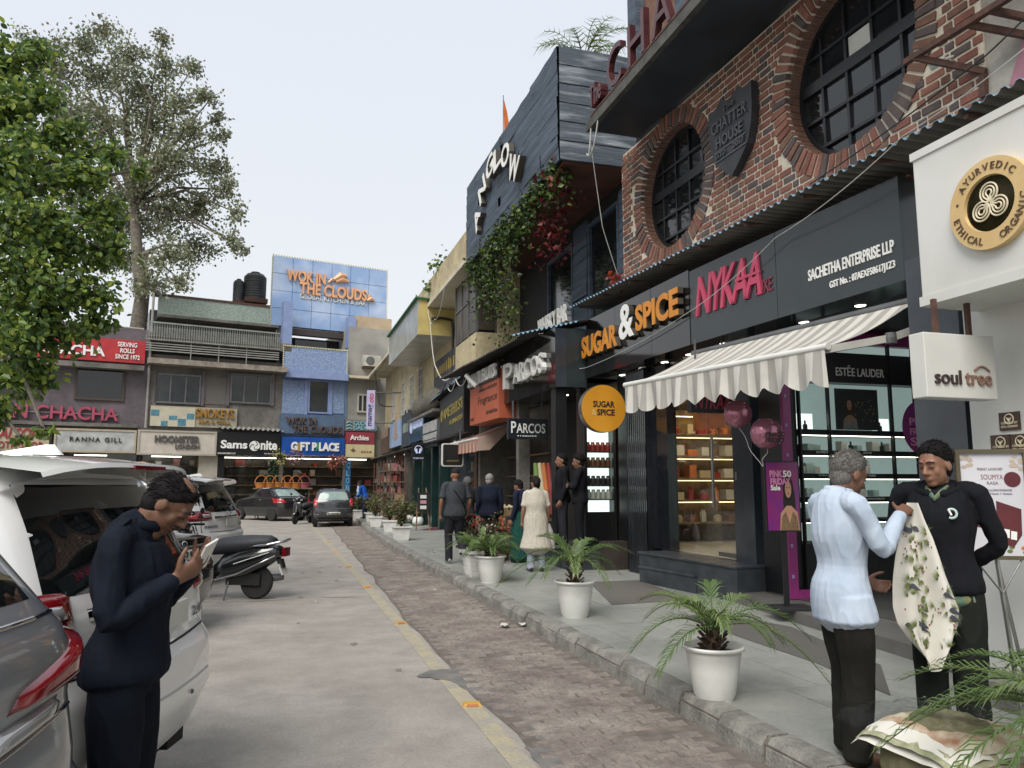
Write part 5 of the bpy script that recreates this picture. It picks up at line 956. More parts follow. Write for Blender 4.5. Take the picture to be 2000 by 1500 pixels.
# ground floor of the far right row
gr = thing('shop_row', 'dark ground floor shops running away under the fascia signs', 'building', (6, 30, .13)); m_teald = mat('dark_green_door', '16302e', '0f2422', rough=.3)
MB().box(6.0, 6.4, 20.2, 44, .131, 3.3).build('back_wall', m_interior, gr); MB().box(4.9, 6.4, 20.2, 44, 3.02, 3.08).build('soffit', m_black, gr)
for y, m_ in ((20.6, m_rust), (23.0, m_greygr), (25.6, m_teald), (27.0, m_teald), (28.8, m_teald), (30.8, m_teald), (33.2, m_greywall), (36, m_rust), (39, m_greywall), (42.6, m_greywall)): MB().box(5.15, 5.5, y - .14, y + .14, .131, 3.02).build('pillar', m_, gr)
for y0, y1 in ((20.75, 22.85), (23.15, 25.4), (27.15, 28.65), (29, 30.6), (31, 33)):
    MB().box(5.4, 5.41, y0, y1, .25, 3.0).build('glass_pane', m_glass, gr); MB().box(5.3, 6.0, y0, y1, .131, .25).build('threshold', m_stepst, gr)
    for k in range(5):
        z = .5 + k * .5; MB().box(5.8, 5.98, y0 + .1, y1 - .1, z, z + .04).build('shelf', m_warm, gr)
for y in (21.8, 24.3, 28, 30, 32, 35, 38): MB().box(5.5, 5.56, y - .7, y + .7, 2.98, 3.0).build('added_strip_light', m_downlight, gr)  # glowing strips added to brighten the shops along this row
for k in range(60):
    y = rn.uniform(20.9, 42); z = rn.choice([.54, 1.04, 1.54, 2.04, 2.54]); h_ = rn.uniform(.12, .32); w_ = rn.uniform(.06, .16); tag(MB().box(5.7, 5.9, y - w_, y + w_, z, z + h_).build('shop_goods', rn.choice(m_goods)), 'packed goods on the dark shop shelves of the right row', 'goods', 'goods on far right shelves')
# goods racks outside
m_pk = [mat('pack_rose', '8f5f5f', '7d5050'), mat('pack_cream', 'a79a86'), mat('pack_red', '7d3a35'), mat('pack_brown', '5f4a3a'), mat('pack_grey', '77726c')]
for k, (x, y, n_) in enumerate(((4.55, 31.5, 10), (4.5, 33.2, 11), (4.6, 36.5, 9))):
    t = thing('goods_rack', 'tall rack of packets outside the far shops, ' + ['nearest of three', 'middle of three', 'farthest of three'][k], 'rack', (x, y, .13), group='racks outside the far shops')
    for sx in (-.3, .3):
        for sy in (-.5, .5): MB().box(x + sx - .02, x + sx + .02, y + sy - .02, y + sy + .02, .131, 2.6).build('rack_post', m_rust, t)
    for j in range(n_ // 2):
        z = .35 + j * .45; MB().box(x - .34, x + .34, y - .54, y + .54, z, z + .03).build('rack_shelf', m_warm, t); q = MB()
        for i in range(9): xx = x - .3 + rn.uniform(0, .42); yy = y - .5 + rn.uniform(0, .8); hh = rn.uniform(.12, .36); q.box(xx, xx + rn.uniform(.1, .2), yy, yy + rn.uniform(.1, .25), z + .03, z + hh, rn.randrange(5))
        q.build('packets', m_pk, t)['kind'] = 'stuff'
for k, (x, y, w_, h_) in enumerate(((4.3, 29.6, .35, .75), (4.5, 30.2, .3, 1.1), (4.2, 30.6, .25, .5))): tag(MB().box(x - w_ / 2, x + w_ / 2, y - .3, y + .3, .131, .13 + h_).build('carton', mat('carton_brown', '8a745a', '75614a')), 'brown cardboard carton outside the teal shop, ' + ['nearest and wide', 'tallest', 'smallest at the back'][k], 'carton')
es = thing('easel_board', 'black chalk board easel with paper notes by the green door', 'board', (4.5, 25.3, .13)); q = MB(); q.tube([(4.3, 25.1, .131), (4.42, 25.35, 1.5)], .025, 6); q.tube([(4.75, 25.1, .131), (4.66, 25.35, 1.5)], .025, 6); q.tube([(4.3, 25.2, .7), (4.75, 25.2, .7)], .02, 6); q.build('easel_legs', m_warm, es); MB().box(4.33, 4.73, 25.06, 25.1, .75, 1.35).build('board_face', m_matblack, es)
for k, m_ in enumerate((m_white, mat('pink_note', 'b08090'), m_white)): MB().box(4.42, 4.62, 25.045, 25.055, .82 + k * .17, .93 + k * .17).build('paper_note', m_, es)
flat('floor_mat', 'dark red mat on the walkway before the green door', 'mat', [(822, 1035), (852, 1029), (872, 1035), (838, 1036)], mat('red_mat', '5e2a2f', '4c2126', rough=.95))
flat('floor_mat', 'green turf mat under the two small round pots', 'mat', [(793, 1018), (830, 1015), (850, 1023), (808, 1028)], mat('turf_mat', '3d5230', '33472a', rough=.95), z=.139)
# ======================= cream building above =======================
cb = thing('cream_building', 'long cream upper storey with projecting eave and bay window', 'building', (6, 30, 0)); MB().box(5.6, 8, 20.0, 43.5, 3.1, 7.6).build('wall', m_cream, cb); MB().box(4.62, 8, 19.95, 43.5, 7.6, 7.74).build('eave_slab', m_creamlite, cb); MB().box(4.68, 4.9, 20.0, 34, 7.742, 8.55).build('parapet', m_cream, cb); MB().box(5.6, 8, 22, 43.0, 7.742, 9.3).build('upper_wall', m_creamlite, cb); MB().box(5.2, 6.2, 20.05, 21.4, 8.56, 10.0).build('roof_tank_room', m_creamlite, cb)
BF_ = Fr((5.0, 22.6), (5.0, 20.05)); MB().box(5.0, 5.6, 20.05, 22.6, 4.9, 5.75).build('bay_panel', m_cream, cb); MB().box(5.03, 5.6, 20.08, 22.6, 5.752, 7.6).build('bay_core', m_matblack, cb)
for a0, a1 in ((0, .8), (.85, 1.65), (1.7, 2.5)):
    for z0, z1 in ((5.8, 6.75), (6.8, 7.55)): wn = MB().fbox(BF_, a0 + .03, a1 - .02, z0, z1, -.028, -.01).build('window', mat('brown_glass', '4d463d', '433d35', rough=.3), cb)
q = MB()
for a in (0, .82, 1.67, 2.5): q.fbox(BF_, a - .02, a + .02, 5.76, 7.59, -.02, .02)
q.fbox(BF_, .0, 2.5, 6.76, 6.8, -.02, .018); q.build('bay_frame', m_metalgrey, cb)
BS2 = Fr((5.0, 20.05), (5.6, 20.05)); MB().fbox(BS2, .06, .55, 5.82, 7.5, .0, .015).build('window', MATS['brown_glass'], cb); MB().fbox(BS2, .0, .06, 5.76, 7.59, -.01, .02).fbox(BS2, .55, .6, 5.76, 7.59, -.01, .02).build('bay_frame', m_metalgrey, cb)
BX = MB(); BX.box(4.3, 5.6, 25.4, 32.6, 6.65, 7.58); BX.build('balcony_box', mat('white_glazed_box', 'a9aaa2', '8f9088', rough=.25, s=1.5), cb); MB().box(4.3, 5.6, 25.37, 25.398, 6.65, 7.58).build('balcony_side', mat('yellow_side', 'b3a264', 'a3935a', rough=.7), cb); MB().hexa([(4.2, 25.3, 7.9), (5.6, 25.3, 7.78), (5.6, 32.7, 7.78), (4.2, 32.7, 7.9), (4.2, 25.3, 7.95), (5.6, 25.3, 7.85), (5.6, 32.7, 7.85), (4.2, 32.7, 7.95)]).build('green_roof', mat('green_sheet', '2f6b4a', '285c3f'), cb)
MB().box(4.3, 4.36, 25.4, 32.6, 7.585, 7.9).build('balcony_top', MATS['white_glazed_box'], cb); MB().box(4.361, 4.62, 25.4, 25.44, 7.585, 7.88).build('balcony_top', MATS['yellow_side'], cb)
CWF = Fr((5.6, 43.4), (5.6, 20.0))
for k, s in enumerate((3.0, 6.2, 8.6, 11.0)):
    wf = MB(); a0, a1, z0, z1 = s, s + 1.0, 4.9, 6.5
    for b in ((a0, a0 + .07, z0, z1), (a1 - .07, a1, z0, z1), (a0 + .07, a1 - .07, z0, z0 + .07), (a0 + .07, a1 - .07, z1 - .07, z1), (a0 + .48, a0 + .53, z0 + .07, z1 - .07)): wf.fbox(CWF, *b, .0, .06)
    for z in (5.3, 5.7, 6.1): wf.fbox(CWF, a0 + .07, a1 - .07, z, z + .03, .005, .05)
    wo = wf.build('window', mat('white_frame', 'b5b3ac'), cb)
    for i in range(4): MB().fbox(CWF, a0 + .08, a1 - .08, 4.97 + i * .4, 5.29 + i * .4 - .005, .002, .012).build('pane', m_greyglass, wo)
def ac(name, lab, x, y, z, w_=.8, h_=.5, d_=.32, face='x'):
    t = thing('air_conditioner', lab, 'air conditioner', (x, y, z)); m_ac = mat('ac_casing', 'b5b4ac', '9b9a92', rough=.5)
    MB().box(x - d_, x, y - w_ / 2, y + w_ / 2, z, z + h_).build('casing', m_ac, t); g_ = MB()
    for k in range(5): g_.box(x - d_ + .04 + k * .05, x - d_ + .07 + k * .05, y - w_ / 2 - .012, y - w_ / 2 - .001, z + .06, z + h_ - .06)
    g_.build('side_grille', m_matblack, t); MB().lathe((x - d_ - .002, y, z + h_ / 2), [(h_ * .4, 0), (h_ * .4, .012), (h_ * .36, .02)], 20, axis=(-1, 0, 0)).build('fan_grille', m_matblack, t); MB().box(x - d_ + .02, x + .02, y - w_ / 2 + .05, y - w_ / 2 + .1, z - .05, z - .001).box(x - d_ + .02, x + .02, y + w_ / 2 - .1, y + w_ / 2 - .05, z - .05, z - .001).build('bracket', m_rust, t)
ac('a', 'window air conditioner on the cream wall below the bay window', 5.6, 22.9, 5.2); ac('b', 'window air conditioner at the far end of the cream wall', 5.6, 34.0, 4.45, .7, .5)
wsn = thing('wall_sign', 'grey wall sign with yellow lettering on the cream wall', 'sign', (5.5, 26, 5)); WS = Fr((5.5, 28.6), (5.5, 24.6)); MB().fbox(WS, 0, 4, 5.1, 6.2, -.1, 0).build('sign_panel', mat('slate_panel', '4a4d50', '3d4043'), wsn); bars(mat('sign_yellow', 'a8903a'), wsn, WS, .3, 3.7, 5.6, 6.0, .002, 9); MB().fbox(WS, .0, 4, 4.95, 5.09, -.1, .03).build('sign_ledge', m_metalgrey, wsn)
tp = thing('tarpaulin_bundle', 'grey tarpaulin bundle tied on the ledge above the teal sign', 'bundle', (5.2, 27, 4.6)); q = MB(); rows = []
for i in range(40):
    u = i / 39; row = []
    for k in range(16): a = 2 * math.pi * k / 16; rr = (.42 + .12 * math.sin(u * 9)) * (math.sin(math.pi * min(.97, max(.03, u))) ** .35); row.append(Vector((5.25 + rr * .8 * math.cos(a) * (1 + .15 * noise.noise(Vector((u * 9, k, 0)))), 26 + u * 5, 4.62 + rr * math.sin(a) * (1 + .25 * noise.noise(Vector((u * 14, k * .8, 4)))))))
    rows.append(row)
q.grid(rows, close=True); q.build('tarpaulin', mat('tarp_grey', '6a665c', '524f47', rough=.85, s=5, bump=.5, bs=12), tp, smooth=True); MB().box(4.95, 5.6, 25.8, 31.2, 4.1, 4.2).build('ledge', m_greywall, tp)
sh_ = thing('black_pipe', 'black drain pipe bent round the yellow balcony side', 'pipe', (4.6, 25.3, 7)); MB().tube([(4.75, 25.3, 7.2), (5.1, 25.28, 7.24), (5.45, 25.28, 7.2), (5.5, 25.28, 6.9), (5.5, 25.28, 4.8)], .05, 8).build('pipe_run', m_wire, sh_)
# mamagoto hanging sign
MG = at(725, 36.0); mg = thing('hanging_sign', 'tall lavender hanging sign with vertical navy and red lettering', 'sign', (MG.x, MG.y, 4)); MF = Fr((MG.x - 2, MG.y + .2), (MG.x + 2, MG.y - .6)); a0, a1 = MF.pix(716, 800)[0], MF.pix(732, 800)[0]; z0, z1 = MF.pix(724, 838)[1], MF.pix(724, 762)[1]; MB().fbox(MF, a0, a1, z0, z1, -.2, 0).build('sign_box', mat('lavender', 'a9a5c4', '9c98b8', rough=.4), mg)
def vtext(tx, m_, par, fr, a0, a1, z0, z1, n):
    vs, fs = text_mesh(tx, .5, .02); x0 = min(v.x for v in vs); x1 = max(v.x for v in vs); y0 = min(v.y for v in vs); y1 = max(v.y for v in vs)
    MB().add([fr.pt(a1 - (a1 - a0) * (v.y - y0) / (y1 - y0), z0 + (z1 - z0) * (v.x - x0) / (x1 - x0), n + .01 * (v.z + .5)) for v in vs], fs).build('lettering', m_, par)
vtext('mamag', mat('navy_letters', '2a2550'), mg, MF, a0 + .08, a1 - .06, z0 + .15, z0 + .15 + (z1 - z0) * .55, .002); vtext('oto', mat('red_letters', 'a83a4a'), mg, MF, a0 + .1, a1 - .06, z0 + .2 + (z1 - z0) * .57, z1 - .15, .002); [MB().tube([MF.pt(a1, z, -.1), MF.pt(a1 + 1.2, z, -.1)], .03, 6).build('bracket', m_black, mg) for z in (z1 - .1, z0 + .3)]
# ======================= far row =======================
FW = Fr((-12.3, 40.4), (3.9, 43.9))
def RX(x0, x1, y0, y1, n=0.0):        # pixel rectangle -> s0, s1, z0, z1 on the far facade
    xm, ym = (x0 + x1) / 2, (y0 + y1) / 2; return FW.pix(x0, ym, n)[0], FW.pix(x1, ym, n)[0], FW.pix(xm, y1, n)[1], FW.pix(xm, y0, n)[1]
def panel(par, name, m_, x0, x1, y0, y1, n=.0, t=.1): a0, a1, z0, z1 = RX(x0, x1, y0, y1, n); return MB().fbox(FW, a0, a1, z0, z1, n, n + t).build(name, m_, par)
def fsign(lab, x0, x1, y0, y1, m_, n=.1, t=.25, frame=None):
    a0, a1, z0, z1 = RX(x0, x1, y0, y1, n + t); s = thing('shop_sign', lab, 'sign', FW.pt((a0 + a1) / 2, z0, n)); MB().fbox(FW, a0, a1, z0, z1, n, n + t).build('sign_panel', m_, s)
    if frame:
        q = MB(); w_ = .09
        for b in ((a0, a1, z0, z0 + w_), (a0, a1, z1 - w_, z1), (a0, a0 + w_, z0 + w_, z1 - w_), (a1 - w_, a1, z0 + w_, z1 - w_)): q.fbox(FW, *b, n + t, n + t + .04)
        q.build('sign_frame', frame, s)
    return s, n + t
def ftx(s, n, tx, m_, x0, x1, y0, y1, dep=.05, **k): a0, a1, z0, z1 = RX(x0, x1, y0, y1, n); return text(tx, m_, s, FW, a0, a1, z0, z1, n + .003, dep=dep, **k)
def fwin(par, x0, x1, y0, y1, cols, mf, mg, n=.0):
    a0, a1, z0, z1 = RX(x0, x1, y0, y1, n); q = MB(); w_ = .09
    for b in ((a0, a0 + w_, z0, z1), (a1 - w_, a1, z0, z1), (a0 + w_, a1 - w_, z0, z0 + w_), (a0 + w_, a1 - w_, z1 - w_, z1)): q.fbox(FW, *b, n, n + .1)
    for k in range(1, cols): a = a0 + (a1 - a0) * k / cols; q.fbox(FW, a - .035, a + .035, z0 + w_, z1 - w_, n + .01, n + .09)
    wo = q.build('window', mf, par)
    for k in range(cols): b0, b1 = a0 + w_ + (a1 - a0 - 2 * w_) * k / cols, a0 + w_ + (a1 - a0 - 2 * w_) * (k + 1) / cols; MB().fbox(FW, b0 + .01, b1 - .01, z0 + w_, z1 - w_, n + .02, n + .04).build('pane', mg, wo)
sx = lambda x, y=850: FW.pix(x, y)[0]
sA, sB, sC, sD = sx(-900), sx(283), sx(549), sx(676)
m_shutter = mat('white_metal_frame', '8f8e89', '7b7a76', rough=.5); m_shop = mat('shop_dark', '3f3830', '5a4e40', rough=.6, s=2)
# --- mauve building
mv = thing('mauve_building', 'mauve grey two storey building under the red roll shop sign', 'building', FW.pt(6, 0))
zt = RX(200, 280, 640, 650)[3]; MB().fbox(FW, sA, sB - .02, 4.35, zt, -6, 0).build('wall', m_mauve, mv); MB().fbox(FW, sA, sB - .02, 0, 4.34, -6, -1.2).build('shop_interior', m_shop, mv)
panel(mv, 'parapet', m_creamlite, -200, 281, 622, 655, -.4, .3); panel(mv, 'ledge', m_greywall, -200, 281, 702, 712, 0, .7); panel(mv, 'ledge', m_greywall, -200, 268, 822, 829, 0, .35)
fwin(mv, 146, 243, 718, 782, 1, mat('brown_frame', '4a3d33'), m_darkglass); fwin(mv, -25, 78, 712, 776, 1, MATS['brown_frame'], m_darkglass)
rl = MB()
for k in range(7): a0, a1, z0, z1 = RX(60, 280, 632 + k * 2.6, 633.2 + k * 2.6, .0); rl.fbox(FW, a0, a1, z0, z1, -.1, -.06)
rl.build('terrace_rail', m_shutter, mv)
s, n = fsign('bright red sign with white letters and SERVING ROLLS SINCE 1972 lettering', 60, 284, 658, 703, mat('red_sign', 'ad2a2f', '9c2328', rough=.45), .05, .2)
ftx(s, n, 'CHACHA', m_letter_white, 70, 206, 672, 692, off=.03)
for k, tx in enumerate(('SERVING', 'ROLLS', 'SINCE 1972')): w_ = (19, 14, 24)[k]; ftx(s, n, tx, m_letter_white, 249 - w_, 249 + w_, 669 + k * 12, 678 + k * 12, off=.02)
s = thing('wall_letters', 'large rose red letters on the mauve wall', 'sign', FW.pt(5, 5)); ftx(s, .05, 'KHAN CHACHA', mat('rose_letters', 'a3455c', '8f3a50'), -60, 231, 791, 818, dep=.15, off=.02); a0, a1, z0, z1 = RX(-60, 231, 804, 806, .0); MB().fbox(FW, a0, a1, z0, z1, 0.0, .045).build('letter_rail', m_shutter, s)
s, n = fsign('cream sign with dark red cloth shop lettering at the left edge', -120, 101, 829, 884, mat('cream_sign', 'b3a88e', 'a59a80'), .1, .3, m_black); ftx(s, n, 'AI SONS', mat('maroon_letters', '8a2530'), -3, 92, 836, 857, off=.02, shear=.2); ftx(s, n, 'CLOTH SHOP', MATS['maroon_letters'], -27, 83, 862, 876, off=.01)
s, n = fsign('pale marble sign with thin black lettering', 105, 266, 838, 884, mat('marble_sign', 'aeb0ae', '8f9291', s=3, detail=10), .1, .3, mat('beige_frame', 'a89a82')); ftx(s, n, 'RANNA GILL', m_black, 136, 238, 854, 863, sp=1.25)
# --- grey building
gb = thing('grey_building', 'stained grey building with balcony railing and two rows of windows', 'building', FW.pt(12, 0)); zt = RX(300, 540, 700, 705)[3]
MB().fbox(FW, sB, sC - .02, 4.3, zt, -6, 0).build('wall', m_greywall, gb); MB().fbox(FW, sB, sC - .02, 0, 4.29, -6, -1.2).build('shop_interior', m_shop, gb)
panel(gb, 'ledge', mat('stained_ledge', '8d8478', '6a6259', s=4), 286, 556, 712, 722, 0, .9); panel(gb, 'floor_slab', m_greywall, 286, 550, 675, 690, -2, 2.5)
for x0, x1 in ((302, 392), (449, 530)): fwin(gb, x0, x1, 731, 789, 3, m_metalgrey, m_greyglass, .02)
panel(gb, 'panel', mat('grey_ribbed', '5b5752', '67635d', s=12, stretch=(1, 1, 6)), 398, 443, 738, 790, .0, .03); q = MB()
for x in (303, 396, 445, 532): a0, a1, z0, z1 = RX(x - 3, x + 3, 728, 793); q.fbox(FW, a0, a1, z0, z1, .0, .12)
q.build('pilasters', m_mauve, gb)
MB().fbox(FW, sB, sC - .02, zt, RX(300, 540, 600, 605)[3], -6, -2.2).build('terrace_room', mat('terrace_glass', '4c5456', '3a4143', rough=.3, s=2), gb)
a0, a1, z0, z1 = RX(308, 545, 590, 625, -1.2); MB().fbox(FW, a0, a1, z0, z1, -1.4, -1.2).build('mosaic_parapet', mat('pale_mosaic', '9aa79d', '7f8c84', s=18, detail=2, lo=.45, hi=.55), gb); MB().fbox(FW, a0, a1, z0 - .15, z0 - .002, -2.2, -1.0).build('terrace_canopy', m_greywall, gb); MB().fbox(FW, a0 - .2, a1, z1, z1 + .12, -1.6, -1.15).build('pipe_rail', m_rust, gb)
bl0, bl1, bz0, bz1 = RX(286, 547, 641, 673, .55); q = MB().fbox(FW, bl0, bl1, bz1, bz1 + .07, .52, .58).fbox(FW, bl0, bl1, bz0, bz0 + .05, .52, .58); nb_ = 56
for k in range(nb_ + 1):
    a = bl0 + (bl1 - bl0) * k / nb_; q.fbox(FW, a - .012, a + .012, bz0, bz0 + .22, .54, .56); q.fbox(FW, a - .012, a + .012, bz1 - .22, bz1, .54, .56)
    if k < nb_:
        w_ = (bl1 - bl0) / nb_
        for sg in (-1, 1): a2 = a + w_ * (.18 if sg < 0 else .82); q.fbox(FW, a2 - .012, a2 + .012, bz0 + .18, bz1 - .18, .54, .56)
q.build('balcony_railing', mat('railing_paint', '8a8c86', '74766f', rough=.6), gb)
q = MB()
for k in range(4): q.fbox(FW, bl0, bl1, bz0 - .18 - k * .12, bz0 - .13 - k * .12, .4, .5)
q.build('louvre_band', m_shutter, gb); q = MB()
for x in (370, 424, 478): a = sx(x, 700); q.fbox(FW, a - .02, a + .02, RX(x - 2, x + 2, 715, 716, .5)[2], bz0, .46, .5)
q.build('ledge_posts', m_shutter, gb)
MB().tube([FW.pt(sB, 4.4, .15), FW.pt(sB, zt + 3.0, .15)], .06, 8).build('drain_pipe', m_shutter, gb)
s, n = fsign('pale board with gold grill restaurant letters and blue pictures', 293, 463, 795, 834, mat('pale_board', '9f9a88', '8f8a79'), .02, .12); m_sg = mat('smokeys_gold', '9c7430', '82602a', rough=.4)
a0, a1, z0, z1 = RX(294, 381, 795, 833, .15); MB().fbox(FW, a0, a1, z0, z1, .145, .2).build('picture_panel', mat('cream_print', 'b5b09a', 'a8a390'), s)
ftx(s, n, 'SMOKEYS', m_sg, 382, 457, 799, 817, dep=.12, off=.02); ftx(s, n, 'BBQ & GRILL', m_sg, 388, 450, 822, 829, dep=.08, off=.02); m_bp = mat('blue_picture', '4f7f90', '3d6a7c', s=6)
for x0, x1, y0, y1 in ((295, 311, 800, 812), (314, 327, 822, 832), (330, 346, 812, 820), (347, 363, 818, 832), (365, 379, 808, 819)): a0, a1, z0, z1 = RX(x0, x1, y0, y1, .2); MB().fbox(FW, a0, a1, z0, z1, .201, .21).build('blue_picture', m_bp, s)
s, n = fsign('off white sign with chunky grey letters', 268, 423, 841, 889, mat('offwhite_sign', 'b9b1a6', 'aca499'), .1, .35, mat('offwhite_frame', 'a39b8e')); ftx(s, n, 'HOOMSTER', mat('grey_letters', '55524f', '474442'), 302, 390, 851, 865, off=.04, dep=.08); ftx(s, n, 'LONDON', MATS['grey_letters'], 342, 389, 868, 877, off=.03, dep=.08)
s, n = fsign('black sign with white luggage brand lettering', 424, 548, 845, 890, m_black, .1, .35); ftx(s, n, 'Sams', m_letter_white, 431, 483, 860, 876, off=.03); ftx(s, n, 'nite', m_letter_white, 509, 541, 861, 879, off=.03); c_, z_ = FW.pix(497, 871, n); disc(FW, c_, z_, .26, n + .003, n + .05, 24).build('swirl_logo', m_letter_white, s)
q = MB()
for k in range(3): b = k * 2.094; q.tube([FW.pt(c_ + .05 * math.cos(b), z_ + .05 * math.sin(b), n + .055), FW.pt(c_ + .17 * math.cos(b + .5), z_ + .17 * math.sin(b + .5), n + .055), FW.pt(c_ + .25 * math.cos(b + 1.4), z_ + .25 * math.sin(b + 1.4), n + .055)], .02, 5)
q.build('swirl_lines', m_black, s); ftx(s, n, 'Sai Enterprises', m_letter_white, 516, 546, 885, 888); ftx(s, n, '07AORPG9881F1ZY', m_letter_white, 425, 460, 884, 887)
corrugated('corrugated_roof', 'thin corrugated strip above the black luggage sign', FW.pt(sx(424), RX(424, 548, 838, 841, .6)[3], .62), FW.pt(sx(549), RX(424, 548, 838, 841, .6)[3] - .05, .62), tuple(FW.n * -.6 + Vector((0, 0, .15))), 5, pitch=.25, amp=.04, mt=m_shutter, mbm=m_shutter, steps=1)
# water tanks
for k, (x, y0, y1, w_) in enumerate(((465, 545, 588, 11), (497, 532, 586, 22))):
    a, z0 = FW.pix(x, y1, -3); z1 = FW.pix(x, y0, -3)[1]; r_ = FW.pix(x + w_, y1, -3)[0] - a; t = thing('water_tank', ['small', 'large'][k] + ' black ribbed plastic water tank on the grey building roof', 'water tank', FW.pt(a, z0, -3), group='roof water tanks'); P = []; h_ = z1 - z0
    for j in range(9): z = h_ * .8 * j / 9; P += [(r_, z), (r_, z + h_ * .05), (r_ * .95, z + h_ * .065), (r_ * .95, z + h_ * .08)]
    P += [(r_, h_ * .8), (r_ * .75, h_ * .92), (r_ * .4, h_ * .94), (r_ * .4, h_), (r_ * .1, h_)]; MB().lathe(FW.pt(a, z0, -3), P, 24).build('tank_body', mat('black_tank', '2f3133', '3d3f40', rough=.6), t, smooth=True, sharp=40)
    MB().fbox(FW, a - r_, a + r_, z0 - .25, z0 - .001, -3 - r_, -3 + r_).build('tank_platform', m_rust, t)
    MB().fbox(FW, a - r_ * .8, a + r_ * .8, RX(300, 540, 600, 605)[3] - .1, z0 - .251, -3.2, -2.8).build('tank_support', m_greywall, t)
# --- blue building
bl_ = thing('blue_building', 'blue restaurant building with patterned parapet above the gift shop', 'building', FW.pt(15, 0)); m_diap = mat('blue_diaper', '6a80a4', '8494b0', s=13, detail=1, lo=.45, hi=.55, rough=.6); m_lil = mat('lilac_blue', '808fb6', '7383a8', rough=.6)
zt = RX(553, 676, 735, 740)[3]; MB().fbox(FW, sC, sD, 4.3, zt, -6, 0).build('wall', m_bluewall, bl_); MB().fbox(FW, sC, sD, 0, 4.29, -6, -1.2).build('shop_interior', m_shop, bl_)
panel(bl_, 'patterned_panel', m_diap, 551, 594, 742, 808, .0, .05); panel(bl_, 'patterned_panel', m_diap, 648, 672, 742, 808, .0, .05); panel(bl_, 'pilaster', m_lil, 594, 600, 742, 810, .0, .12); panel(bl_, 'pilaster', m_lil, 643, 648, 742, 810, .0, .12); fwin(bl_, 601, 643, 743, 808, 1, m_lil, m_greyglass, .01)
panel(bl_, 'patterned_parapet', m_diap, 553, 678, 682, 733, .3, .2); panel(bl_, 'band', m_lil, 555, 675, 728, 742, .1, .55)
lights = MB(); a0, a1, z0, z1 = RX(553, 678, 681, 733, .5)
for k in range(40): a = a0 + (a1 - a0) * k / 39; lights.ell(FW.pt(a, z1 + .03, .52), .035, .035, .05, 0, 6, 4)
for k in range(14): z = z0 + (z1 - z0) * k / 14; lights.ell(FW.pt(a0, z, .52), .035, .035, .05, 0, 6, 4); lights.ell(FW.pt(a1, z, .52), .035, .035, .05, 0, 6, 4)
lights.build('string_lights', mat('bulb', 'c9c49a', 'b5b088'), bl_)['kind'] = 'stuff'
MB().fbox(FW, sC, sD, zt, RX(555, 675, 650, 655)[3], -6, -2).build('terrace_room', m_matblack, bl_); panel(bl_, 'terrace_beam', mat('dark_beam', '3a3432'), 560, 682, 648, 660, -1.5, .4); panel(bl_, 'column', m_lil, 549, 567, 592, 682, -.6, .5); panel(bl_, 'column', m_lil, 675, 690, 622, 682, -.6, .5); panel(bl_, 'window', m_darkglass, 576, 638, 664, 678, -1.9, .05)
bd = thing('billboard', 'large sky blue panelled billboard with orange restaurant letters', 'billboard', FW.pt(17, 9)); nB = -1.1
bs0 = FW.pix(532, 545, nB)[0]; bs1 = FW.pix(755, 585, nB)[0]; bz1 = FW.pix(640, 513, nB)[1]; bz0 = FW.pix(640, 645, nB)[1]; m_cl = mat('cloud_panel', '849fc6', 'b5c3d9', rough=.35, s=.7, detail=8, lo=.42, hi=.72)
for i in range(6):
    for k in range(4): w_ = (bs1 - bs0) / 6; h_ = (bz1 - bz0) / 4; MB().fbox(FW, bs0 + i * w_ + .012, bs0 + (i + 1) * w_ - .012, bz0 + k * h_ + .012, bz0 + (k + 1) * h_ - .012, nB - .06, nB + rnd.uniform(0, .01)).build('sign_panel', m_cl, bd)
MB().fbox(FW, bs0, bs1, bz0, bz1, nB - .3, nB - .061).build('backing', m_bluewall, bd); q = MB()
for a in (bs0 + .5, bs1 - .5): MB().fbox(FW, a - .1, a + .1, 8, bz0, nB - .3, nB - .1).build('post', m_metalgrey, bd)
lights = MB()
for k in range(46): a = bs0 + (bs1 - bs0) * k / 45; lights.ell(FW.pt(a, bz1 + .04, nB), .04, .04, .06, 0, 6, 4)
for k in range(28): z = bz0 + (bz1 - bz0) * k / 28; lights.ell(FW.pt(bs0 - .02, z, nB), .04, .04, .06, 0, 6, 4); lights.ell(FW.pt(bs1 + .02, z, nB), .04, .04, .06, 0, 6, 4)
lights.build('string_lights', MATS['bulb'], bd)['kind'] = 'stuff'
m_wok = mat('wok_orange', 'd8a478', 'c99268', rough=.4)
def btx(tx, x0, x1, y0, y1, m_=m_wok, dep=.15, **k): a0 = FW.pix(x0, (y0 + y1) / 2, nB)[0]; a1 = FW.pix(x1, (y0 + y1) / 2, nB)[0]; xm = (x0 + x1) / 2; text(tx, m_, bd, FW, a0, a1, FW.pix(xm, y1, nB)[1], FW.pix(xm, y0, nB)[1], nB + .02, dep=dep, **k)
btx('WOK IN', 559, 635, 531, 553, off=.03); btx('THE CLOUDS', 584, 715, 559, 582, off=.03); btx('GLOBAL KITCHEN & BAR', 585, 714, 581, 590, m_letter_white, .06)
q = MB()
for x0, y0, x1, y1, r_ in ((640, 553, 655, 548, .1), (652, 547, 676, 540, .22), (655, 551, 680, 551, .16), (716, 588, 730, 588, .14), (718, 583, 724, 580, .1)): a, z = FW.pix(x0, y0, nB); b, z2 = FW.pix(x1, y1, nB); MB().tube([FW.pt(a, z, nB + .1), FW.pt((a + b) / 2, (z + z2) / 2 + .12, nB + .12), FW.pt(b, z2, nB + .1)], [r_ * .5, r_, r_ * .4], 6).build('cloud_emblem', m_wok, bd)
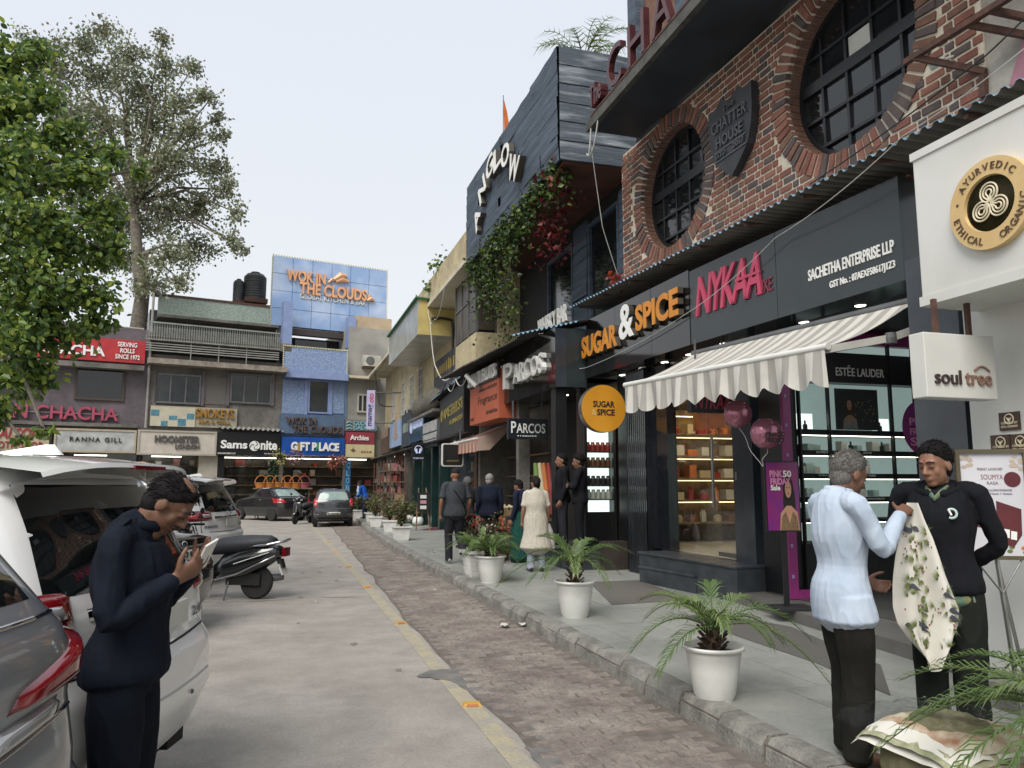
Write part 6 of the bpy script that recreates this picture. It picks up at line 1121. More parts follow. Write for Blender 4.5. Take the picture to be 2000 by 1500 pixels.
s, n = fsign('blue grey sign board with rusty letters above the gift shop', 549, 673, 810, 848, mat('worn_blue', '51657f', '44566d', s=3), .05, .35); m_wk2 = mat('rusted_letters', '5d4a40', '43352e', s=4); ftx(s, n, 'WOK IN', m_wk2, 558, 617, 815, 829, dep=.12, off=.02); ftx(s, n, 'THE CLOUDS', m_wk2, 570, 667, 832, 846, dep=.12, off=.02)
s, n = fsign('bright blue sign with white gift shop letters', 550, 673, 854, 890, mat('royal_blue', '1c4f9e', '17458c', rough=.35), .1, .35); ftx(s, n, 'G FT P LACE', m_letter_white, 568, 662, 864, 881, off=.05, dep=.06); ftx(s, n, 'I', mat('gold_i', 'b8923a'), 581, 585, 865, 881, off=.1); ftx(s, n, 'A', mat('green_a', '3d8a5c'), 616, 625, 864, 881, off=.05)
# --- corner building
cn = thing('corner_building', 'grey white corner building with small barred window above the greeting card shop', 'building', FW.pt(20, 0)); zt = RX(690, 735, 640, 645)[3]; MB().fbox(FW, sD + .02, sD + 6.5, 3.1, zt, -6, -.05).build('wall', mat('grey_white_wall', '9a9892', '7d7b76', rough=.9, s=.8, bump=.2, detail=10), cn); MB().fbox(FW, sD + .02, sD + 6.5, 0, 3.09, -6, -1.2).build('shop_interior', m_shop, cn); panel(cn, 'cream_wall', mat('peach_wall', 'b3a085', '9c8a72', s=1.5), 690, 760, 622, 690, -.6, .4); panel(cn, 'ledge', m_creamlite, 676, 740, 737, 742, .0, .6); fwin(cn, 697, 718, 770, 806, 2, mat('white_frame', 'b5b3ac'), m_greyglass, -.02)
a0, a1, z0, z1 = RX(709, 742, 695, 716, .2); t = thing('air_conditioner', 'white outdoor air conditioner unit on the corner building wall', 'air conditioner', FW.pt(a0, z0)); MB().fbox(FW, a0, a1, z0, z1, -.04, .35).build('casing', MATS['ac_casing'], t); disc(FW, a0 + (a1 - a0) * .38, (z0 + z1) / 2, (z1 - z0) * .4, .351, .37, 20).build('fan_grille', m_metalgrey, t); MB().fbox(FW, a0, a1, z0 - .1, z0 - .002, -.04, .3).build('bracket', m_rust, t)
s, n = fsign('grey sign with pale blue gadget shop letters', 674, 735, 820, 842, mat('warm_grey_sign', '7b7973', '6f6d68'), .05, .3); m_cy = mat('cyan_letters', '7fb5c4', '6aa2b3'); ftx(s, n, 'GLOBAL', m_cy, 690, 732, 823, 831, off=.02); ftx(s, n, 'GADGETS', m_cy, 690, 736, 832, 840, off=.02); q = MB()
for k in range(3): a, z = FW.pix(677, 826 + k * 6, n); q.tube([FW.pt(a, z, n + .03), FW.pt(a + .15, z + .07, n + .03), FW.pt(a + .3, z, n + .03)], .035, 6)
q.build('wave_logo', m_cy, s)
s, n = fsign('maroon sign with white greeting card shop lettering', 675, 731, 844, 867, mat('maroon_sign', '8a3545', '7b2e3d'), .1, .3); ftx(s, n, 'Archies', m_letter_white, 684, 720, 850, 860, off=.02); s, n = fsign('cream sign with small brown lettering under the maroon sign', 675, 731, 868, 893, mat('butter_sign', 'c4b792', 'b5a983'), .1, .3); a0, a1, z0, z1 = RX(705, 726, 880, 885, n); bars(mat('brown_small', '6d5a3a'), s, FW, a0, a1, z0, z1, n + .003, 7); ftx(s, n, '+', MATS['brown_small'], 685, 693, 875, 882)
for k, x in enumerate((705, 728)): pass
# shop windows along the far ground floor
gf = thing('shop_glazing', 'row of shop windows with pillars under the far signs', 'shopfront', FW.pt(12, 0)); zs = 3.15
for x0, x1, m_ in ((266, 272, m_black), (386, 423, mat('offwhite_pillar', 'a8a196', '98917f')), (424, 436, m_black), (546, 552, m_greywall), (60, 104, m_greywall), (672, 678, m_greywall)): a0, a1, _, _ = RX(x0, x1, 890, 1000, .1); MB().fbox(FW, a0, a1, 0, zs, -.3, .1).build('pillar', m_, gf)
for x0, x1 in ((-60, 58), (106, 264), (274, 384), (438, 545)):
    a0, a1, _, _ = RX(x0, x1, 890, 1000, .0); k_ = max(2, int((a1 - a0) / 1.4))
    for k in range(k_): MB().fbox(FW, a0 + (a1 - a0) * k / k_ + .03, a0 + (a1 - a0) * (k + 1) / k_ - .03, .15, zs - .05, -.03, -.01).build('glass_pane', m_glass, gf)
for k in range(70):
    s_ = rn.uniform(sx(-60), sD + 3); z = rn.choice([.6, 1.1, 1.6, 2.1, 2.55]); w_ = rn.uniform(.08, .25); h_ = rn.uniform(.12, .4); tag(MB().fbox(FW, s_ - w_, s_ + w_, z, z + h_, -1.15, -.85).build('shop_goods', rn.choice(m_goods + m_pk)), 'packed goods inside the far shop windows', 'goods', 'goods inside the far shop windows')
for x in (30, 180, 330, 470, 520, 590, 640, 700): a = sx(x); MB().fbox(FW, a - .7, a + .7, 3.0, 3.05, -.7, -.6).build('added_strip_light', m_downlight, gf)  # glowing strips added to make the far shop windows brighter
for k in range(5): MB().fbox(FW, sA + 14, sD + 6, .55 + k * .5, .6 + k * .5, -1.19, -.8).build('shelf', m_warm, gf)
# stall goods before the gift shop: tree, wreaths, ornaments, baskets
def at_n(x, n, z): p = FW.pix(x, 940, n)[0]; return FW.pt(p, z, n)
xt = thing('christmas_tree', 'small green artificial christmas tree beside the gift shop', 'tree', at_n(532, 1.5, 0)); mb = MB(); c = at_n(532, 1.5, 0); pts = []
for k in range(1100): u = rn.random(); z = .9 + 1.9 * u; r_ = .62 * (1 - u) + .05; a = rn.uniform(0, 6.28); q = r_ * (rn.random() ** .4); pts.append(c + Vector((q * math.cos(a), q * math.sin(a), z - .15 * q)))
leaf_cloud(mb, pts, .13, rn, 1); mb.build('crown', leafmat('fir_green', '2f4a30', '243a26'), xt); MB().tube([c, c + Vector((0, 0, 2.6))], .05, 6).build('trunk', m_rust, xt)
for k, (x, y, r_, m_, lab) in enumerate(((546, 893, .42, mat('gold_wreath', '9c8a4a', '6f7f4a', s=9), 'gold green wreath hanging left of the gift shop'), (578, 892, .4, mat('plum_wreath', '6d4a4f', '8a6a60', s=9), 'plum coloured wreath hanging over the gift shop baskets'), (652, 903, .38, mat('red_wreath', '9a3a30', '7d5a45', s=9), 'red ornament bunch hanging at the right of the gift shop'), (668, 898, .22, mat('white_orn', 'a89f98', 'b0453a', s=9), 'white and red ornament by the blue letter post'))):
    p = FW.pix(x, y, 1.2); t = thing('hanging_wreath', lab, 'decoration', FW.pt(p[0], p[1], 1.2)); mb = MB()
    for j in range(140): a = rn.uniform(0, 6.28); b = rn.uniform(0, 6.28); q = r_ * .7 + r_ * .3 * math.cos(b); leaf_cloud(mb, [FW.pt(p[0] + q * math.cos(a), p[1] + q * math.sin(a), 1.2 + r_ * .3 * math.sin(b))], .12, rn, 1)
    mb.build('wreath_body', m_, t); MB().tube([FW.pt(p[0], p[1] + r_ * .8, 1.2), FW.pt(p[0], 3.4, 1.0), FW.pt(p[0], 3.5, .4)], .012, 5).build('hanger', m_wire, t)
vb = thing('letter_post', 'blue vertical board with stacked letters beside the gift shop', 'sign', at_n(679, 1.0, 0)); a0, a1, z0, z1 = RX(674, 684, 900, 985, 1.0); MB().fbox(FW, a0, a1, z0, z1, .9, 1.0).build('board', mat('post_blue', '2a5f8f', '23527d'), vb)
for k, ch in enumerate('GLOBAL'): text(ch, m_cy, vb, FW, a0 + .05, a1 - .05, z1 - .42 - k * .4, z1 - .12 - k * .4, 1.002, dep=.02)
bk_p = MB()
def basket(lab, p, r_, h_, hh, m_, grp, rz=0.0):
    t = thing('cane_basket', lab, 'basket', tuple(p), rz, grp, local=True); P = []
    for j in range(5): P.append([(r_ * (.8 + .2 * j / 4) * math.cos(2 * math.pi * k / 20), .7 * r_ * (.8 + .2 * j / 4) * math.sin(2 * math.pi * k / 20), h_ * j / 4) for k in range(20)])
    MB().grid(P, close=True).add([(r_ * .8 * math.cos(2 * math.pi * k / 20), .56 * r_ * math.sin(2 * math.pi * k / 20), 0) for k in range(20)], [tuple(range(20))]).build('basket_body', m_, t)
    MB().tube([(r_ * math.cos(math.pi * j / 14), 0, h_ * .9 + hh * math.sin(math.pi * j / 14)) for j in range(15)], .02, 6).build('handle', m_, t); MB().tube([(r_ * math.cos(2 * math.pi * j / 20), .7 * r_ * math.sin(2 * math.pi * j / 20), h_) for j in range(21)], .022, 6).build('rim', m_, t)
m_cane = mat('orange_cane', 'b5722e', '9a5c24', rough=.6, s=20); m_cane2 = mat('brown_cane', '8f6a48', '74543a', rough=.6, s=20)
stt = thing('basket_table', 'table of orange cane baskets behind the black sedan', 'table', at_n(553, 3.0, 0)); p = at_n(553, 3.0, 0); MB().obox(p + Vector((0, 0, 1.42)), FW.s * 1.35, FW.n * .45, (0, 0, .03)).build('table_top', m_warm, stt)
for a in (-1.2, 1.2):
    for b in (-.35, .35): q = p + FW.s * a + FW.n * b; MB().box(q.x - .03, q.x + .03, q.y - .03, q.y + .03, 0, 1.39).build('table_leg', m_rust, stt)
for k in range(6): q = p + FW.s * (-1.05 + k * .42) + Vector((0, 0, 1.45)); basket('orange cane gift basket with tall handle, ' + ['first', 'second', 'third', 'fourth', 'fifth', 'last'][k] + ' from the left on the table', q, .3, .24, .38, m_cane if k < 5 else mat('pink_cane', '9a4f5c', '84414d'), 'orange baskets on the table', math.atan2(FW.s.y, FW.s.x))
# hooped cane baskets over the white car roof
stb = thing('basket_table', 'table carrying large hooped cane baskets behind the white cars', 'table', at(255, 24.0)); p = at(255, 24.0); MB().box(p.x - 1.9, p.x + 1.9, p.y - .5, p.y + .5, 1.5, 1.56).build('table_top', m_warm, stb)
for a in (-1.8, 1.8):
    for b in (-.4, .4): MB().box(p.x + a - .03, p.x + a + .03, p.y + b - .03, p.y + b + .03, 0, 1.5).build('table_leg', m_rust, stb)
for k, (x, r_, hh, m_) in enumerate(((113, .26, .5, m_cane2), (200, .32, .55, mat('rust_cane', '8d5240', '74412f')), (240, .22, .42, m_cane2), (283, .42, .62, m_cane), (318, .26, .4, m_cane2))): q = at(x, 24.0 + .1 * k, 1.56); basket(['brown cane hoop basket farthest left', 'rust coloured cane hoop basket second from left', 'small brown cane hoop basket in the middle', 'large orange cane hoop basket', 'brown cane hoop basket farthest right'][k] + ' over the white car roof', (q.x if k else p.x - 1.8, p.y, 1.56), r_, .14, hh, m_, 'hooped baskets behind the white cars', -.2)
# cables
def cable(lab, pts, r_=.01, m_=None, sag=.15):
    P = []; pts = [Vector(p) for p in pts]
    for a, b in zip(pts[:-1], pts[1:]):
        for i in range(12): u = i / 12; P.append(a.lerp(b, u) - Vector((0, 0, sag * 4 * u * (1 - u))))
    P.append(pts[-1]); return tag(MB().tube(P, r_, 6).build('cable', m_ or m_wire), lab, 'cable')
cable('pale cable sagging across the orange and pink lettered signs', [PC.pt(1.8, 4.0, .04), SUG.pt(.1, 3.75, .06), SUG.pt(SUG.L, 4.0, .06), NYK.pt(2.0, 4.5, .12), A.lerp(B, .86) + Vector((-.05, 0, .0)), A.lerp(B, 1.0) + Vector((0, -.5, .4))], .005, m_wirew, .06)
cable('dark cable running over the corrugated roof to the right edge', [A.lerp(B, .72) + Vector((0, 0, .02)), A.lerp(B, .95) + Vector((0, 0, .35)), A.lerp(B, 1.05) + Vector((0, 0, .75))], .007, m_wire, .03)
cable('pale cable hanging from the canopy end to the dark window', [(4.98, 11.86, 7.76), (5.4, 12.3, 6.2), (5.9, 12.6, 5.2)], .008, m_wirew, .02); cable('grey looped cable hanging at the canopy corner', [(4.96, 11.7, 7.9), (4.95, 11.9, 7.35), (4.96, 11.4, 7.8)], .014, m_wirew, .25)
cable('pale cable loop hanging from the yellow balcony box', [(4.7, 25.3, 7.2), (4.8, 24.6, 5.4), (5.2, 23.8, 5.2), (5.55, 23.2, 6.6)], .018, m_wirew, .35); cable('thin cable draped down the cream eave', [(4.62, 22.5, 7.6), (4.6, 24, 6.9), (4.62, 25.3, 7.5)], .012, m_wirew, .3); cable('black cables bundled above the olive sign', [(4.75, 20.2, 4.5), (4.7, 22.5, 4.65), (5.0, 25.6, 4.6), (5.0, 28, 4.5)], .02, m_wire, .12)
cable('white cable curling beside the orange sign', [OS.pt(.0, 4.3, .1), AM.pt(AM.L - .3, 4.5, .2), AM.pt(AM.L - 1.5, 4.4, .25)], .014, m_wirew, .2); cable('long line from the corner building to the cream eave', [FW.pt(sD + 1, 7.4, .1), (4.62, 36, 7.5)], .012, m_wire, .2); cable('black bracket cable at the far end of the eave', [(4.62, 40.5, 7.5), (4.9, 40.5, 5.8), (5.55, 40.4, 5.7)], .03, m_wire, .05)
# ======================= vehicles =======================
def interp(keys, z):
    if z <= keys[0][0]: return keys[0][1:]
    for a, b in zip(keys[:-1], keys[1:]):
        if z <= b[0]: u = (z - a[0]) / (b[0] - a[0]); return tuple(p + (q - p) * u for p, q in zip(a[1:], b[1:]))
    return keys[-1][1:]
class Car:
    def __init__(s, keys, bow=.1): s.k = keys; s.bow = bow; s.cache = {}
    def half(s, z):      # right half outline from rear centre to front centre
        kz = round(z, 4)
        if kz in s.cache: return s.cache[kz]
        yr, yf, hw, rr, rf = interp(s.k, z); P = []; rr = min(rr, hw * .95); rf = min(rf, hw * .95)
        for i in range(9): P.append((i / 8 * (hw - rr), yr))
        for i in range(1, 9): q = R(-90 + 90 * i / 8); P.append((hw - rr + rr * math.cos(q), yr + rr + rr * math.sin(q)))
        for i in range(1, 25): P.append((hw, yr + rr + (yf - rf - yr - rr) * i / 24))
        for i in range(1, 9): q = R(90 * i / 8); P.append((hw - rf + rf * math.cos(q), yf - rf + rf * math.sin(q)))
        for i in range(1, 9): P.append(((hw - rf) * (1 - i / 8), yf))
        L = yf - yr; Q = []
        for x, y in P: u = (y - yr) / L; Q.append((x * (1 - .05 * max(0, u - .7) / .3), y + s.bow * (x / hw) ** 2 * max(0, 1 - u * 4) - s.bow * .8 * (x / hw) ** 2 * max(0, u * 4 - 3)))
        s.cache[kz] = Q; return Q
    def surf(s, w, z):
        H = s.half(z); a = abs(w); sg = 1 if w >= 0 else -1; acc = 0
        for p, q in zip(H[:-1], H[1:]):
            d = math.hypot(q[0] - p[0], q[1] - p[1])
            if acc + d >= a: u = (a - acc) / max(d, 1e-9); return Vector((sg * (p[0] + (q[0] - p[0]) * u), p[1] + (q[1] - p[1]) * u, z))
            acc += d
        return Vector((0, H[-1][1], z))
    def nrm(s, w, z):
        e = .01; a = s.surf(w + e, z) - s.surf(w - e, z); b = s.surf(w, z + e) - s.surf(w, z - e); return a.cross(b).normalized()
    def levels(s):
        Z = []
        for a, b in zip(s.k[:-1], s.k[1:]):
            n = max(1, int((b[0] - a[0]) / .05)); Z += [a[0] + (b[0] - a[0]) * i / n for i in range(n)]
        return Z + [s.k[-1][0]]
    def body(s, m_, par, name='body'):
        rows = []
        for z in s.levels(): H = s.half(z); rows.append([Vector((x, y, z)) for x, y in H] + [Vector((-x, y, z)) for x, y in H[-2:0:-1]])
        mb = MB().grid(rows, close=True); n = len(rows[0]); b = len(rows) - 1; mb.f.append(tuple(b * n + i for i in range(n))); mb.m.append(0); mb.f.append(tuple(range(n - 1, -1, -1))); mb.m.append(0)
        return mb.build(name, m_, par, smooth=True, sharp=38)
    def patch(s, name, quad, m_, par, off=.006, nu=10, nv=6, pillow=True, sharp=None):   # quad: (w,z) bl, br, tr, tl
        rows = []
        for j in range(nv + 1):
            v = j / nv; row = []
            for i in range(nu + 1):
                u = i / nu; w_ = (quad[0][0] * (1 - u) + quad[1][0] * u) * (1 - v) + (quad[3][0] * (1 - u) + quad[2][0] * u) * v; z = (quad[0][1] * (1 - u) + quad[1][1] * u) * (1 - v) + (quad[3][1] * (1 - u) + quad[2][1] * u) * v
                o = off * ((1 - abs(2 * u - 1) ** 10) * (1 - abs(2 * v - 1) ** 10) if pillow else 1) + .001; row.append(s.surf(w_, z) + s.nrm(w_, z) * o)
            rows.append(row)
        return MB().grid(rows).build(name, m_, par, smooth=True)
    def line(s, name, pts, m_, par, r=.004, off=.001): return MB().tube([s.surf(w_, z) + s.nrm(w_, z) * off for w_, z in pts], r, 6).build(name, m_, par, smooth=True)
    def label(s, tx, w0, w1, z0, z1, m_, par, off=.004, name='badge', **k):
        vs, fs = text_mesh(tx, .5, k.get('o', .02)); x0 = min(v.x for v in vs); x1 = max(v.x for v in vs); y0 = min(v.y for v in vs); y1 = max(v.y for v in vs); P = []
        for v in vs: w_ = w0 + (w1 - w0) * (v.x - x0) / (x1 - x0); z = z0 + (z1 - z0) * (v.y - y0) / (y1 - y0); P.append(s.surf(w_, z) + s.nrm(w_, z) * (off + .003 * (v.z + .5)))
        MB().add(P, fs).build(name, m_, par)
m_tyre = mat('tyre_rubber', '1e1e1e', '272625', rough=.85); m_rim = mat('alloy_rim', '8a8b8c', '757677', rough=.3, metal=.8); m_chrome = mat('chrome', 'c9cacb', 'b5b6b7', rough=.08, metal=1.0)
m_lampred = mat('red_lamp_lens', '7a0d14', '5f0a10', rough=.08, coat=1.0); m_lampclear = mat('clear_lamp_lens', 'b5b5b3', '8f8f8e', rough=.08, metal=.4, coat=1); m_carglass = mat('tinted_car_glass', '101314', '15181a', rough=.03, spec=.8); m_plate = mat('number_plate', 'c4c4bc', 'b5b5ad', rough=.4); m_under = mat('dark_underbody', '141414', '1a1a1a', rough=.8); m_seam = mat('panel_gap', '0d0d0d', '111111', rough=.8)
def wheel(par, x, y, r, wd=.19, spokes=7):
    sg = 1 if x > 0 else -1; t = MB().lathe((x - sg * wd / 2, y, r), [(r * .62, 0), (r * .9, 0), (r, wd * .15), (r, wd * .85), (r * .9, wd), (r * .62, wd)], 28, axis=(sg, 0, 0)).build('wheel', m_tyre, par, smooth=True, sharp=40)
    q = MB(); q.lathe((x + sg * wd * .3, y, r), [(r * .16, 0), (r * .16, .03), (.01, .035)], 14, axis=(sg, 0, 0)); q.lathe((x + sg * wd * .25, y, r), [(r * .63, 0), (r * .63, .03), (r * .57, .03), (r * .57, 0)], 28, axis=(sg, 0, 0), cap=False)
    for k in range(spokes): a = 2 * math.pi * k / spokes; d = Vector((0, math.cos(a), math.sin(a))); q.obox(Vector((x + sg * wd * .38, y, r)) + d * r * .36, (0.012, 0, 0), d * r * .24, d.cross(Vector((1, 0, 0))) * r * .06)
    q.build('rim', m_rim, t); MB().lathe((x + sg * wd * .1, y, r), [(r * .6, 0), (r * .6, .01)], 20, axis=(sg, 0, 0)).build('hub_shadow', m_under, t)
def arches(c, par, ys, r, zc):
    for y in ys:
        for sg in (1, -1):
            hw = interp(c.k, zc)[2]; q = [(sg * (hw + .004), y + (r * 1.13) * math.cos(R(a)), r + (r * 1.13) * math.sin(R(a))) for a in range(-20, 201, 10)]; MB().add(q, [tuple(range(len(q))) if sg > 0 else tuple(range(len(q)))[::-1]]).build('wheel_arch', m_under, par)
def place_car(t, c, corner, az, hw, yr):
    rz = -az; Mx = Matrix.Rotation(rz, 3, 'Z'); o = Vector((corner[0], corner[1], 0)) - Mx @ Vector((hw, yr, 0)); t.location = (o.x, o.y, 0); t.rotation_euler = (0, 0, rz)
CAZ = R(-68.7 + 2)
# --- white people carrier (twice)
def innova(lab):
    t = thing('people_carrier', lab, 'car', (0, 0, 0), 0, 'white people carriers', local=True)
    K = [(.24, -2.16, 2.1, .80, .2, .3), (.34, -2.27, 2.26, .88, .26, .4), (.55, -2.36, 2.36, .915, .3, .45), (.78, -2.345, 2.36, .915, .3, .45), (.84, -2.29, 2.32, .91, .24, .42), (1.0, -2.27, 2.2, .905, .22, .4), (1.08, -2.25, 1.95, .895, .22, .35), (1.12, -2.23, 1.35, .875, .2, .3), (1.4, -2.10, .95, .80, .18, .3), (1.58, -2.0, .55, .73, .18, .3), (1.66, -1.95, .3, .69, .2, .3), (1.71, -1.85, .1, .6, .25, .3), (1.745, -1.6, -.1, .4, .3, .3), (1.755, -1.1, -.5, .15, .12, .12)]
    c = Car(K, .1); m_ = mat('white_car_paint', 'e2e2e0', 'd8d8d6', rough=.22, coat=1.0, s=.5); c.body(m_, t)
    c.patch('rear_window', [(-.70, 1.15), (.70, 1.15), (.60, 1.6), (-.60, 1.6)], m_carglass, t, .008, 16, 8)
    for sg in (-1, 1):
        c.patch('side_window', [(sg * 1.25, 1.16), (sg * 2.1, 1.16), (sg * 1.95, 1.55), (sg * 1.05, 1.55)], m_carglass, t, .006); c.patch('side_window', [(sg * 2.2, 1.16), (sg * 3.6, 1.14), (sg * 3.1, 1.55), (sg * 2.1, 1.55)], m_carglass, t, .006)
        la = c.patch('tail_lamp', [(sg * .60, 1.03), (sg * 1.14, 1.0), (sg * 1.16, 1.19), (sg * .56, 1.17)], m_lampred, t, .03, 14, 6); c.patch('lamp_clear', [(sg * .64, 1.055), (sg * .82, 1.05), (sg * .84, 1.135), (sg * .64, 1.13)], m_lampclear, la, .036, 8, 4); c.patch('lamp_bar', [(sg * .88, 1.06), (sg * 1.08, 1.05), (sg * 1.08, 1.11), (sg * .88, 1.11)], mat('bright_red_lens', 'a8141c', '8f1016', rough=.1, coat=1, emit='b01018', es=.15), la, .037, 8, 4)
        c.patch('chrome_blade', [(sg * .90, .72), (sg * .95, .72), (sg * 1.02, 1.0), (sg * .94, 1.0)], m_chrome, t, .02, 4, 10); c.patch('reflector', [(sg * .80, .46), (sg * .98, .46), (sg * .98, .505), (sg * .80, .505)], m_lampred, t, .01, 6, 3)
        c.line('tailgate_gap', [(sg * .86, .84), (sg * .86, 1.0)], m_seam, t, .005)
    c.line('tailgate_gap', [(-.86 + i * .172, .845 - .02 * (1 - abs(i - 5) / 5)) for i in range(11)], m_seam, t, .006); c.line('bumper_crease', [(-1.0 + i * .2, .62) for i in range(11)], mat('white_crease', 'b0b0ae'), t, .006)
    sp = [];
    for j, (y, z) in enumerate(((-1.6, 1.735), (-1.95, 1.73), (-2.2, 1.70), (-2.21, 1.68), (-2.0, 1.63))): hw = (.62, .68, .70, .70, .66)[j]; sp.append([Vector((hw * (i / 8 - 1), y + .1 * abs(i / 8 - 1) ** 3, z - .05 * abs(i / 8 - 1) ** 4)) for i in range(17)])
    MB().grid([r[::-1] for r in sp]).build('roof_spoiler', m_, t, smooth=True, sharp=50); MB().box(-.16, .16, -2.217, -2.19, 1.672, 1.69).build('high_brake_light', m_lampred, t)
    MB().add([(-.035, -1.45, 1.75), (.035, -1.45, 1.75), (.015, -1.78, 1.745), (-.015, -1.78, 1.745), (0, -1.74, 1.795), (0, -1.70, 1.795)], [(0, 1, 5), (1, 2, 4, 5), (2, 3, 4), (3, 0, 5, 4)]).build('shark_fin', m_, t)
    MB().tube([c.surf(.05, 1.17) + Vector((0, -.03, 0)), c.surf(-.15, 1.22) + Vector((0, -.03, 0)), c.surf(-.42, 1.2) + Vector((0, -.03, 0))], .012, 6).build('wiper', m_under, t)
    pl = MB().box(-.25, .25, -2.335, -2.315, .92, 1.03).build('number_plate', m_plate, t); c.patch('plate_garnish', [(-.5, 1.04), (.5, 1.04), (.5, 1.09), (-.5, 1.09)], m_chrome, t, .03)
    c.label('2.4 V', .52, .78, .9, .95, m_metalgrey, t); c.label('INNOVA', -.8, -.45, .9, .945, m_metalgrey, t); MB().tube([c.surf(.1 * math.cos(a * .4), 1.12 + .035 * math.sin(a * .4)) + Vector((0, -.03, 0)) for a in range(17)], .006, 5).build('emblem', m_chrome, t)
    c.line('parking_sensor', [(.3, .56), (.31, .565)], m_metalgrey, t, .012); c.line('parking_sensor', [(-.3, .56), (-.29, .565)], m_metalgrey, t, .012)
    MB().box(-.75, .75, -2.1, 2.0, .2, .3).build('underbody', m_under, t); MB().box(.55, .75, -2.14, -2.1, .2, .36).build('mud_flap', m_under, t)
    arches(c, t, (-1.35, 1.4), .34, .5)
    for x in (-.8, .8):
        for y in (-1.35, 1.4): wheel(t, x, y, .34)
    return t, c
iv1, ci = innova("white people carrier with tinted rear window right behind the man in navy"); place_car(iv1, ci, CW(-1.68, 4.62), R(-73.8), .86, -2.3)
iv2 = dup(iv1, (0, 0, 0), 0, 'white people carrier parked beyond the black sedan and the scooter'); place_car(iv2, ci, CW(-4.8, 14.2), CAZ - R(6), .88, -2.3)
# --- grey SUV at the left edge
gs = thing('grey_suv', 'grey metallic car corner with long red tail lamp at the left edge', 'car', (0, 0, 0), local=True)
K = [(.24, -2.1, 2.1, .82, .2, .3), (.36, -2.2, 2.2, .88, .26, .4), (.6, -2.26, 2.28, .915, .3, .45), (.8, -2.24, 2.28, .92, .28, .45), (.95, -2.2, 2.2, .915, .24, .4), (1.08, -2.2, 1.9, .9, .2, .35), (1.17, -2.17, 1.3, .875, .2, .3), (1.22, -2.12, 1.2, .86, .2, .3), (1.45, -1.95, .8, .78, .2, .3), (1.58, -1.82, .45, .7, .22, .3), (1.64, -1.7, .2, .6, .3, .3), (1.68, -1.3, -.2, .3, .2, .2)]
cg = Car(K, .12); m_gs = mat('grey_metallic_paint', '94969a', '888a8e', rough=.28, metal=.55, coat=1, s=.6); cg.body(m_gs, gs)
cg.patch('rear_window', [(-.66, 1.25), (.66, 1.25), (.56, 1.54), (-.56, 1.54)], m_carglass, gs, .008, 16, 8); cg.line('window_trim', [(-.74 + i * .148, 1.2) for i in range(11)], m_chrome, gs, .009)
for sg in (-1, 1):
    la = cg.patch('tail_lamp', [(sg * .38, .98), (sg * .98, 1.0), (sg * 1.06, 1.16), (sg * .44, 1.03)], m_lampred, gs, .035, 16, 6); cg.patch('lamp_bar', [(sg * .46, .992), (sg * .8, 1.01), (sg * .8, 1.045), (sg * .5, 1.012)], mat('dark_red_lens', '4a080d', '3a060a', rough=.08, coat=1), la, .038, 8, 3); cg.patch('lamp_side', [(sg * .99, 1.0), (sg * 1.2, 1.03), (sg * 1.24, 1.13), (sg * 1.06, 1.15)], mat('bright_red_lens', 'a8141c'), la, .03, 8, 4); cg.patch('reverse_lamp', [(sg * .2, .88), (sg * .62, .92), (sg * .66, .97), (sg * .3, .94)], m_lampclear, gs, .03, 12, 5)
    cg.line('chrome_strip', [(sg * (.1 + i * .08), .86 + i * .008) for i in range(9)], m_chrome, gs, .008); cg.line('tailgate_gap', [(sg * .82, .5), (sg * .86, .8), (sg * .9, .97)], m_seam, gs, .005); cg.patch('side_window', [(sg * 1.35, 1.26), (sg * 3.3, 1.22), (sg * 2.9, 1.5), (sg * 1.2, 1.5)], m_carglass, gs, .006); cg.patch('bumper_scoop', [(sg * .5, .5), (sg * .8, .52), (sg * .8, .74), (sg * .55, .7)], m_gs, gs, .03, 8, 6)
MB().tube([cg.surf(.0, 1.26) + Vector((0, -.03, 0)), cg.surf(.35, 1.3) + Vector((0, -.03, 0))], .012, 6).build('wiper', m_under, gs); MB().box(-.25, .25, -2.26, -2.24, .72, .83).build('number_plate', m_plate, gs); arches(cg, gs, (-1.3, 1.35), .35, .5)
for x in (-.82, .82):
    for y in (-1.3, 1.35): wheel(gs, x, y, .35)
place_car(gs, cg, CW(-1.31, 2.64), R(-70), .86, -2.2)
# --- black sedan with plate
cv = thing('black_sedan', 'black sedan boot with white number plate behind the scooter', 'car', (0, 0, 0), local=True)
K = [(.2, -2.1, 2.1, .8, .25, .3), (.32, -2.22, 2.24, .87, .3, .4), (.5, -2.27, 2.28, .89, .35, .45), (.7, -2.25, 2.25, .89, .3, .45), (.76, -2.2, 2.2, .885, .25, .45), (.92, -2.16, 1.9, .88, .25, .4), (1.0, -2.14, 1.2, .86, .22, .35), (1.02, -2.0, 1.05, .85, .22, .3), (1.05, -1.5, .95, .82, .2, .3), (1.3, -1.0, .45, .68, .2, .3), (1.4, -.75, .2, .6, .2, .3), (1.44, -.5, -.1, .35, .2, .2)]
cc_ = Car(K, .14); m_bk = mat('black_car_paint', '0c0d0f', '101113', rough=.12, coat=1, s=.6); cc_.body(m_bk, cv); cc_.patch('rear_window', [(-.62, 1.07), (.62, 1.07), (.5, 1.32), (-.5, 1.32)], m_carglass, cv, .006)
pl = cc_.patch('number_plate', [(-.26, .79), (.26, .79), (.26, .90), (-.26, .90)], m_plate, cv, .02, 6, 4); cc_.label('DL7CF 8157', -.235, .235, .815, .875, m_black, pl, .025, 'lettering', o=.03); cc_.patch('chrome_strip', [(-.55, .915), (.55, .915), (.55, .935), (-.55, .935)], m_chrome, cv, .02)
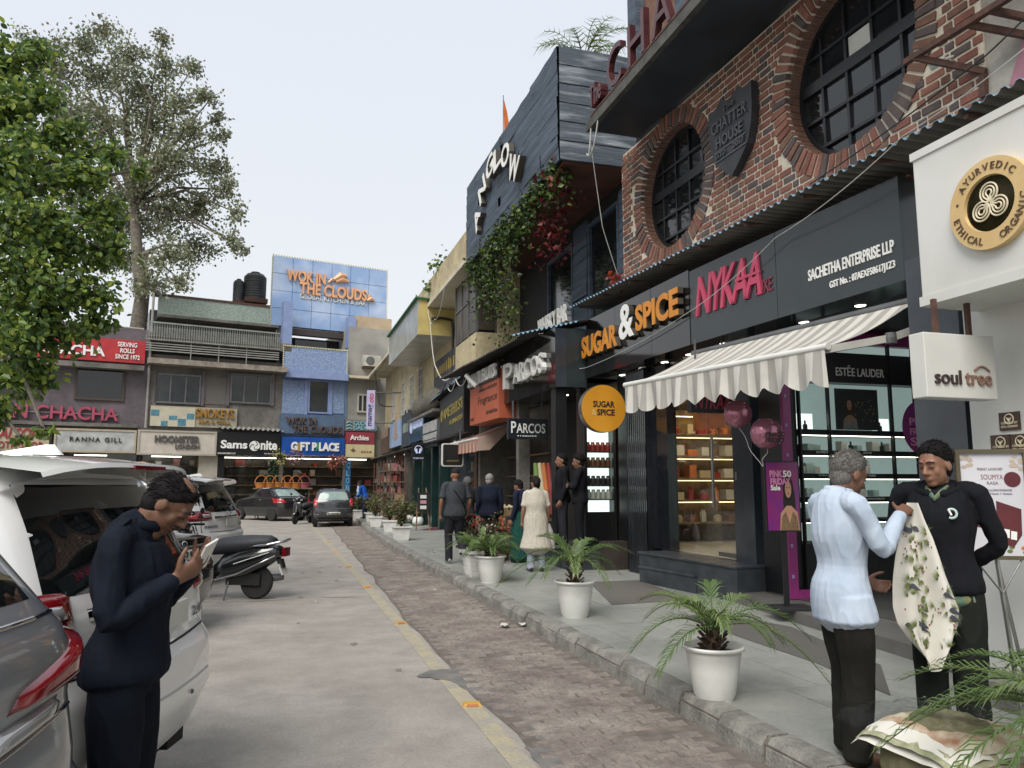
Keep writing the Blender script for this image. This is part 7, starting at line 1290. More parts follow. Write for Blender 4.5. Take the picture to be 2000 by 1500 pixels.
cc_.label('CIVIC', -.72, -.36, .95, .985, m_chrome, cv); MB().tube([cc_.surf(.05 * math.cos(a * .4), .962 + .026 * math.sin(a * .4)) + Vector((0, -.012, 0)) for a in range(17)], .007, 5).build('emblem', m_chrome, cv)
for sg in (-1, 1): cc_.patch('tail_lamp', [(sg * .62, .8), (sg * 1.1, .84), (sg * 1.1, .96), (sg * .66, .94)], m_lampred, cv, .015, 10, 5); cc_.patch('side_window', [(sg * 1.75, 1.07), (sg * 3.2, 1.05), (sg * 2.5, 1.33), (sg * 1.4, 1.33)], m_carglass, cv, .006)
cc_.line('bumper_gap', [(-1.0 + i * .2, .73) for i in range(11)], m_seam, cv, .005); arches(cc_, cv, (-1.3, 1.3), .31, .45)
for x in (-.78, .78):
    for y in (-1.3, 1.3): wheel(cv, x, y, .31)
place_car(cv, cc_, CW(-3.42, 9.35), CAZ, .86, -2.2)
# --- far black saloon
az_ = thing('black_saloon', 'small black saloon with red tail lamp parked before the gift shop', 'car', (0, 0, 0), local=True)
K = [(.2, -1.85, 1.85, .76, .2, .3), (.34, -1.95, 1.96, .82, .3, .4), (.6, -1.99, 1.99, .84, .3, .45), (.85, -1.95, 1.9, .84, .25, .45), (.95, -1.92, 1.6, .83, .22, .4), (1.03, -1.88, 1.1, .82, .2, .35), (1.05, -1.75, .95, .81, .2, .3), (1.08, -1.5, .85, .8, .2, .3), (1.3, -1.15, .5, .7, .2, .3), (1.44, -.9, .2, .62, .2, .3), (1.5, -.5, -.1, .35, .2, .2)]
ca_ = Car(K, .1); ca_.body(mat('soft_black_paint', '17181a', '1c1d20', rough=.2, coat=1), az_); ca_.patch('rear_window', [(-.62, 1.1), (.62, 1.1), (.54, 1.4), (-.54, 1.4)], mat('pale_car_glass', '8fa09c', '74847f', rough=.05), az_, .006)
for sg in (-1, 1): ca_.patch('tail_lamp', [(sg * .55, .82), (sg * 1.25, .8), (sg * 1.35, 1.0), (sg * .7, .98)], mat('bright_red_lens', 'a8141c'), az_, .02, 10, 5); ca_.patch('lamp_clear', [(sg * .72, .8), (sg * 1.0, .8), (sg * 1.0, .86), (sg * .72, .86)], m_lampclear, az_, .024, 6, 3); ca_.patch('side_window', [(sg * 1.75, 1.1), (sg * 2.5, 1.09), (sg * 2.3, 1.38), (sg * 1.55, 1.38)], m_carglass, az_, .006); ca_.patch('side_window', [(sg * 2.58, 1.09), (sg * 3.4, 1.07), (sg * 2.9, 1.38), (sg * 2.38, 1.38)], m_carglass, az_, .006); ca_.line('door_gap', [(sg * 2.52, .4), (sg * 2.55, 1.05)], m_seam, az_, .006); ca_.patch('door_handle', [(sg * 2.2, .92), (sg * 2.4, .92), (sg * 2.4, .95), (sg * 2.2, .95)], m_chrome, az_, .03, 4, 3)
MB().box(-.25, .25, -1.985, -1.965, .9, .99).build('number_plate', m_plate, az_); arches(ca_, az_, (-1.2, 1.25), .3, .5)
for x in (-.755, .755):
    for y in (-1.2, 1.25): wheel(az_, x, y, .3)
p = G(530, 1018, 0); az_.location = (0, 0, 0); aaz = R(16.74 - 52); Mx = Matrix.Rotation(-aaz, 3, 'Z'); o = Vector((p.x, p.y, 0)) - Mx @ Vector((-.8, -1.2, 0)); az_.location = (o.x, o.y, 0); az_.rotation_euler = (0, 0, -aaz)
# --- grey hatchback
ht = thing('grey_hatchback', 'dark grey hatchback seen from behind on the yellow line', 'car', (0, 0, 0), local=True)
K = [(.26, -1.6, 1.6, .66, .2, .3), (.36, -1.68, 1.68, .72, .22, .35), (.55, -1.71, 1.71, .74, .26, .4), (.68, -1.68, 1.7, .745, .22, .4), (.72, -1.63, 1.65, .745, .2, .4), (.9, -1.62, 1.4, .74, .18, .35), (.97, -1.6, 1.0, .73, .16, .3), (1.02, -1.57, .9, .715, .16, .3), (1.3, -1.42, .45, .62, .16, .3), (1.38, -1.35, .3, .58, .2, .3), (1.43, -1.1, .1, .45, .25, .25), (1.455, -.7, -.2, .2, .15, .15)]
ch_ = Car(K, .08); m_ht = mat('dark_grey_paint', '3b3d40', '333538', rough=.25, metal=.4, coat=1); ch_.body(m_ht, ht); ch_.patch('rear_window', [(-.56, 1.03), (.56, 1.03), (.47, 1.34), (-.47, 1.34)], mat('pale_car_glass', '8fa09c'), ht, .008, 12, 6)
for sg in (-1, 1): la = ch_.patch('tail_lamp', [(sg * .60, .78), (sg * .82, .78), (sg * .84, 1.07), (sg * .62, 1.08)], mat('bright_red_lens', 'a8141c'), ht, .02, 8, 8); ch_.patch('lamp_clear', [(sg * .62, .80), (sg * .74, .80), (sg * .74, .92), (sg * .63, .92)], m_lampclear, la, .024, 5, 5); ch_.patch('side_window', [(sg * 1.1, 1.04), (sg * 2.6, 1.02), (sg * 2.2, 1.34), (sg * 1.0, 1.34)], m_carglass, ht, .006); ch_.patch('bumper_reflector', [(sg * .55, .46), (sg * .76, .46), (sg * .76, .49), (sg * .55, .49)], m_metalgrey, ht, .015, 5, 3)
pl = ch_.patch('number_plate', [(-.25, .47), (.25, .47), (.25, .57), (-.25, .57)], m_plate, ht, .02, 5, 3); ch_.label('DL3CBV5086', -.22, .22, .49, .55, m_black, pl, .024, 'lettering'); ch_.line('tailgate_gap', [(-.6 + i * .12, .70 - .03 * (1 - ((i - 5) / 5) ** 2)) for i in range(11)], m_seam, ht, .006); ch_.line('emblem', [(-.015, .88), (.015, .91)], m_chrome, ht, .012); ch_.patch('bumper_lower', [(-.72, .3), (.72, .3), (.66, .42), (-.66, .42)], m_under, ht, .008); MB().box(-.6, .6, -1.5, 1.5, .2, .32).build('underbody', m_under, ht); arches(ch_, ht, (-1.15, 1.2), .27, .5)
for x in (-.655, .655):
    for y in (-1.15, 1.2): wheel(ht, x, y, .28, .16)
ht.location = (2.06, 32.0, 0); ht.rotation_euler = (0, 0, R(-1))
# --- scooter
def scooter(lab):
    t = thing('scooter', lab, 'scooter', (0, 0, 0), 0, 'parked scooters', local=True); m_s = mat('scooter_black', '121315', '18191c', rough=.18, coat=1); r = .235
    for y, nm in ((-.62, 'rear_wheel'), (.64, 'front_wheel')): w_ = MB().lathe((-.045, y, r), [(r * .6, 0), (r * .88, 0), (r, .025), (r, .065), (r * .88, .09), (r * .6, .09)], 26, axis=(1, 0, 0)).build(nm, m_tyre, t, smooth=True, sharp=40); MB().lathe((-.03, y, r), [(.02, -.02), (r * .58, 0), (r * .6, .06), (.02, .08)], 20, axis=(1, 0, 0)).build('rim', m_metalgrey, w_)
    lat = (1, 0, 0)
    MB().tube([(0, -1.0, .66), (0, -.9, .66), (0, -.7, .6), (0, -.45, .52), (0, -.2, .44), (0, -.02, .4)], [(.07, .06), (.14, .12), (.18, .18), (.19, .22), (.17, .2), (.13, .12)], 20, lat=lat).build('tail_body', m_s, t, smooth=True)
    rows = []; 
    MB().tube([(0, -.88, .80), (0, -.8, .80), (0, -.55, .775), (0, -.35, .755), (0, -.12, .735), (0, .05, .70), (0, .1, .66)], [(.08, .05), (.14, .09), (.165, .12), (.17, .13), (.155, .12), (.12, .1), (.06, .06)], 20, lat=lat).build('seat', mat('seat_vinyl', '26282c', '2e3034', rough=.6, bump=.15, bs=120), t, smooth=True)
    MB().tube([(.14, -.55, .74), (.15, -.78, .76), (.13, -.98, .80), (.06, -1.06, .83), (-.06, -1.06, .83), (-.13, -.98, .80), (-.15, -.78, .76), (-.14, -.55, .74)], .018, 8).build('grab_rail', m_chrome, t, smooth=True)
    for sg in (-1, 1): MB().tube([(sg * .18, -.95, .62), (sg * .2, -.7, .5), (sg * .2, -.4, .36), (sg * .18, -.1, .28), (sg * .15, .1, .27)], .012, 8).build('side_guard', m_chrome, t, smooth=True); MB().tube([(sg * .165, -.85, .66), (sg * .19, -.6, .58), (sg * .19, -.35, .5)], .007, 6).build('side_stripe', m_silver, t)
    MB().tube([(.12, -.95, .3), (.13, -.7, .27), (.13, -.35, .26)], [.05, .06, .035], 10).build('exhaust', m_metalgrey, t, smooth=True); MB().box(-.09, .09, -.7, -.2, .2, .36).build('engine', m_under, t)
    MB().box(-.09, .09, -1.06, -1.01, .6, .72).build('tail_lamp', m_lampred, t); MB().obox((0, -1.0, .42), (.1, 0, 0), (0, .008, 0), (0, .03, .075)).build('number_plate', m_plate, t); MB().obox((0, -.97, .5), (.06, 0, 0), (0, .03, 0), (0, .02, .06)).build('mudguard', m_under, t)
    MB().box(-.15, .15, 0, .38, .27, .32).build('floorboard', m_under, t); MB().tube([(0, .36, .28), (0, .46, .5), (0, .5, .8), (0, .47, .95)], [(.15, .05), (.2, .06), (.2, .06), (.13, .07)], 18, lat=lat).build('front_apron', m_s, t, smooth=True); MB().tube([(0, .5, .9), (0, .64, .235)], .03, 8).build('fork', m_metalgrey, t); MB().tube([(-.33, .38, 1.02), (-.15, .44, 1.03), (.15, .44, 1.03), (.33, .38, 1.02)], .018, 8).build('handlebar', m_under, t); MB().ell((0, .52, 1.0), .13, .1, .09, 0, 16, 10).build('headlamp_cowl', m_s, t, smooth=True)
    for sg in (-1, 1): MB().tube([(sg * .28, .4, 1.03), (sg * .33, .42, 1.2)], .008, 6).build('mirror_stem', m_under, t); MB().ell((sg * .34, .42, 1.22), .06, .02, .045, 0, 12, 8).build('mirror', m_under, t, smooth=True)
    MB().tube([(-.1, -.25, .25), (-.16, -.22, .02)], .014, 6).tube([(-.2, -.24, .01), (-.12, -.2, .01)], .012, 6).build('stand', m_metalgrey, t); MB().tube([(0, .45, .52), (0, .64, .49), (0, .82, .4)], [(.06, .02), (.08, .025), (.06, .02)], 10, lat=lat).build('front_mudguard', m_s, t, smooth=True)
    return t
sc1 = scooter('black scooter with chrome grab rail parked beside the black sedan boot'); saz = R(16.74 - 84); p = G(500, 1170, 0); Mx = Matrix.Rotation(-saz, 3, 'Z'); o = Vector((p.x, p.y, 0)) - Mx @ Vector((0, -.62, 0)); sc1.location = (o.x, o.y, 0); sc1.rotation_euler = (0, 0, -saz)
sc2 = dup(sc1, (1.0, 33.6, 0), R(150), 'dark scooter half hidden between the grey hatchback and the black saloon')
# ======================= plants =======================
def frond_pts(c, az, ln, rise, droop, n=10):
    return [c + Vector((math.cos(az) * ln * (u * .95), math.sin(az) * ln * (u * .95), ln * (rise * u - droop * u * u))) for u in [i / n for i in range(n + 1)]]
m_palm = [leafmat('palm_leaf', '5a6f3d', '48602f', trans=.25), leafmat('palm_leaf_b', '6b7d48', '55693a', trans=.25)]; m_palmdry = leafmat('palm_leaf_dry', '8a8350', '77693d'); m_trunkp = mat('palm_trunk', '4a3b2c', '352a20', rough=.95, s=20, bump=.6)
def frond(par, c, az, ln, rise, droop, rn, m_, lw=.14, dens=2):
    P = frond_pts(c, az, ln, rise, droop, 14); mb = MB().tube(P, [.008 - .006 * i / 14 for i in range(15)], 5)
    for i in range(2, 15):
        for k in range(dens):
            p = P[i - 1].lerp(P[i], k / dens); d = (P[i] - P[i - 1]).normalized(); sd = d.cross(Vector((0, 0, 1)))
            if sd.length < .05: continue
            sd.normalize(); un = sd.cross(d); u = i / 14; L = lw * (1.15 - .5 * abs(u - .45) * 2 * .9) * rn.uniform(.8, 1.15)
            for sg in (-1, 1):
                dr = (sd * sg * (.85 - .45 * u) + d * (.5 + .6 * u) + un * rn.uniform(.05, .35)).normalized(); m1 = p + dr * L * .5 + Vector((0, 0, .01)); tip = p + dr * L - Vector((0, 0, L * rn.uniform(.1, .35))); wv = dr.cross(un).normalized() * .0055
                mb.add([p - wv * .6, p + wv * .6, m1 + wv, m1 - wv, tip], [(0, 1, 2, 3), (3, 2, 4)])
    return mb.build('frond', m_, par)
def pot_round(par, r=.215, h=.36):
    P = [(r * .60, 0), (r * .62, .02), (r * .66, .035), (r * .80, h * .55), (r * .86, h * .80), (r * .88, h * .82), (r * .9, h * .93), (r * 1.0, h * .94), (r * 1.02, h * .975), (r * 1.0, h), (r * .92, h), (r * .88, h * .93), (r * .84, h * .86)]
    MB().lathe((0, 0, 0), P, 40, cap=False).build('pot', m_pot, par, smooth=True, sharp=35); MB().lathe((0, 0, h * .84), [(.0, .025), (r * .5, .02), (r * .86, 0)], 20, cap=False).build('soil', m_soil, par)
def palm(label, loc, seed, spec, trunk=.16, r=.215, h=.36, rz=0.0, scale=1.0):
    rn = random.Random(seed); t = thing('potted_palm', label, 'potted plant', loc, rz, 'palms in round white pots', local=True); pot_round(t, r, h); mb = MB(); mb.lathe((0, 0, h * .84), [(.045, 0), (.055, trunk * .4), (.05, trunk * .8), (.03, trunk)], 10)
    for k in range(26): a = k * 2.4; z = h * .84 + trunk * (k / 26); d = Vector((math.cos(a), math.sin(a), .9)); p = Vector((.045 * math.cos(a), .045 * math.sin(a), z)); mb.obox(p + d * .03, Vector((-math.sin(a), math.cos(a), 0)) * .012, d * .03, Vector((math.cos(a), math.sin(a), -.5)) * .006)
    mb.build('trunk', m_trunkp, t); c = Vector((0, 0, h * .84 + trunk * .95))
    for az, ln, rise, droop in spec: frond(t, c, R(az), ln * scale, rise, droop, rn, rn.choice(m_palm), .15 * scale)
    t.scale = (1, 1, 1); return t
# azimuth: 0 = +X (to the shops), 90 = +Y (away); image right is about -17
sp1 = [(165, .62, .75, 1.0), (140, .5, 1.25, 1.15), (190, .5, .45, .95), (-20, .72, .95, 1.05), (0, .6, .75, .95), (-35, .85, .55, 1.0), (20, .55, 1.2, 1.0), (90, .5, 1.1, .9), (250, .42, 1.2, 1.0), (300, .45, 1.0, 1.1), (60, .55, 1.35, .9), (200, .4, 1.3, .8), (120, .62, 1.0, .75)]
p = G(1404, 1372, .13); palm('young palm in a round white pot, nearest whole pot on the slabs', (p.x + .03, p.y + .1, .13), 1, sp1)
sp2 = [(170, .95, .5, .75), (150, .75, .95, 1.0), (185, .6, .7, 1.0), (0, .75, .9, .75), (-15, .55, .8, 1.0), (20, .62, .9, 1.0), (60, .6, 1.2, .9), (-60, .5, .8, 1.2), (110, .6, 1.3, .8), (250, .5, 1.0, 1.1), (-30, .5, 1.25, .9), (210, .55, .9, 1.05), (40, .5, 1.3, .8), (130, .5, 1.4, .8)]
p = G(1131, 1208, .13); palm('palm in a round white pot, second from the camera', (p.x, p.y + .12, .13), 2, sp2, .24, .235, .40)
sp3 = [(a, rn.uniform(.4, .62), rn.uniform(.8, 1.4), rn.uniform(.8, 1.2)) for a in range(0, 360, 20)]
p = G(962, 1139, .13); palm('bushy palm in a round white pot, third from the camera by the square pot', (p.x, p.y + .12, .13), 3, sp3, .1, .24, .40)
sp4 = [(150, .85, .75, .75), (170, .8, .55, .75), (120, .9, .8, .7), (200, .6, .5, .8), (135, .6, 1.1, .9), (100, .8, 1.0, .8), (70, .7, 1.0, .8), (40, .8, .7, .8), (0, .7, .8, .9), (185, .75, .85, 1.1), (110, .95, .5, .7), (160, .5, 1.3, 1.0), (80, .55, 1.3, .9), (-40, .6, 1.0, 1.0), (230, .6, .9, 1.1), (145, 1.0, .62, .8)]
palm('large palm with long fronds in the lower right corner before the two men', (3.12, 2.36, .13), 4, sp4, .16, .24, .42, scale=.86)
palm('palm in the white shop entrance right of the easel', (4.75, 3.35, .3), 9, [(a, .45, 1.2, .8) for a in range(0, 360, 40)], .1, .15, .25)
# square pots
def sqpot(par, w=.2, h=.34):
    mb = MB(); 
    def ring(q, z): return [(-q, -q, z), (q, -q, z), (q, q, z), (-q, q, z)]
    lv = [(w * .72, 0), (w * .76, .03)]
    for k in range(5): z = .03 + (h - .08) * k / 5; q = w * (.76 + .2 * k / 5); lv += [(q, z + .004), (q + .012 * .6, z + (h - .08) / 5 - .008), (q + .002, z + (h - .08) / 5 - .002)]
    lv += [(w * .98, h - .05), (w * 1.1, h - .045), (w * 1.12, h), (w * 1.0, h), (w * .98, h - .05)]
    rows = [ring(q, z) for q, z in lv]; mb.grid(rows, close=True); mb.add(ring(w * .97, h - .06), [(0, 1, 2, 3)], 1); mb.add(ring(w * .72, 0), [(3, 2, 1, 0)], 0); mb.build('pot', [m_pot, m_soil], par)
m_rose = [leafmat('rose_leaf', '4f5a34', '404c2a'), leafmat('rose_leaf_red', '6d5440', '5a4434'), leafmat('rose_leaf_pale', '6e7a4a', '5c693c')]
def bush(par, rn, r, h, z0, n, size=.05, mats=None):
    mb = MB(); st = MB()
    for k in range(14):
        a = rn.uniform(0, 6.28); q = rn.uniform(.2, 1) * r; tp = Vector((q * math.cos(a), q * math.sin(a), z0 + h * rn.uniform(.6, 1.0))); P = [Vector((0, 0, z0)), Vector((q * .35 * math.cos(a), q * .35 * math.sin(a), z0 + h * .4)), tp]; st.tube(P, [.009, .006, .003], 5); pts = []
        for j in range(n // 14): u = rn.uniform(.3, 1.02); b = P[0].lerp(P[1], u * 2) if u < .5 else P[1].lerp(P[2], u * 2 - 1); pts.append(b + Vector((rn.gauss(0, .05), rn.gauss(0, .05), rn.gauss(0, .045))))
        leaf_cloud(mb, pts, size, rn, 3)
    mb.build('foliage', mats or m_rose, par); st.build('stems', m_trunkp, par)
sqs = [(785, 1056), (762, 1040), (734, 1030), (724, 1020), (701, 1013)]; names = ['nearest the camera', 'second, just behind the nearest', 'third along the kerb', 'fourth along the kerb', 'farthest, beside the grey hatchback']
for k, (x, y) in enumerate(sqs):
    p = G(x, y, .13); t = thing('potted_rose', 'rose bush in a square white pot, ' + names[k], 'potted plant', (p.x, p.y + .15, .13), rnd.uniform(-.15, .15), 'rose bushes in square pots', local=True); sqpot(t, .22, .38); bush(t, random.Random(20 + k), .42, .85, .3, 620, .075)
p = G(938, 1128, .13); t = thing('potted_grass', 'square white pot with spiky grass left of the bushy palm', 'potted plant', (p.x, p.y + .15, .13), .1, local=True); sqpot(t, .22, .42); r5 = random.Random(3)
for k in range(20): frond(t, Vector((r5.uniform(-.1, .1), r5.uniform(-.1, .1), .36)), R(r5.uniform(0, 360)), r5.uniform(.4, .6), r5.uniform(.9, 1.5), r5.uniform(.7, 1.1), r5, m_palm[k % 2], .13)
for k, (x, y) in enumerate(((799, 1021), (817, 1026))):
    p = G(x, y, .139); t = thing('potted_shrub', 'small round white pot with fine leaves on the turf mat, ' + ['farther', 'nearer'][k] + ' of two', 'potted plant', (p.x, p.y + .1, .139), 0, 'small round pots', local=True); MB().lathe((0, 0, 0), [(.12, 0), (.19, .06), (.21, .15), (.18, .26), (.15, .3), (.14, .28)], 22).build('pot', m_pot, t, smooth=True, sharp=40); bush(t, random.Random(40 + k), .3, .6, .28, 400, .06, [leafmat('shrub_leaf', '4a6238', '3c522d'), MATS['rose_leaf_pale'], MATS['rose_leaf']])
t = thing('flower_bed', 'leafy flower pots with red artificial flowers before the fruit stall', 'flowers', (3.95, 14.6, .13), 0, local=True)
for k in range(5):
    x, y = -.35 + .18 * k, .35 * math.sin(k * 2.1); MB().lathe((x, y, 0), [(.09, 0), (.12, .2), (.13, .22), (.1, .21)], 14).build('pot', mat('clay_pot', '7a4a35', '66402e'), t); q = random.Random(60 + k); mb = MB(); leaf_cloud(mb, [Vector((x + q.gauss(0, .14), y + q.gauss(0, .14), .22 + abs(q.gauss(.22, .2)))) for _ in range(160)], .07, q, 3); mb.build('foliage', [MATS['shrub_leaf'], MATS['rose_leaf_red'], MATS['ivy_leaf_dark']], t)
for k, (x, z, m_) in enumerate(((-.3, .75, mat('flower_red', '9c2a24')), (.25, .7, mat('flower_orange', 'b0502a')), (.0, .6, mat('flower_white', 'b5aa9a')))): mb = MB(); q = random.Random(80 + k); leaf_cloud(mb, [Vector((x + q.gauss(0, .05), q.gauss(0, .05), z + q.gauss(0, .09))) for _ in range(50)], .06, q, 1); mb.build('blossoms', m_, t)
# ======================= trees =======================
def tree(name, label, base, trunk_pts, trunk_r, blobs, per, size, mats, twig_m, seed, droop=.5, tw=12, rd=False):
    rn = random.Random(seed); t = thing(name, label, 'tree', tuple(base)); tr = MB(); tr.tube(trunk_pts, trunk_r, 12); br = MB(); lv = MB(); top = Vector(trunk_pts[-1]); mid = Vector(trunk_pts[-2])
    for c, r in blobs:
        c = Vector(c); src = top if (c - top).length < (c - mid).length * 1.2 else mid; k1 = src.lerp(c, .5) + Vector((rn.gauss(0, .08), rn.gauss(0, .08), rn.gauss(.1, .06))) * (c - src).length
        br.tube([src, k1, c], [trunk_r[-1] * .55, trunk_r[-1] * .3, trunk_r[-1] * .1], 6); n = int(per * r * r); ends = []
        for j in range(tw):
            d = Vector((rn.gauss(0, 1), rn.gauss(0, 1), rn.gauss(0, .8))).normalized(); e = c + d * r * rn.uniform(.75, 1.15); m = c.lerp(e, .5) + Vector((0, 0, r * .12)); br.tube([c, m, e], [trunk_r[-1] * .1, trunk_r[-1] * .06, trunk_r[-1] * .02], 4); ends.append((c, m, e))
        pts = []
        for j in range(n):
            a, m, e = rn.choice(ends); u = rn.random() ** .6; b = a.lerp(m, u * 2) if u < .5 else m.lerp(e, u * 2 - 1); s_ = r * .20; pts.append(b + Vector((rn.gauss(0, s_), rn.gauss(0, s_), rn.gauss(0, s_))))
        leaf_cloud(lv, pts, size, rn, len(mats), droop, rd)
    tr.build('trunk', twig_m, t, smooth=True); br.build('limbs', twig_m, t); lv.build('crown', mats, t); return t
m_bark = mat('grey_bark', '6d675d', '524d45', rough=.95, s=6, bump=.6, bs=14)
nearm = [leafmat('leaf_bright', '7b9144', '6a823a', trans=.45), leafmat('leaf_mid', '5f7a3a', '506b31', trans=.4), leafmat('leaf_deep', '455f36', '38512b', trans=.35), leafmat('leaf_mid2', '6c8445', '5c7339', trans=.4), leafmat('leaf_young', '9cab4c', '8b9a40', trans=.5)]
bl = []
for x, y, d, r in ((45, 115, 9.6, 70), (110, 95, 9.8, 40), (20, 210, 9.2, 100), (110, 190, 9.5, 60), (150, 250, 9.4, 60), (60, 320, 8.8, 110), (180, 330, 9.3, 70), (240, 290, 9.8, 42), (300, 320, 9.9, 26), (225, 400, 9.5, 55), (40, 440, 8.6, 110), (150, 450, 9.0, 90), (235, 480, 9.4, 55), (90, 550, 8.6, 100), (190, 560, 9.1, 70), (30, 640, 8.4, 95), (130, 640, 8.8, 75), (60, 725, 8.5, 62), (215, 625, 9.4, 42), (20, 790, 8.4, 45), (105, 715, 8.6, 40), (70, 845, 8.3, 18), (115, 830, 8.3, 20), (-90, 250, 9, 130), (-120, 450, 8.5, 150), (-110, 650, 8.6, 120), (-260, 380, 8.8, 170), (-260, 100, 9, 150), (-60, 40, 9.5, 90), (-420, 500, 8.6, 170), (-450, 250, 8.6, 170)): bl.append((PXD(x * 1.0 - 28, y + 12, d), r * .86 * d / 1500))
tb_ = at(-330, 9.0); tree('leafy_tree', 'bright green broad leaved tree overhanging the parked cars at the left', tb_, [tb_, tb_ + Vector((.1, .1, 1.8)), tb_ + Vector((.25, .2, 3.4)), tb_ + Vector((.5, .1, 4.6))], [.3, .24, .2, .15], bl, 4200, .092, nearm, m_bark, 3, .6, 16, rd=True)
farm = [leafmat('peepal_leaf', '868e70', '757e61', trans=.25), leafmat('peepal_leaf_b', '979d80', '848b6e', trans=.25), leafmat('peepal_leaf_c', '6e785b', '606a4f', trans=.25), leafmat('peepal_leaf_d', '857f62', '6b6a4e', trans=.25)]
bl = []
for x, y, r in ((60, 90, 45), (110, 130, 60), (165, 90, 45), (205, 60, 32), (190, 150, 65), (250, 110, 45), (318, 75, 24), (325, 130, 38), (270, 180, 60), (375, 135, 26), (345, 200, 45), (410, 195, 30), (425, 235, 22), (300, 250, 60), (375, 265, 40), (200, 240, 70), (430, 270, 25), (345, 320, 58), (410, 330, 40), (445, 370, 34), (270, 340, 70), (395, 400, 55), (460, 415, 26), (330, 420, 62), (450, 470, 30), (260, 450, 60), (390, 480, 45), (475, 490, 16), (320, 500, 50), (350, 545, 26), (130, 230, 70), (120, 340, 80), (200, 400, 70), (220, 500, 60), (290, 560, 40)): bl.append((PXD(x, y, 39.5 + rnd.uniform(-2, 2)), r * 39.5 / 1500))
tb_ = at(272, 39.8); tree('peepal_tree', 'tall thin leaved grey green tree rising behind the roll shop', tb_, [tb_, PXD(270, 640, 39.8), PXD(278, 575, 39.8), PXD(268, 500, 39.8), PXD(262, 400, 39.8)], [.5, .42, .36, .3, .24], bl, 520, .2, farm, m_bark, 8, .7, 14)
# scraggly plants on the cream roof
t = thing('roof_shrub', 'thin leafy shrub sprouting on the cream parapet', 'plant', (4.8, 26, 8.5)); mb = MB(); q = random.Random(9)
for c in (PXD(855, 520, 24.5), PXD(840, 560, 25.5), PXD(870, 515, 24)): leaf_cloud(mb, [c + Vector((q.gauss(0, .15), q.gauss(0, .2), q.gauss(0, .18))) for _ in range(50)], .16, q, 3); mb.tube([(c.x, c.y, 8.45), c], .015, 5)
mb.build('foliage', nearm[:3], t)
# litter
m_pap = mat('litter_paper', 'b5b1aa', '9d9790', rough=.9)
def litter(lab, x, y, z, r, n, seed):
    q = random.Random(seed); p = G(x, y, z); mb = MB()
    for k in range(n):
        c = Vector((p.x + q.uniform(-r, r), p.y + q.uniform(-r, r) * .8, z + .012)); pts = [c + Vector((q.uniform(.5, 1) * r * .5 * math.cos(a * 1.05), q.uniform(.5, 1) * r * .5 * math.sin(a * 1.05), q.uniform(0, .035))) for a in range(6)]; mb.add([c + Vector((0, 0, .02))] + pts, [(0, i + 1, (i + 1) % 6 + 1) for i in range(6)])
    tag(mb.build('litter', [m_pap]), lab, 'litter', None)
litter('crumpled pale paper against the kerb below the second palm', 1003, 1226, .014, .13, 4, 1); litter('crumpled paper on the slabs behind the walking man', 842, 1080, .131, .1, 3, 2); litter('paper scrap beside the square grass pot', 925, 1132, .131, .06, 2, 3); litter('scrap of paper on the far pavers', 747, 1068, .014, .06, 1, 4); litter('small white scrap in the middle of the lane', 616, 1178, .005, .05, 1, 5); litter('small white scrap on the pavers before the third palm', 846, 1155, .014, .05, 1, 6); litter('tiny crumpled wrapper below the nearest kerb', 1286, 1388, .014, .03, 1, 7)
# ======================= people =======================
def remesh(mb, voxel, smooth=6, fold=None, seed=0):
    me = bpy.data.meshes.new('r'); me.from_pydata([tuple(v) for v in mb.v], [], mb.f); o = bpy.data.objects.new('r', me); TMP.collection.objects.link(o)
    md = o.modifiers.new('r', 'REMESH'); md.mode = 'VOXEL'; md.voxel_size = voxel; md.adaptivity = 0
    if smooth: sm = o.modifiers.new('s', 'SMOOTH'); sm.factor = .5; sm.iterations = smooth
    r = evalmesh(o); bpy.data.objects.remove(o); bpy.data.meshes.remove(me)
    if fold:
        amp, sc = fold; N = [v.normal.copy() for v in r.vertices]; off = Vector((seed * 3.1, seed * 1.7, 0))
        for v, n in zip(r.vertices, N):
            p = v.co; a = noise.noise(Vector((p.x * sc[0], p.y * sc[1], p.z * sc[2])) + off); b = noise.noise(Vector((p.x * sc[0] * 2.1, p.y * sc[1] * 2.1, p.z * sc[2] * 2.3)) + off); rdg = 1 - 2 * abs(a); v.co = p + n * (amp * (.75 * rdg * abs(rdg) + .35 * b))
    r.polygons.foreach_set('use_smooth', [True] * len(r.polygons)); r.update(); return r
def link(me, name, m_, par):
    me.materials.clear(); me.materials.append(m_); me.name = name; o = bpy.data.objects.new(name, me); COL.objects.link(o)
    if par: o.parent = par
    return o
def cr(pts, k=4):    # smooth curve through points carrying extra numbers
    P = [tuple(p) for p in pts]; out = []
    for i in range(len(P) - 1):
        p0, p1, p2, p3 = P[max(0, i - 1)], P[i], P[i + 1], P[min(len(P) - 1, i + 2)]
        for j in range(k):
            t = j / k; out.append(tuple(.5 * (2 * b + (c - a) * t + (2 * a - 5 * b + 4 * c - d) * t * t + (3 * b - a - 3 * c + d) * t ** 3) for a, b, c, d in zip(p0, p1, p2, p3)))
    out.append(P[-1]); return out
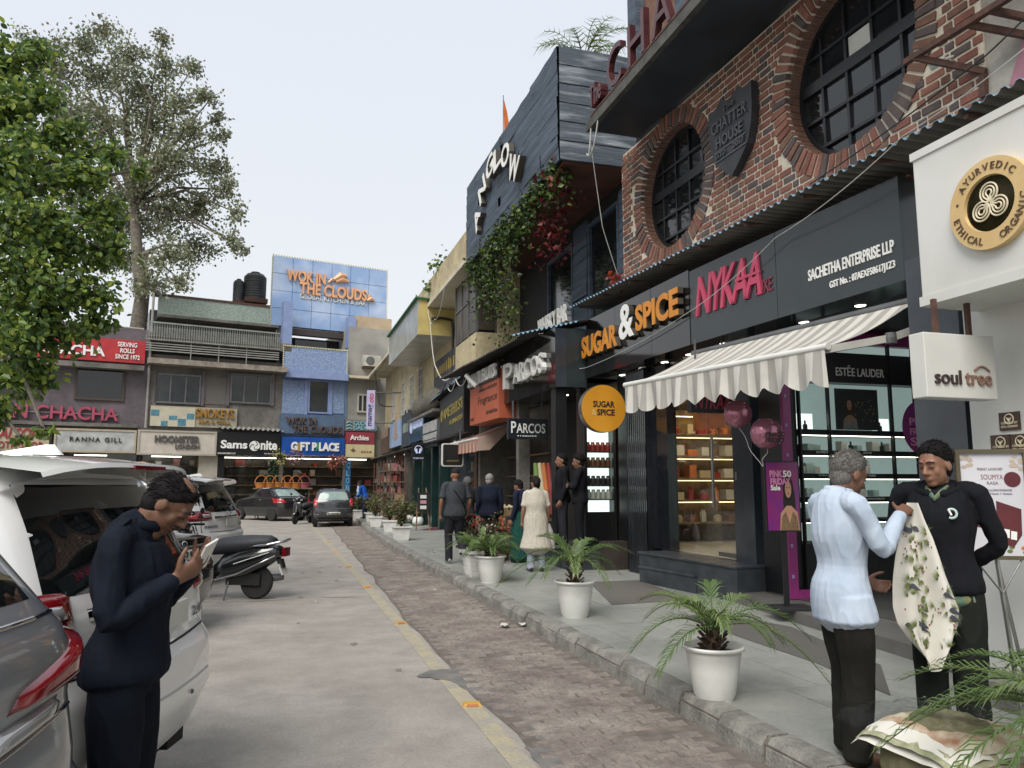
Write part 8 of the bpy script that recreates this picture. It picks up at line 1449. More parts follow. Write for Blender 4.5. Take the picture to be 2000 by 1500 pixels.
def limb(mb, pts, seg=14, lat=None, k=4):   # pts (x,y,z,ra,rb)
    q = cr(pts, k); q = [q[0][:3] + (q[0][3] * .5, q[0][4] * .5)] + q + [q[-1][:3] + (q[-1][3] * .5, q[-1][4] * .5)]
    a = Vector(q[1][:3]) - Vector(q[2][:3]); a = a.normalized() * min(q[1][3], q[1][4]) * .5; q[0] = tuple(Vector(q[1][:3]) + a) + q[0][3:]
    b = Vector(q[-2][:3]) - Vector(q[-3][:3]); b = b.normalized() * min(q[-2][3], q[-2][4]) * .5; q[-1] = tuple(Vector(q[-2][:3]) + b) + q[-1][3:]
    mb.tube([p[:3] for p in q], [(p[3], p[4]) for p in q], seg, lat=lat)
def hand(mb, W, d, n, side, curl=.35, sc=1.0, spread=.1, point=None):
    W, d, n = Vector(W), Vector(d).normalized(), Vector(n); n = (n - d * n.dot(d)).normalized(); l = d.cross(n) * side
    limb(mb, [(*(W - d * .02), .026 * sc, .021 * sc), (*(W + d * .03 * sc), .036 * sc, .017 * sc), (*(W + d * .075 * sc), .041 * sc, .016 * sc), (*(W + d * .092 * sc), .038 * sc, .013 * sc)], 12, lat=tuple(l))
    for i, (o, L) in enumerate(((-.030, .062), (-.010, .075), (.011, .082), (.031, .072))):
        p = W + d * (.085 - .004 * abs(i - 2)) * sc + l * o * sc; dd = (d + l * spread * (i - 1.5) * .6).normalized(); P = [p - dd * .01]; c = curl if not (point and i in point) else .05
        for sgm in (.45, .3, .25): dd = (dd * math.cos(c) + n * math.sin(c)).normalized(); P.append(P[-1] + dd * L * sgm * sc + (dd * .01 if sgm == .45 else Vector()))
        mb.tube(P, [.0095 * sc, .0092 * sc, .0085 * sc, .0065 * sc], 8)
    p = W + d * .025 * sc + l * .03 * sc; dd = (d * .65 + l * .75 + n * .25).normalized(); P = [p]
    for sgm in (.04, .03, .024): P.append(P[-1] + dd * sgm * sc); dd = (dd + d * .45 + n * .15).normalized()
    mb.tube(P, [.013 * sc, .012 * sc, .0105 * sc, .008 * sc], 8)
def head_parts(c, rot, S, sex='m', fat=1.0):
    B = MB(); T = lambda p: c + rot @ (Vector(p) * S); e = lambda p, r: B.ell(T(p), r[0] * S, r[1] * S, r[2] * S, 0, 18, 12, rot)
    e((0, -.012, .025), (.074, .096, .096)); e((0, .018, -.045), (.060 * fat, .072, .078)); e((0, .055, -.098), (.032, .030, .022)); e((0, .02, -.085), (.05 * fat, .05, .035)); e((0, .072, .028), (.052, .022, .014))
    B.tube([T((0, .088, .012)), T((0, .104, -.012)), T((0, .113, -.028)), T((0, .095, -.038))], [.009 * S, .011 * S, .015 * S, .010 * S], 8)
    for s in (-1, 1): e((s * .013, .094, -.033), (.010, .011, .008)); e((s * .079, -.006, -.012), (.010, .024, .034)); e((s * .03, .077, .006), (.016, .013, .010)); e((s * .038, .056, -.028), (.02, .022, .03))
    e((0, .088, -.062), (.024, .011, .007)); e((0, .086, -.074), (.021, .011, .008)); return B
def hair_mesh(c, rot, S, style):
    rows = []; cc = Vector((0, -.012, .025)); n1, n2 = 44, 72
    for i in range(n1 + 1):
        th = math.pi * i / n1; row = []
        for k in range(n2):
            a = 2 * math.pi * k / n2; d = Vector((math.sin(th) * math.cos(a), math.sin(th) * math.sin(a), math.cos(th))); x, y, z = d
            f = z - (-.36 + (1.05 if y > 0 else .45) * y) + .05 * noise.noise(d * 7) + .04 * noise.noise(d * 23)
            if style == 'receding': f -= .28 * max(0, y) * (1.3 - abs(x))
            if style == 'bald': f = min(f + .12 * max(0, y), .45 * (math.hypot(x * 1.2 - .1, y - .12) - .28) + (.4 if y > .55 else 0) + .03 * noise.noise(d * 30))
            if style == 'long': f = z - (-.5 + .95 * y)
            if style == 'cap': f = z - (.22 + .1 * y)
            th_ = .010 if style != 'cap' else .02
            if style == 'thick': th_ = .028
            g = max(0, min(1, f * 4 + .3)); g = g * g * (3 - 2 * g); jit = .006 * noise.noise(d * 8) + .006 * noise.noise(Vector((x * 34, y * 9, z * 9))) if style != 'cap' else 0
            r = Vector((x * .074, y * .096, z * .096)); g2 = max(0, min(1, f * 1.6 - .1)); q = cc + r * (.86 + .14 * g) + d * (.004 * g + (th_ + jit) * g2); row.append(c + rot @ (q * S))
        rows.append(row)
    q = MB().grid(rows[::-1], close=True)
    if style not in ('cap',): q.ell(c + rot @ (Vector((0, -.044, -.036)) * S), .066 * S, .062 * S, .068 * S, 0, 24, 14, rot)
    return q
def person(label, loc, az, H=1.7, spine=None, head=None, hrot=(0, 0), arms=None, legs=None, top=None, bottom=None, skin='7d5a47', hair=('short', '1d1a19'), shoes='1c1b1b', vox=.014, sleeve='long', top_kind='shirt', hem=.86, hands=None, hsc=1.0, seed=0, fat=1.0, group=None, moust=False, brows=True, tops=1.0, bag=1.0):
    S = H / 1.7; sp = spine or [(0, 0, .92), (0, .01, 1.06), (0, .005, 1.24), (0, -.015, 1.40), (0, -.01, 1.46)]; hc = Vector(head or (0, .02, 1.575)) * S; v = lambda p: tuple(Vector(p) * S)
    arms = arms or {}; ar = {}
    for s, nm in ((1, 'r'), (-1, 'l')):
        ar[s] = arms.get(nm) or ((s * .19, -.01, 1.40), (s * .235, -.03, 1.12), (s * .25, .06, .87))
    lg = {}
    for s, nm in ((1, 'r'), (-1, 'l')): lg[s] = (legs or {}).get(nm) or ((s * .085, 0, .90), (s * .095, .015, .49), (s * .10, -.02, .085), (s * .115, .14, .03))
    tb = [(.155, .11), (.148, .124) if fat > 1.1 else (.135, .10), (.162, .122), (.135, .085), (.065, .062)]; rxy = lambda k, g: [(*v(p), (a * k + g) * S * (fat if i < 3 else 1), (b * k + g) * S * (fat if i < 3 else 1)) for i, (p, (a, b)) in enumerate(zip(sp, tb))]
    body = MB(); limb(body, rxy(.92, 0), 20, (1, 0, 0)); nk = Vector(sp[-1]) * S; rot = Euler((R(hrot[0]), 0, R(hrot[1])), 'ZYX').to_matrix() if False else (Matrix.Rotation(R(hrot[1]), 3, 'Z') @ Matrix.Rotation(R(hrot[0]), 3, 'X'))
    limb(body, [(*(nk - Vector((0, 0, .05 * S))), .06 * S, .06 * S), (*nk.lerp(hc + rot @ Vector((0, -.02, -.08)) * S, .5), .053 * S, .053 * S), (*(hc + rot @ Vector((0, -.02, -.06)) * S), .052 * S, .055 * S)], 12, k=3)
    hp = head_parts(hc, rot, S * hsc, fat=1.0); body.add(hp.v, hp.f)
    for s in (1, -1):
        a, e, w_ = [Vector(p) * S for p in ar[s]]; limb(body, [(*a, .046 * S, .046 * S), (*a.lerp(e, .5), .043 * S, .043 * S), (*e, .036 * S, .036 * S), (*e.lerp(w_, .4), .036 * S, .036 * S), (*w_, .024 * S, .026 * S)], 12, k=3)
        hd = (hands or {}).get('r' if s > 0 else 'l') or {}; hand(body, w_, hd.get('d', (w_ - e) + Vector((0, .05, 0)) * S), hd.get('n', (-s, .2, 0)), hd.get('side', -s if True else s), hd.get('curl', .35), S, hd.get('spread', .1), hd.get('point'))
        h_, k_, an, to = [Vector(p) * S for p in lg[s]]; limb(body, [(*h_, .075 * S, .075 * S), (*k_, .048 * S, .05 * S), (*k_.lerp(an, .35), .048 * S, .05 * S), (*an, .032 * S, .034 * S), (*(an - Vector((0, 0, .03))), .03 * S, .035 * S)], 12, k=3); limb(body, [(*(an + (an - to).normalized() * .03 - Vector((0, 0, .045 * S))), .03 * S, .03 * S), (*an.lerp(to, .5), .035 * S, .03 * S), (*to, .035 * S, .022 * S)], 10, k=3)
    msk = mat('skin_' + skin, skin, None, rough=.5, s=14, spec=.4); me = remesh(body, vox, 4); me.materials.append(msk); o = bpy.data.objects.new('person', me); COL.objects.link(o); o.location = loc; o.rotation_euler = (0, 0, -az); tag(o, label, 'person', group)
    # clothes
    if top:
        tp = MB(); g = .022 * tops; ex = sp[:]; z_h = hem
        hip = Vector(sp[0]); low = (hip.x, hip.y, z_h)
        prof = [(*v(low), (.166 + g) * S * fat, (.12 + g) * S * fat)] + rxy(1.0, g * .75); prof[1] = prof[1][:3] + ((.166 + g) * S * fat, (.122 + g) * S * fat)
        if top_kind == 'kurta': prof = [(*v((hip.x, hip.y, hem)), .30 * S, .24 * S), (*v((hip.x, hip.y, (hem + .9) / 2)), .235 * S, .19 * S)] + prof[1:]
        prof[-1] = prof[-1][:3] + (.075 * S, .07 * S)
        limb(tp, prof, 22, (1, 0, 0))
        for s in (1, -1) if top_kind != 'kurta' and hem < .85 else (): h_, k_ = Vector(lg[s][0]), Vector(lg[s][1]); hb = h_.lerp(k_, min(.6, max(.05, (h_.z - hem) / (h_.z - k_.z)))); q_ = hb.lerp(k_, .0); limb(tp, [(*(h_ * S), .112 * S, .12 * S), (*(hb * S), (.1 * bag + .016) * S, (.104 * bag + .016) * S)], 14, k=3)
        for s in (1, -1):
            a, e, w_ = [Vector(p) * S for p in ar[s]]; inn = Vector((a.x * .55, a.y, a.z + .012 * S)); en = e.lerp(w_, .96) if sleeve == 'long' else a.lerp(e, .82); P = [(*inn, .056 * S, .062 * S), (*a, .055 * S, .058 * S), (*a.lerp(e, .5), .053 * S, .053 * S)]
            P += ([(*e, .047 * S, .047 * S), (*e.lerp(w_, .5), .044 * S, .044 * S), (*en, .036 * S, .036 * S)] if sleeve == 'long' else [(*en, .064 * S, .064 * S)]); limb(tp, P, 14, k=3)
        link(remesh(tp, vox * .85, 5, (.0055, (17, 17, 5)), seed), {'shirt': 'shirt', 'kurta': 'kurta', 'hoodie': 'hooded_sweatshirt'}[top_kind], top, o)
    if bottom:
        bt = MB(); hip = Vector(sp[0]); limb(bt, [(*v((hip.x, hip.y, .97)), .13 * S * fat, .09 * S * fat), (*v((hip.x, hip.y, .9)), .155 * S * fat, .108 * S * fat), (*v((hip.x, hip.y, .82)), .158 * S * fat, .112 * S * fat)], 20, (1, 0, 0))
        for s in (1, -1): h_, k_, an, to = [Vector(p) * S for p in lg[s]]; limb(bt, [(*(h_ + Vector((0, 0, -.02))), .095 * S, .103 * S), (*h_.lerp(k_, .5), .086 * S * bag, .09 * S * bag), (*k_, .070 * S * bag, .074 * S * bag), (*k_.lerp(an, .5), .066 * S * bag, .07 * S * bag), (*(an + Vector((0, 0, -.03 * S))), .060 * S * bag, .068 * S * bag)], 14, k=3)
        link(remesh(bt, vox * .85, 5, (.006, (14, 14, 5)), seed + 5), 'trousers', bottom, o)
    if hair: hm = hair_mesh(hc, rot, S * hsc, hair[0]); hm.build('hair' if hair[0] != 'cap' else 'cap', mat('hair_' + hair[1], hair[1], tuple(v * .45 for v in hexc(hair[1])), rough=.75, s=90, spec=.2, stretch=(3, 1, .6), bump=.4, bs=160), o, smooth=True)
    if hair and vox < .01:       # loose strands break the outline of the hair
        q = random.Random(seed); stn = MB(); fs = [f for f in hm.f]
        for _ in range(2600):
            f = fs[q.randrange(len(fs))]; a, b, c = hm.v[f[0]], hm.v[f[1]], hm.v[f[2]]; ce = (a + b + c + hm.v[f[3]]) / 4; lo = rot.transposed() @ ((ce - hc) / (S * hsc)); rel = Vector((lo.x / .074, (lo.y + .012) / .096, (lo.z - .025) / .096))
            if rel.length < 1.03 and lo.z > -.03: continue
            n = (ce - hc).normalized(); d = rot @ Vector((lo.x * 3, -.5 + 5 * lo.y, -.7)); d = (d - n * d.dot(n)).normalized() + Vector((q.gauss(0, .3), q.gauss(0, .3), q.gauss(0, .3))) + n * .12; u = d.cross(n).normalized() * .0016; L = q.uniform(.012, .028); stn.add([ce - u, ce + u, ce + d * L * .6 + n * .003, ce + d * L], [(0, 1, 2), (0, 2, 3)])
        stn.build('hair_strands', MATS['hair_' + hair[1]], o)
    if hair and hair[0] == 'cap': MB().add([hc + rot @ (Vector(q) * S) for q in ((-.07, .06, .05), (.07, .06, .05), (.06, .16, .035), (-.06, .16, .035), (-.07, .06, .06), (.07, .06, .06), (.06, .16, .042), (-.06, .16, .042))], [(3, 2, 1, 0), (4, 5, 6, 7), (0, 1, 5, 4), (1, 2, 6, 5), (2, 3, 7, 6), (3, 0, 4, 7)]).build('cap_peak', mat('hair_' + hair[1], hair[1]), o)
    if hair and brows and vox < .01:
        hmn = mat('hair_dark_brow', '1d1817', None, rough=.7); Th = lambda p: hc + rot @ (Vector(p) * S * hsc)
        for s in (-1, 1): MB().tube([Th((s * .012, .098, .030)), Th((s * .03, .096, .036)), Th((s * .052, .078, .028))], [.004 * S, .0055 * S, .003 * S], 6).build('eyebrow', hmn, o, smooth=True); MB().tube([Th((s * .018, .092, .0015)), Th((s * .03, .0925, -.001)), Th((s * .044, .084, .001))], [.001 * S, .0018 * S, .001 * S], 6).build('eyelashes', hmn, o, smooth=True)
        if moust: MB().tube([Th((-.03, .083, -.058)), Th((-.012, .099, -.05)), Th((.012, .099, -.05)), Th((.03, .083, -.058))], [.004 * S, .009 * S, .009 * S, .004 * S], 8).build('moustache', hmn, o, smooth=True)
    if shoes:
        msh = mat('shoe_' + shoes, shoes, None, rough=.45)
        for s in (1, -1): h_, k_, an, to = [Vector(p) * S for p in lg[s]]; q = MB(); dv = (to - an); dv.z = 0; dv = dv.normalized(); limb(q, [(*(an - dv * .045 * S - Vector((0, 0, .035 * S))), .036 * S, .04 * S), (*(an + dv * .02 * S - Vector((0, 0, .025 * S))), .042 * S, .048 * S), (*an.lerp(to, .55), .045 * S, .04 * S), (*to, .042 * S, .028 * S)], 12, k=3); link(remesh(q, .009, 3), 'shoe', msh, o)
    return o
def cloth(n, c, c2=None, **k): return mat('cloth_' + n, c, c2, rough=.85, s=k.get('s', 6), bump=.1, bs=400, spec=.12)
# --- man in navy with phone, close left
P1 = CW(-1.52, 3.14)
navy = cloth('navy', '11151e', '171c27'); navy2 = cloth('navy_trousers', '10141c', '151a23')
d1 = person('man in dark navy bush shirt looking down at his white phone beside the white car', (P1[0], P1[1], 0), R(16.74 + 84), 1.70,
    spine=[(0, 0, .92), (0, .02, 1.06), (0, .01, 1.24), (0, .0, 1.39), (0, .045, 1.45)], head=(0, .135, 1.525), hrot=(-46, 0), fat=1.06, hsc=.94,
    arms={'r': ((.195, .0, 1.375), (.245, .02, 1.105), (.10, .20, 1.235)), 'l': ((-.195, .0, 1.375), (-.24, .04, 1.11), (-.06, .22, 1.25))},
    hands={'r': {'d': (-.35, .75, .5), 'n': (-.7, -.2, .5), 'side': 1, 'curl': .5}, 'l': {'d': (.25, .55, .8), 'n': (.55, -.5, .35), 'side': -1, 'curl': .12, 'spread': .05}},
    top=navy, bottom=navy2, skin='70503f', hair=('bald', '191616'), vox=.0065, hem=.86, moust=True, seed=1, tops=1.15, bag=1.15, group=None)
M1 = Matrix.Rotation(-R(16.74 + 84), 3, 'Z'); W1 = lambda p: Vector((P1[0], P1[1], 0)) + M1 @ Vector(p)
ph = thing('mobile_phone', 'white mobile phone in the hands of the man in navy', 'phone', tuple(W1((.0, .36, 1.31)))); ax = M1 @ Vector((.8, -.35, -.3)).normalized(); ay = M1 @ Vector((.05, .55, .83)).normalized(); ay = (ay - ax * ay.dot(ax)).normalized(); az3 = ax.cross(ay); MB().obox(W1((.01, .285, 1.315)), ax * .037, ay * .074, az3 * .004).build('phone_body', m_white, ph); MB().obox(W1((.01, .285, 1.315)) + az3 * .0045, ax * .033, ay * .068, az3 * .0006).build('phone_screen', m_darkglass, ph)
q = MB()
for s in (-1, 1): MB().obox((s * .13, .0, 1.455), (.045, 0, -.012 * s), (0, .02, 0), (0, 0, .004)).build('shoulder_tab', navy, d1)
qn = MB(); qn.tube([(.075 * math.cos(a * .3142), .035 + .075 * math.sin(a * .3142), 1.455 + .02 * math.sin(a * .3142 + 3.5)) for a in range(21)], [(.012, .022)] * 21, 8); qn.build('collar', navy, d1, smooth=True)
# --- older man in pale blue shirt
P2 = (2.97, 3.62, .13); pale = cloth('pale_blue', 'adb8c6', '9dabbb'); blk = cloth('charcoal', '22221f', '1b1b19'); A2 = R(16.74 + 80)
d2 = person('older man in pale blue shirt and black trousers holding up printed cloth', P2, A2, 1.66, spine=[(0, 0, .92), (0, .015, 1.06), (0, .01, 1.24), (0, .0, 1.40), (0, .03, 1.46)], head=(0, .095, 1.565), hrot=(-26, 4),
    arms={'r': ((.195, .0, 1.395), (.23, .12, 1.16), (.06, .36, 1.34)), 'l': ((-.19, .0, 1.39), (-.24, .08, 1.12), (-.10, .22, .95))}, hands={'r': {'d': (-.3, .7, .35), 'n': (-.6, .1, -.6), 'side': 1, 'curl': .95}, 'l': {'d': (.1, .7, -.25), 'n': (.8, 0, .2), 'side': -1, 'curl': .7}},
    legs={'r': ((.085, 0, .90), (.095, .02, .49), (.10, -.02, .085), (.13, .13, .03)), 'l': ((-.085, .02, .90), (-.09, .07, .49), (-.10, .06, .085), (-.11, .22, .03))}, top=pale, bottom=blk, skin='6d4c3c', hair=('receding', '6f6c68'), vox=.0075, hem=.77, seed=2, shoes='4a3328', tops=1.0, bag=1.18, group=None)
qn = MB(); qn.tube([(.07 * math.cos(a * .3142), .02 + .07 * math.sin(a * .3142), 1.435 + .012 * math.sin(a * .3142 + 3.5)) for a in range(21)], [(.01, .022)] * 21, 8); qn.build('collar', pale, d2, smooth=True)
# --- younger man in black hoodie
P3 = CW(2.50, 4.55); A3 = R(16.74 + 180 + 38); hood = cloth('black_fleece', '15161a', '1b1c21'); drk = cloth('dark_green_trousers', '1f231f', '191d1a')
d3 = person('young man in black hooded sweatshirt with hands behind his back by the easel', (P3[0], P3[1], .13), A3, 1.72, head=(0, .05, 1.57), hrot=(-14, -22), arms={'r': ((.195, -.01, 1.40), (.27, -.08, 1.12), (.10, -.17, .96)), 'l': ((-.195, -.01, 1.40), (-.27, -.08, 1.12), (-.10, -.18, .98))}, hands={'r': {'d': (-.9, -.1, -.3)}, 'l': {'d': (.9, -.1, -.3)}},
    top=hood, bottom=drk, skin='8a6551', hair=('short', '191717'), vox=.0075, hem=.86, seed=3, top_kind='hoodie', tops=1.45, bag=1.2, shoes='161616', group=None)
q = MB(); q.tube([(.11 * math.cos(a * .2618), -.005 + .1 * math.sin(a * .2618), 1.45 - .035 * math.sin(a * .2618)) for a in range(25)], [(.02, .026)] * 25, 10); q.tube([(-.11, -.1, 1.45), (-.06, -.14, 1.44), (.06, -.14, 1.44), (.11, -.1, 1.45)], [.04, .06, .06, .04], 10); link(remesh(q, .009, 5, (.006, (12, 12, 12)), 4), 'hood', hood, d3)
qn = MB(); qn.tube([(-.06, .04, 1.455), (-.03, .1, 1.425), (0, .125, 1.39), (.03, .1, 1.425), (.06, .04, 1.455)], [(.008, .018)] * 5, 8); qn.build('shirt_collar', mat('check_shirt', '6f6a45', '4a6a5a', rough=.85, s=25, detail=1), d3, smooth=True)
MB().tube([(-.085 + .026 * math.cos(R(60 + a * 30)), .158, 1.31 + .026 * math.sin(R(60 + a * 30))) for a in range(9)], [(.006, .007)] * 9, 6).build('chest_logo', mat('mint_print', '9fc2b8', 'b5c9c2'), d3); MB().tube([(-.07, .16, 1.335), (-.085, .162, 1.3)], .006, 6).build('chest_logo', m_letter_white, d3)
q = MB(); limb(q, [(0, 0, .855, .185, .135), (0, 0, .815, .19, .14)], 20, (1, 0, 0), k=2); link(remesh(q, .01, 2, (.006, (14, 14, 9)), 7), 'checked_shirt_tail', mat('check_shirt', '6f6a45', '4a6a5a', rough=.85, s=25, detail=1), d3)
MB().ell((.035, .152, 1.61), .005, .004, .006, 0, 8, 6).build('forehead_mark', mat('red_mark', 'a02018'), d3)
# --- printed cloth held between them
M2 = Matrix.Rotation(-A2, 3, 'Z'); W2 = lambda p: Vector(P2) + M2 @ Vector(p)
tpn = W2((.03, .44, 1.37)); rt = Vector((math.cos(YAW), -math.sin(YAW), 0)); fwd = Vector((math.sin(YAW), math.cos(YAW), 0)); m_cl2 = cloth('printed_cream', 'd3d0c6', 'c8c5b9'); cl = thing('printed_cloth', 'cream cloth printed with birds and pine sprigs hanging from the older man\'s hand', 'cloth', tuple(tpn)); rows = []
LW = [(-.02, .02), (-.05, .05), (-.075, .09), (-.10, .12), (-.115, .15), (-.125, .19), (-.13, .23), (-.11, .22), (-.05, .18), (.03, .10)]; 
def cpt(u, v):
    x = v * (len(LW) - 1); i = min(int(x), len(LW) - 2); f = x - i; l = LW[i][0] * (1 - f) + LW[i + 1][0] * f; r_ = LW[i][1] * (1 - f) + LW[i + 1][1] * f; a = l + (r_ - l) * u
    return tpn + rt * (a * .92 + .01) + fwd * (.03 * math.sin(u * 11 + v * 3) * min(1, v * 2) + .03 * math.sin(u * 4 + 1)) - Vector((0, 0, .88 * v + .04 * math.sin(u * 3.1) * v - .10 * (abs(u - .5) * 2) * max(0, v - .6)))
for j in range(41): rows.append([cpt(i / 24, j / 40) for i in range(25)])
MB().grid(rows).build('cloth_sheet', m_cl2, cl, smooth=True)
q5 = random.Random(12); m_pine = mat('print_pine', '5f6b3d', '747d4c'); m_bird = mat('print_bird', '33363f', '44474f'); m_berry = mat('print_berry', '8a2a2a'); pn, bd_, bry = MB(), MB(), MB(); vw = -fwd
for k in range(110):
    u, v = q5.uniform(.13, .87), q5.uniform(.15, .88); c = cpt(u, v) + vw * .004
    if k % 9 == 0: bd_ = MB(); bd_.add([c + rt * x * .03 + Vector((0, 0, z * .03)) - fwd * .001 for x, z in ((-1, .1), (-.5, .6), (0, .45), (.9, -.5), (1.3, -.9), (.3, -.5), (-.5, -.3))], [(0, 1, 2, 3, 4, 5, 6)]); bd_.build('bird_print', m_bird, cl)
    elif k % 6 == 1:
        for j in range(3): cc2 = c + rt * q5.uniform(-.02, .02) + Vector((0, 0, q5.uniform(-.02, .02))); bry.add([cc2 + rt * .005 * math.cos(i) + Vector((0, 0, .005 * math.sin(i))) for i in range(6)], [tuple(range(6))])
    else:
        a0 = q5.uniform(0, 6.28)
        for j in range(11): a = a0 + (j - 5) * .2; d_ = rt * math.cos(a) + Vector((0, 0, math.sin(a))); pv2 = rt * -math.sin(a) + Vector((0, 0, math.cos(a))); L = q5.uniform(.03, .055); pn.add([c + pv2 * .002, c - pv2 * .002, c + d_ * L], [(0, 1, 2)])
pn.build('pine_print', m_pine, cl); bry.build('berry_print', m_berry, cl)['kind'] = 'stuff'
# --- bundle of cloth in plastic
bn = thing('cloth_bundle', 'plastic wrapped pile of printed cloth on a khaki bag by the kerb', 'bundle', (2.95, 2.98, .13)); bx_, by_ = 2.98, 2.95; q = MB(); limb(q, [(bx_, by_, .16, .24, .30), (bx_, by_, .3, .27, .33), (bx_, by_, .42, .25, .31)], 20, (1, 0, 0)); link(remesh(q, .015, 4, (.015, (7, 7, 9)), 3), 'khaki_bag', cloth('khaki', '6d6a52', '5c5a45'), None).parent = bn; bn.children[0].location = -Vector(bn.location)
for k in range(5):
    q = MB(); rows = []
    for j in range(13): rows.append([Vector((bx_ + (i / 12 - .5) * (.56 - .02 * k) + .02 * math.sin(k * 2), by_ + (j / 12 - .5) * (.66 - .03 * k), .455 + k * .018 + .012 * noise.noise(Vector((i * .5, j * .5, k * 3))) - .05 * (abs(i / 6 - 1) ** 6 + abs(j / 6 - 1) ** 6))) for i in range(13)])
    q.grid(rows).build('folded_cloth', [m_cl2, cloth('print_red', 'b5a898', '8f4a42'), cloth('print_green', 'b0ad94', '7f8562', s=14), m_cl2, cloth('print_mix', 'bdb7a2', '96694f', s=12)][k], bn, smooth=True)
rows = []
for j in range(25): rows.append([Vector((bx_ + (i / 24 - .5) * .68, by_ + (j / 24 - .5) * .78, .56 + .022 * noise.noise(Vector((i * .5, j * .5, 9))) + .012 * noise.noise(Vector((i * 1.1, j * 1.1, 2))) - .09 * max(abs(i / 12 - 1), abs(j / 12 - 1)) ** 8)) for i in range(25)])
MB().grid(rows).build('plastic_sheet', glass('thin_plastic', (.97, .97, .97), .3), bn, smooth=True)
# --- walkers and bystanders
gtee = cloth('grey_tee', '3c3f43', '35383c'); p = G(888, 1101, .13)
w1 = person('man in grey tee shirt and dark cap walking away with a shoulder strap', (p.x, p.y, .13), R(-2), 1.77, legs={'l': ((-.085, .0, .90), (-.095, .10, .50), (-.09, .06, .10), (-.10, .22, .04)), 'r': ((.085, 0, .90), (.09, .06, .50), (.09, -.30, .24), (.09, -.26, .08))}, arms={'l': ((-.2, 0, 1.40), (-.27, -.05, 1.13), (-.27, .03, .88)), 'r': ((.2, 0, 1.40), (.27, -.02, 1.13), (.26, .1, .9))}, top=gtee, bottom=cloth('grey_trousers', '2b2b30', '232328'), sleeve='short', hair=('cap', '24262b'), shoes='8f8f8f', skin='8a624c', seed=5, fat=1.12, tops=1.3, group=None)
MB().tube([(-.14, .0, 1.46), (-.05, -.155, 1.36), (.1, -.17, 1.15), (.2, -.1, .98)], [(.018, .006)] * 4, 6).build('shoulder_strap', m_black, w1)
p = at(957, 15.6); person('grey haired man in navy sweater seen from behind at the fruit stall', (p.x, p.y, .13), R(12), 1.70, head=(0, .06, 1.56), hrot=(-16, -18), top=cloth('navy_sweater', '161a26', '1c2130'), bottom=cloth('brown_trousers', '3a332c', '2f2a25'), hair=('short', '8f8d8a'), shoes='2a211c', skin='9a735c', seed=6, fat=1.1, tops=1.4)
p = G(1047, 1116, .13); kur = mat('white_kurta', 'b5afa2', 'a39c8e', rough=.85, s=70, detail=1, lo=.45, hi=.6)
w3 = person('woman in white dotted kurta seen from behind carrying a plastic bag', (p.x, p.y, .13), R(8), 1.62, top=kur, top_kind='kurta', hem=.42, sleeve='short', bottom=cloth('print_leggings', 'a5aab0', '6f7a8c', s=30), hair=('short', '1f1b1b'), shoes='2b1d1d', skin='8f6a55', seed=7, fat=1.12, arms={'l': ((-.18, 0, 1.38), (-.23, -.02, 1.12), (-.25, .05, .88)), 'r': ((.18, 0, 1.38), (.23, .0, 1.12), (.24, .08, .9))}, head=(0, .04, 1.57), hrot=(-12, 24), tops=1.3)
MB().ell((.0, -.09, 1.50), .05, .045, .05, 0, 14, 10).build('hair_bun', MATS['hair_1f1b1b'], w3, smooth=True)
cb_ = thing('carrier_bag', 'white plastic carrier bag in the right hand of the woman in kurta', 'bag', (p.x + .27, p.y, .5)); Mw = Matrix.Rotation(-R(8), 3, 'Z'); ow = Vector((p.x, p.y, .13)); rows = []
for j in range(11): u = j / 10; rr = .03 + .11 * math.sin(min(1, u * 1.1) * 1.7); rows.append([ow + Mw @ Vector((.25 + rr * .8 * math.cos(a * .3927) * (1 + .2 * noise.noise(Vector((a, j * .5, 1)))), .12 + rr * math.sin(a * .3927) * (1 + .2 * noise.noise(Vector((a, j * .5, 5)))), .80 - .42 * u)) for a in range(16)])
MB().grid(rows, close=True).build('bag_film', mat('white_film', 'b9b5b2', 'a89a98', rough=.4, s=9), cb_, smooth=True)
p = at(1016, 15.0); wb = person('woman in navy top and green skirt with a maroon handbag at the fruit stall', (p.x, p.y, .13), R(-40), 1.58, top=cloth('navy_top', '1a1d2b', '22263a'), bottom=None, hair=('long', '171414'), skin='8a644f', seed=8, head=(0, .05, 1.56), hrot=(-20, 0), shoes='3a2a22'); q = MB(); limb(q, [(0, 0, .95, .15, .12), (0, 0, .8, .18, .15), (0, 0, .4, .2, .18), (0, 0, .08, .22, .2)], 20, (1, 0, 0)); link(remesh(q, .014, 4, (.012, (14, 14, 3)), 2), 'skirt', cloth('green_skirt', '1d4a42', '173b35', s=30), wb)
hbg = MB(); Mb = Matrix.Rotation(R(40), 3, 'Z'); ob = Vector((p.x, p.y, .13)); q = MB(); t = thing('handbag', 'maroon leather handbag on the arm of the woman in navy', 'bag', tuple(ob + Mb @ Vector((-.1, -.2, .8)))); cxx = ob + Mb @ Vector((.1, -.2, .9)); MB().obox(cxx, Mb @ Vector((.13, 0, 0)), Mb @ Vector((0, .05, 0)), (0, 0, .1)).build('bag_body', mat('maroon_leather', '4f1d25', '40171e', rough=.4), t, bevel=.02); MB().tube([cxx + Mb @ Vector((-.1, 0, .1)), cxx + Mb @ Vector((-.05, 0, .4)), cxx + Mb @ Vector((.05, .05, .42)), cxx + Mb @ Vector((.1, 0, .1))], .01, 6).build('bag_strap', MATS['maroon_leather'], t)
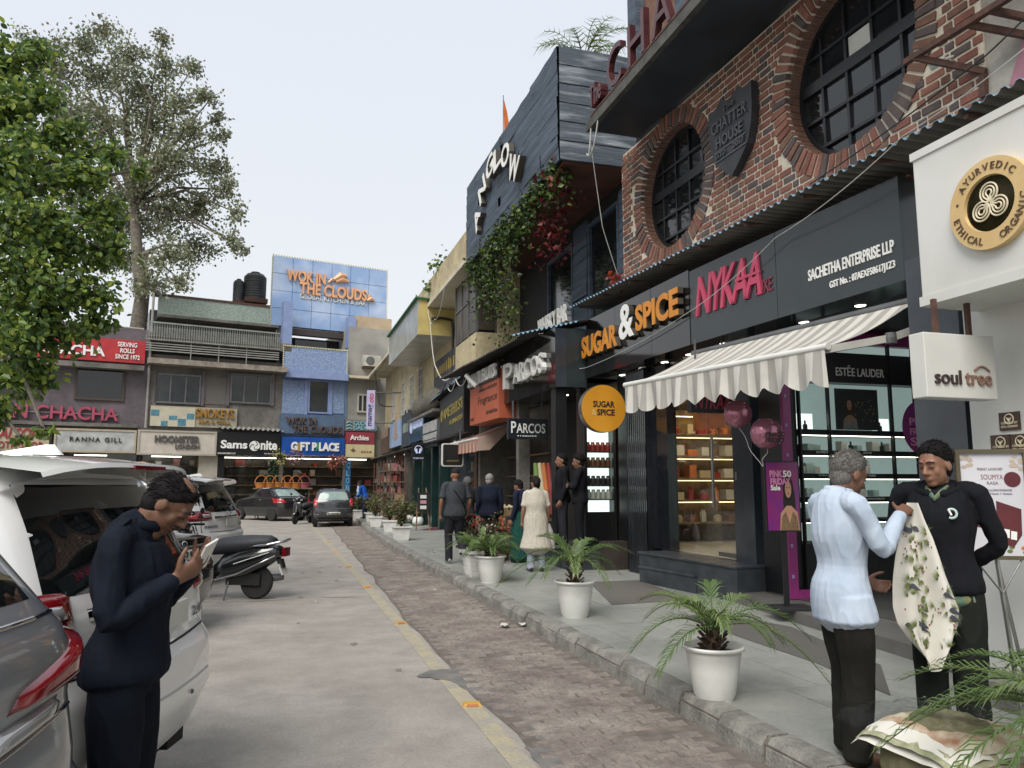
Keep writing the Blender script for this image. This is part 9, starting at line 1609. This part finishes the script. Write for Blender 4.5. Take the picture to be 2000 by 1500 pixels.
bshirt = cloth('black_shirt', '15161a', '1b1c20'); p = at(1098, 14.1); person('man in black shirt and grey trousers standing in the perfume shop doorway', (p.x, p.y, .43), R(-75), 1.74, top=bshirt, bottom=cloth('slate_trousers', '2f3036', '27282d'), hair=('short', '151313'), skin='7d5946', seed=9, hrot=(-4, 6), sleeve='long', vox=.012)
p = at(1131, 13.6); person('man in black shirt with folded arms beside the lit jar cabinet', (p.x, p.y, .43), R(-68), 1.70, top=bshirt, bottom=cloth('black_trousers', '141518', '191a1d'), hair=('thick', '141212'), skin='6f4e3e', seed=10, hrot=(-10, 4), vox=.012, arms={'r': ((.2, 0, 1.40), (.25, .10, 1.13), (-.02, .22, 1.14)), 'l': ((-.2, 0, 1.40), (-.25, .1, 1.13), (.05, .2, 1.19))}, hands={'r': {'d': (-1, .1, .1), 'n': (0, -1, 0), 'side': 1}, 'l': {'d': (1, .1, -.1), 'n': (0, -1, 0), 'side': 1}})
p = at(716, 34); person('man in bright blue shirt bending at the far shops', (p.x, p.y, .13), R(-60), 1.7, top=cloth('bright_blue', '1f4fa0', '1a448c'), bottom=cloth('navy_jeans', '20283a', '1b2231'), hair=('short', '1a1616'), skin='5f4437', seed=11, spine=[(0, -.05, .92), (0, .0, 1.06), (0, .08, 1.22), (0, .14, 1.36), (0, .18, 1.40)], head=(0, .24, 1.49), hrot=(-25, 0), arms={'r': ((.2, .14, 1.34), (.24, .16, 1.06), (.2, .34, .95)), 'l': ((-.2, .14, 1.34), (-.24, .16, 1.06), (-.2, .34, .95))})
p = at(706, 34.6); person('man in pale blue shirt behind the one in bright blue', (p.x, p.y, .13), R(-60), 1.68, top=pale, bottom=cloth('teal_cloth', '3a7a86', '30666f'), hair=('short', '1a1616'), skin='6d4c3c', seed=12)
p = at(597, 39.0); person('person in dark olive top in front of the gift shop', (p.x, p.y, 0), R(20), 1.72, top=cloth('olive', '3a3d30', '30332a'), bottom=blk, hair=('short', '1a1616'), skin='6d4c3c', seed=13)
p = at(914, 16.4); person('grey haired person half hidden between the walking man and the man in sweater', (p.x, p.y, .13), R(5), 1.62, top=cloth('dark_grey_top', '2c2c2e', '252527'), bottom=blk, hair=('thick', '5f5d5b'), skin='8a624c', seed=14)
bpy.data.scenes.remove(TMP)
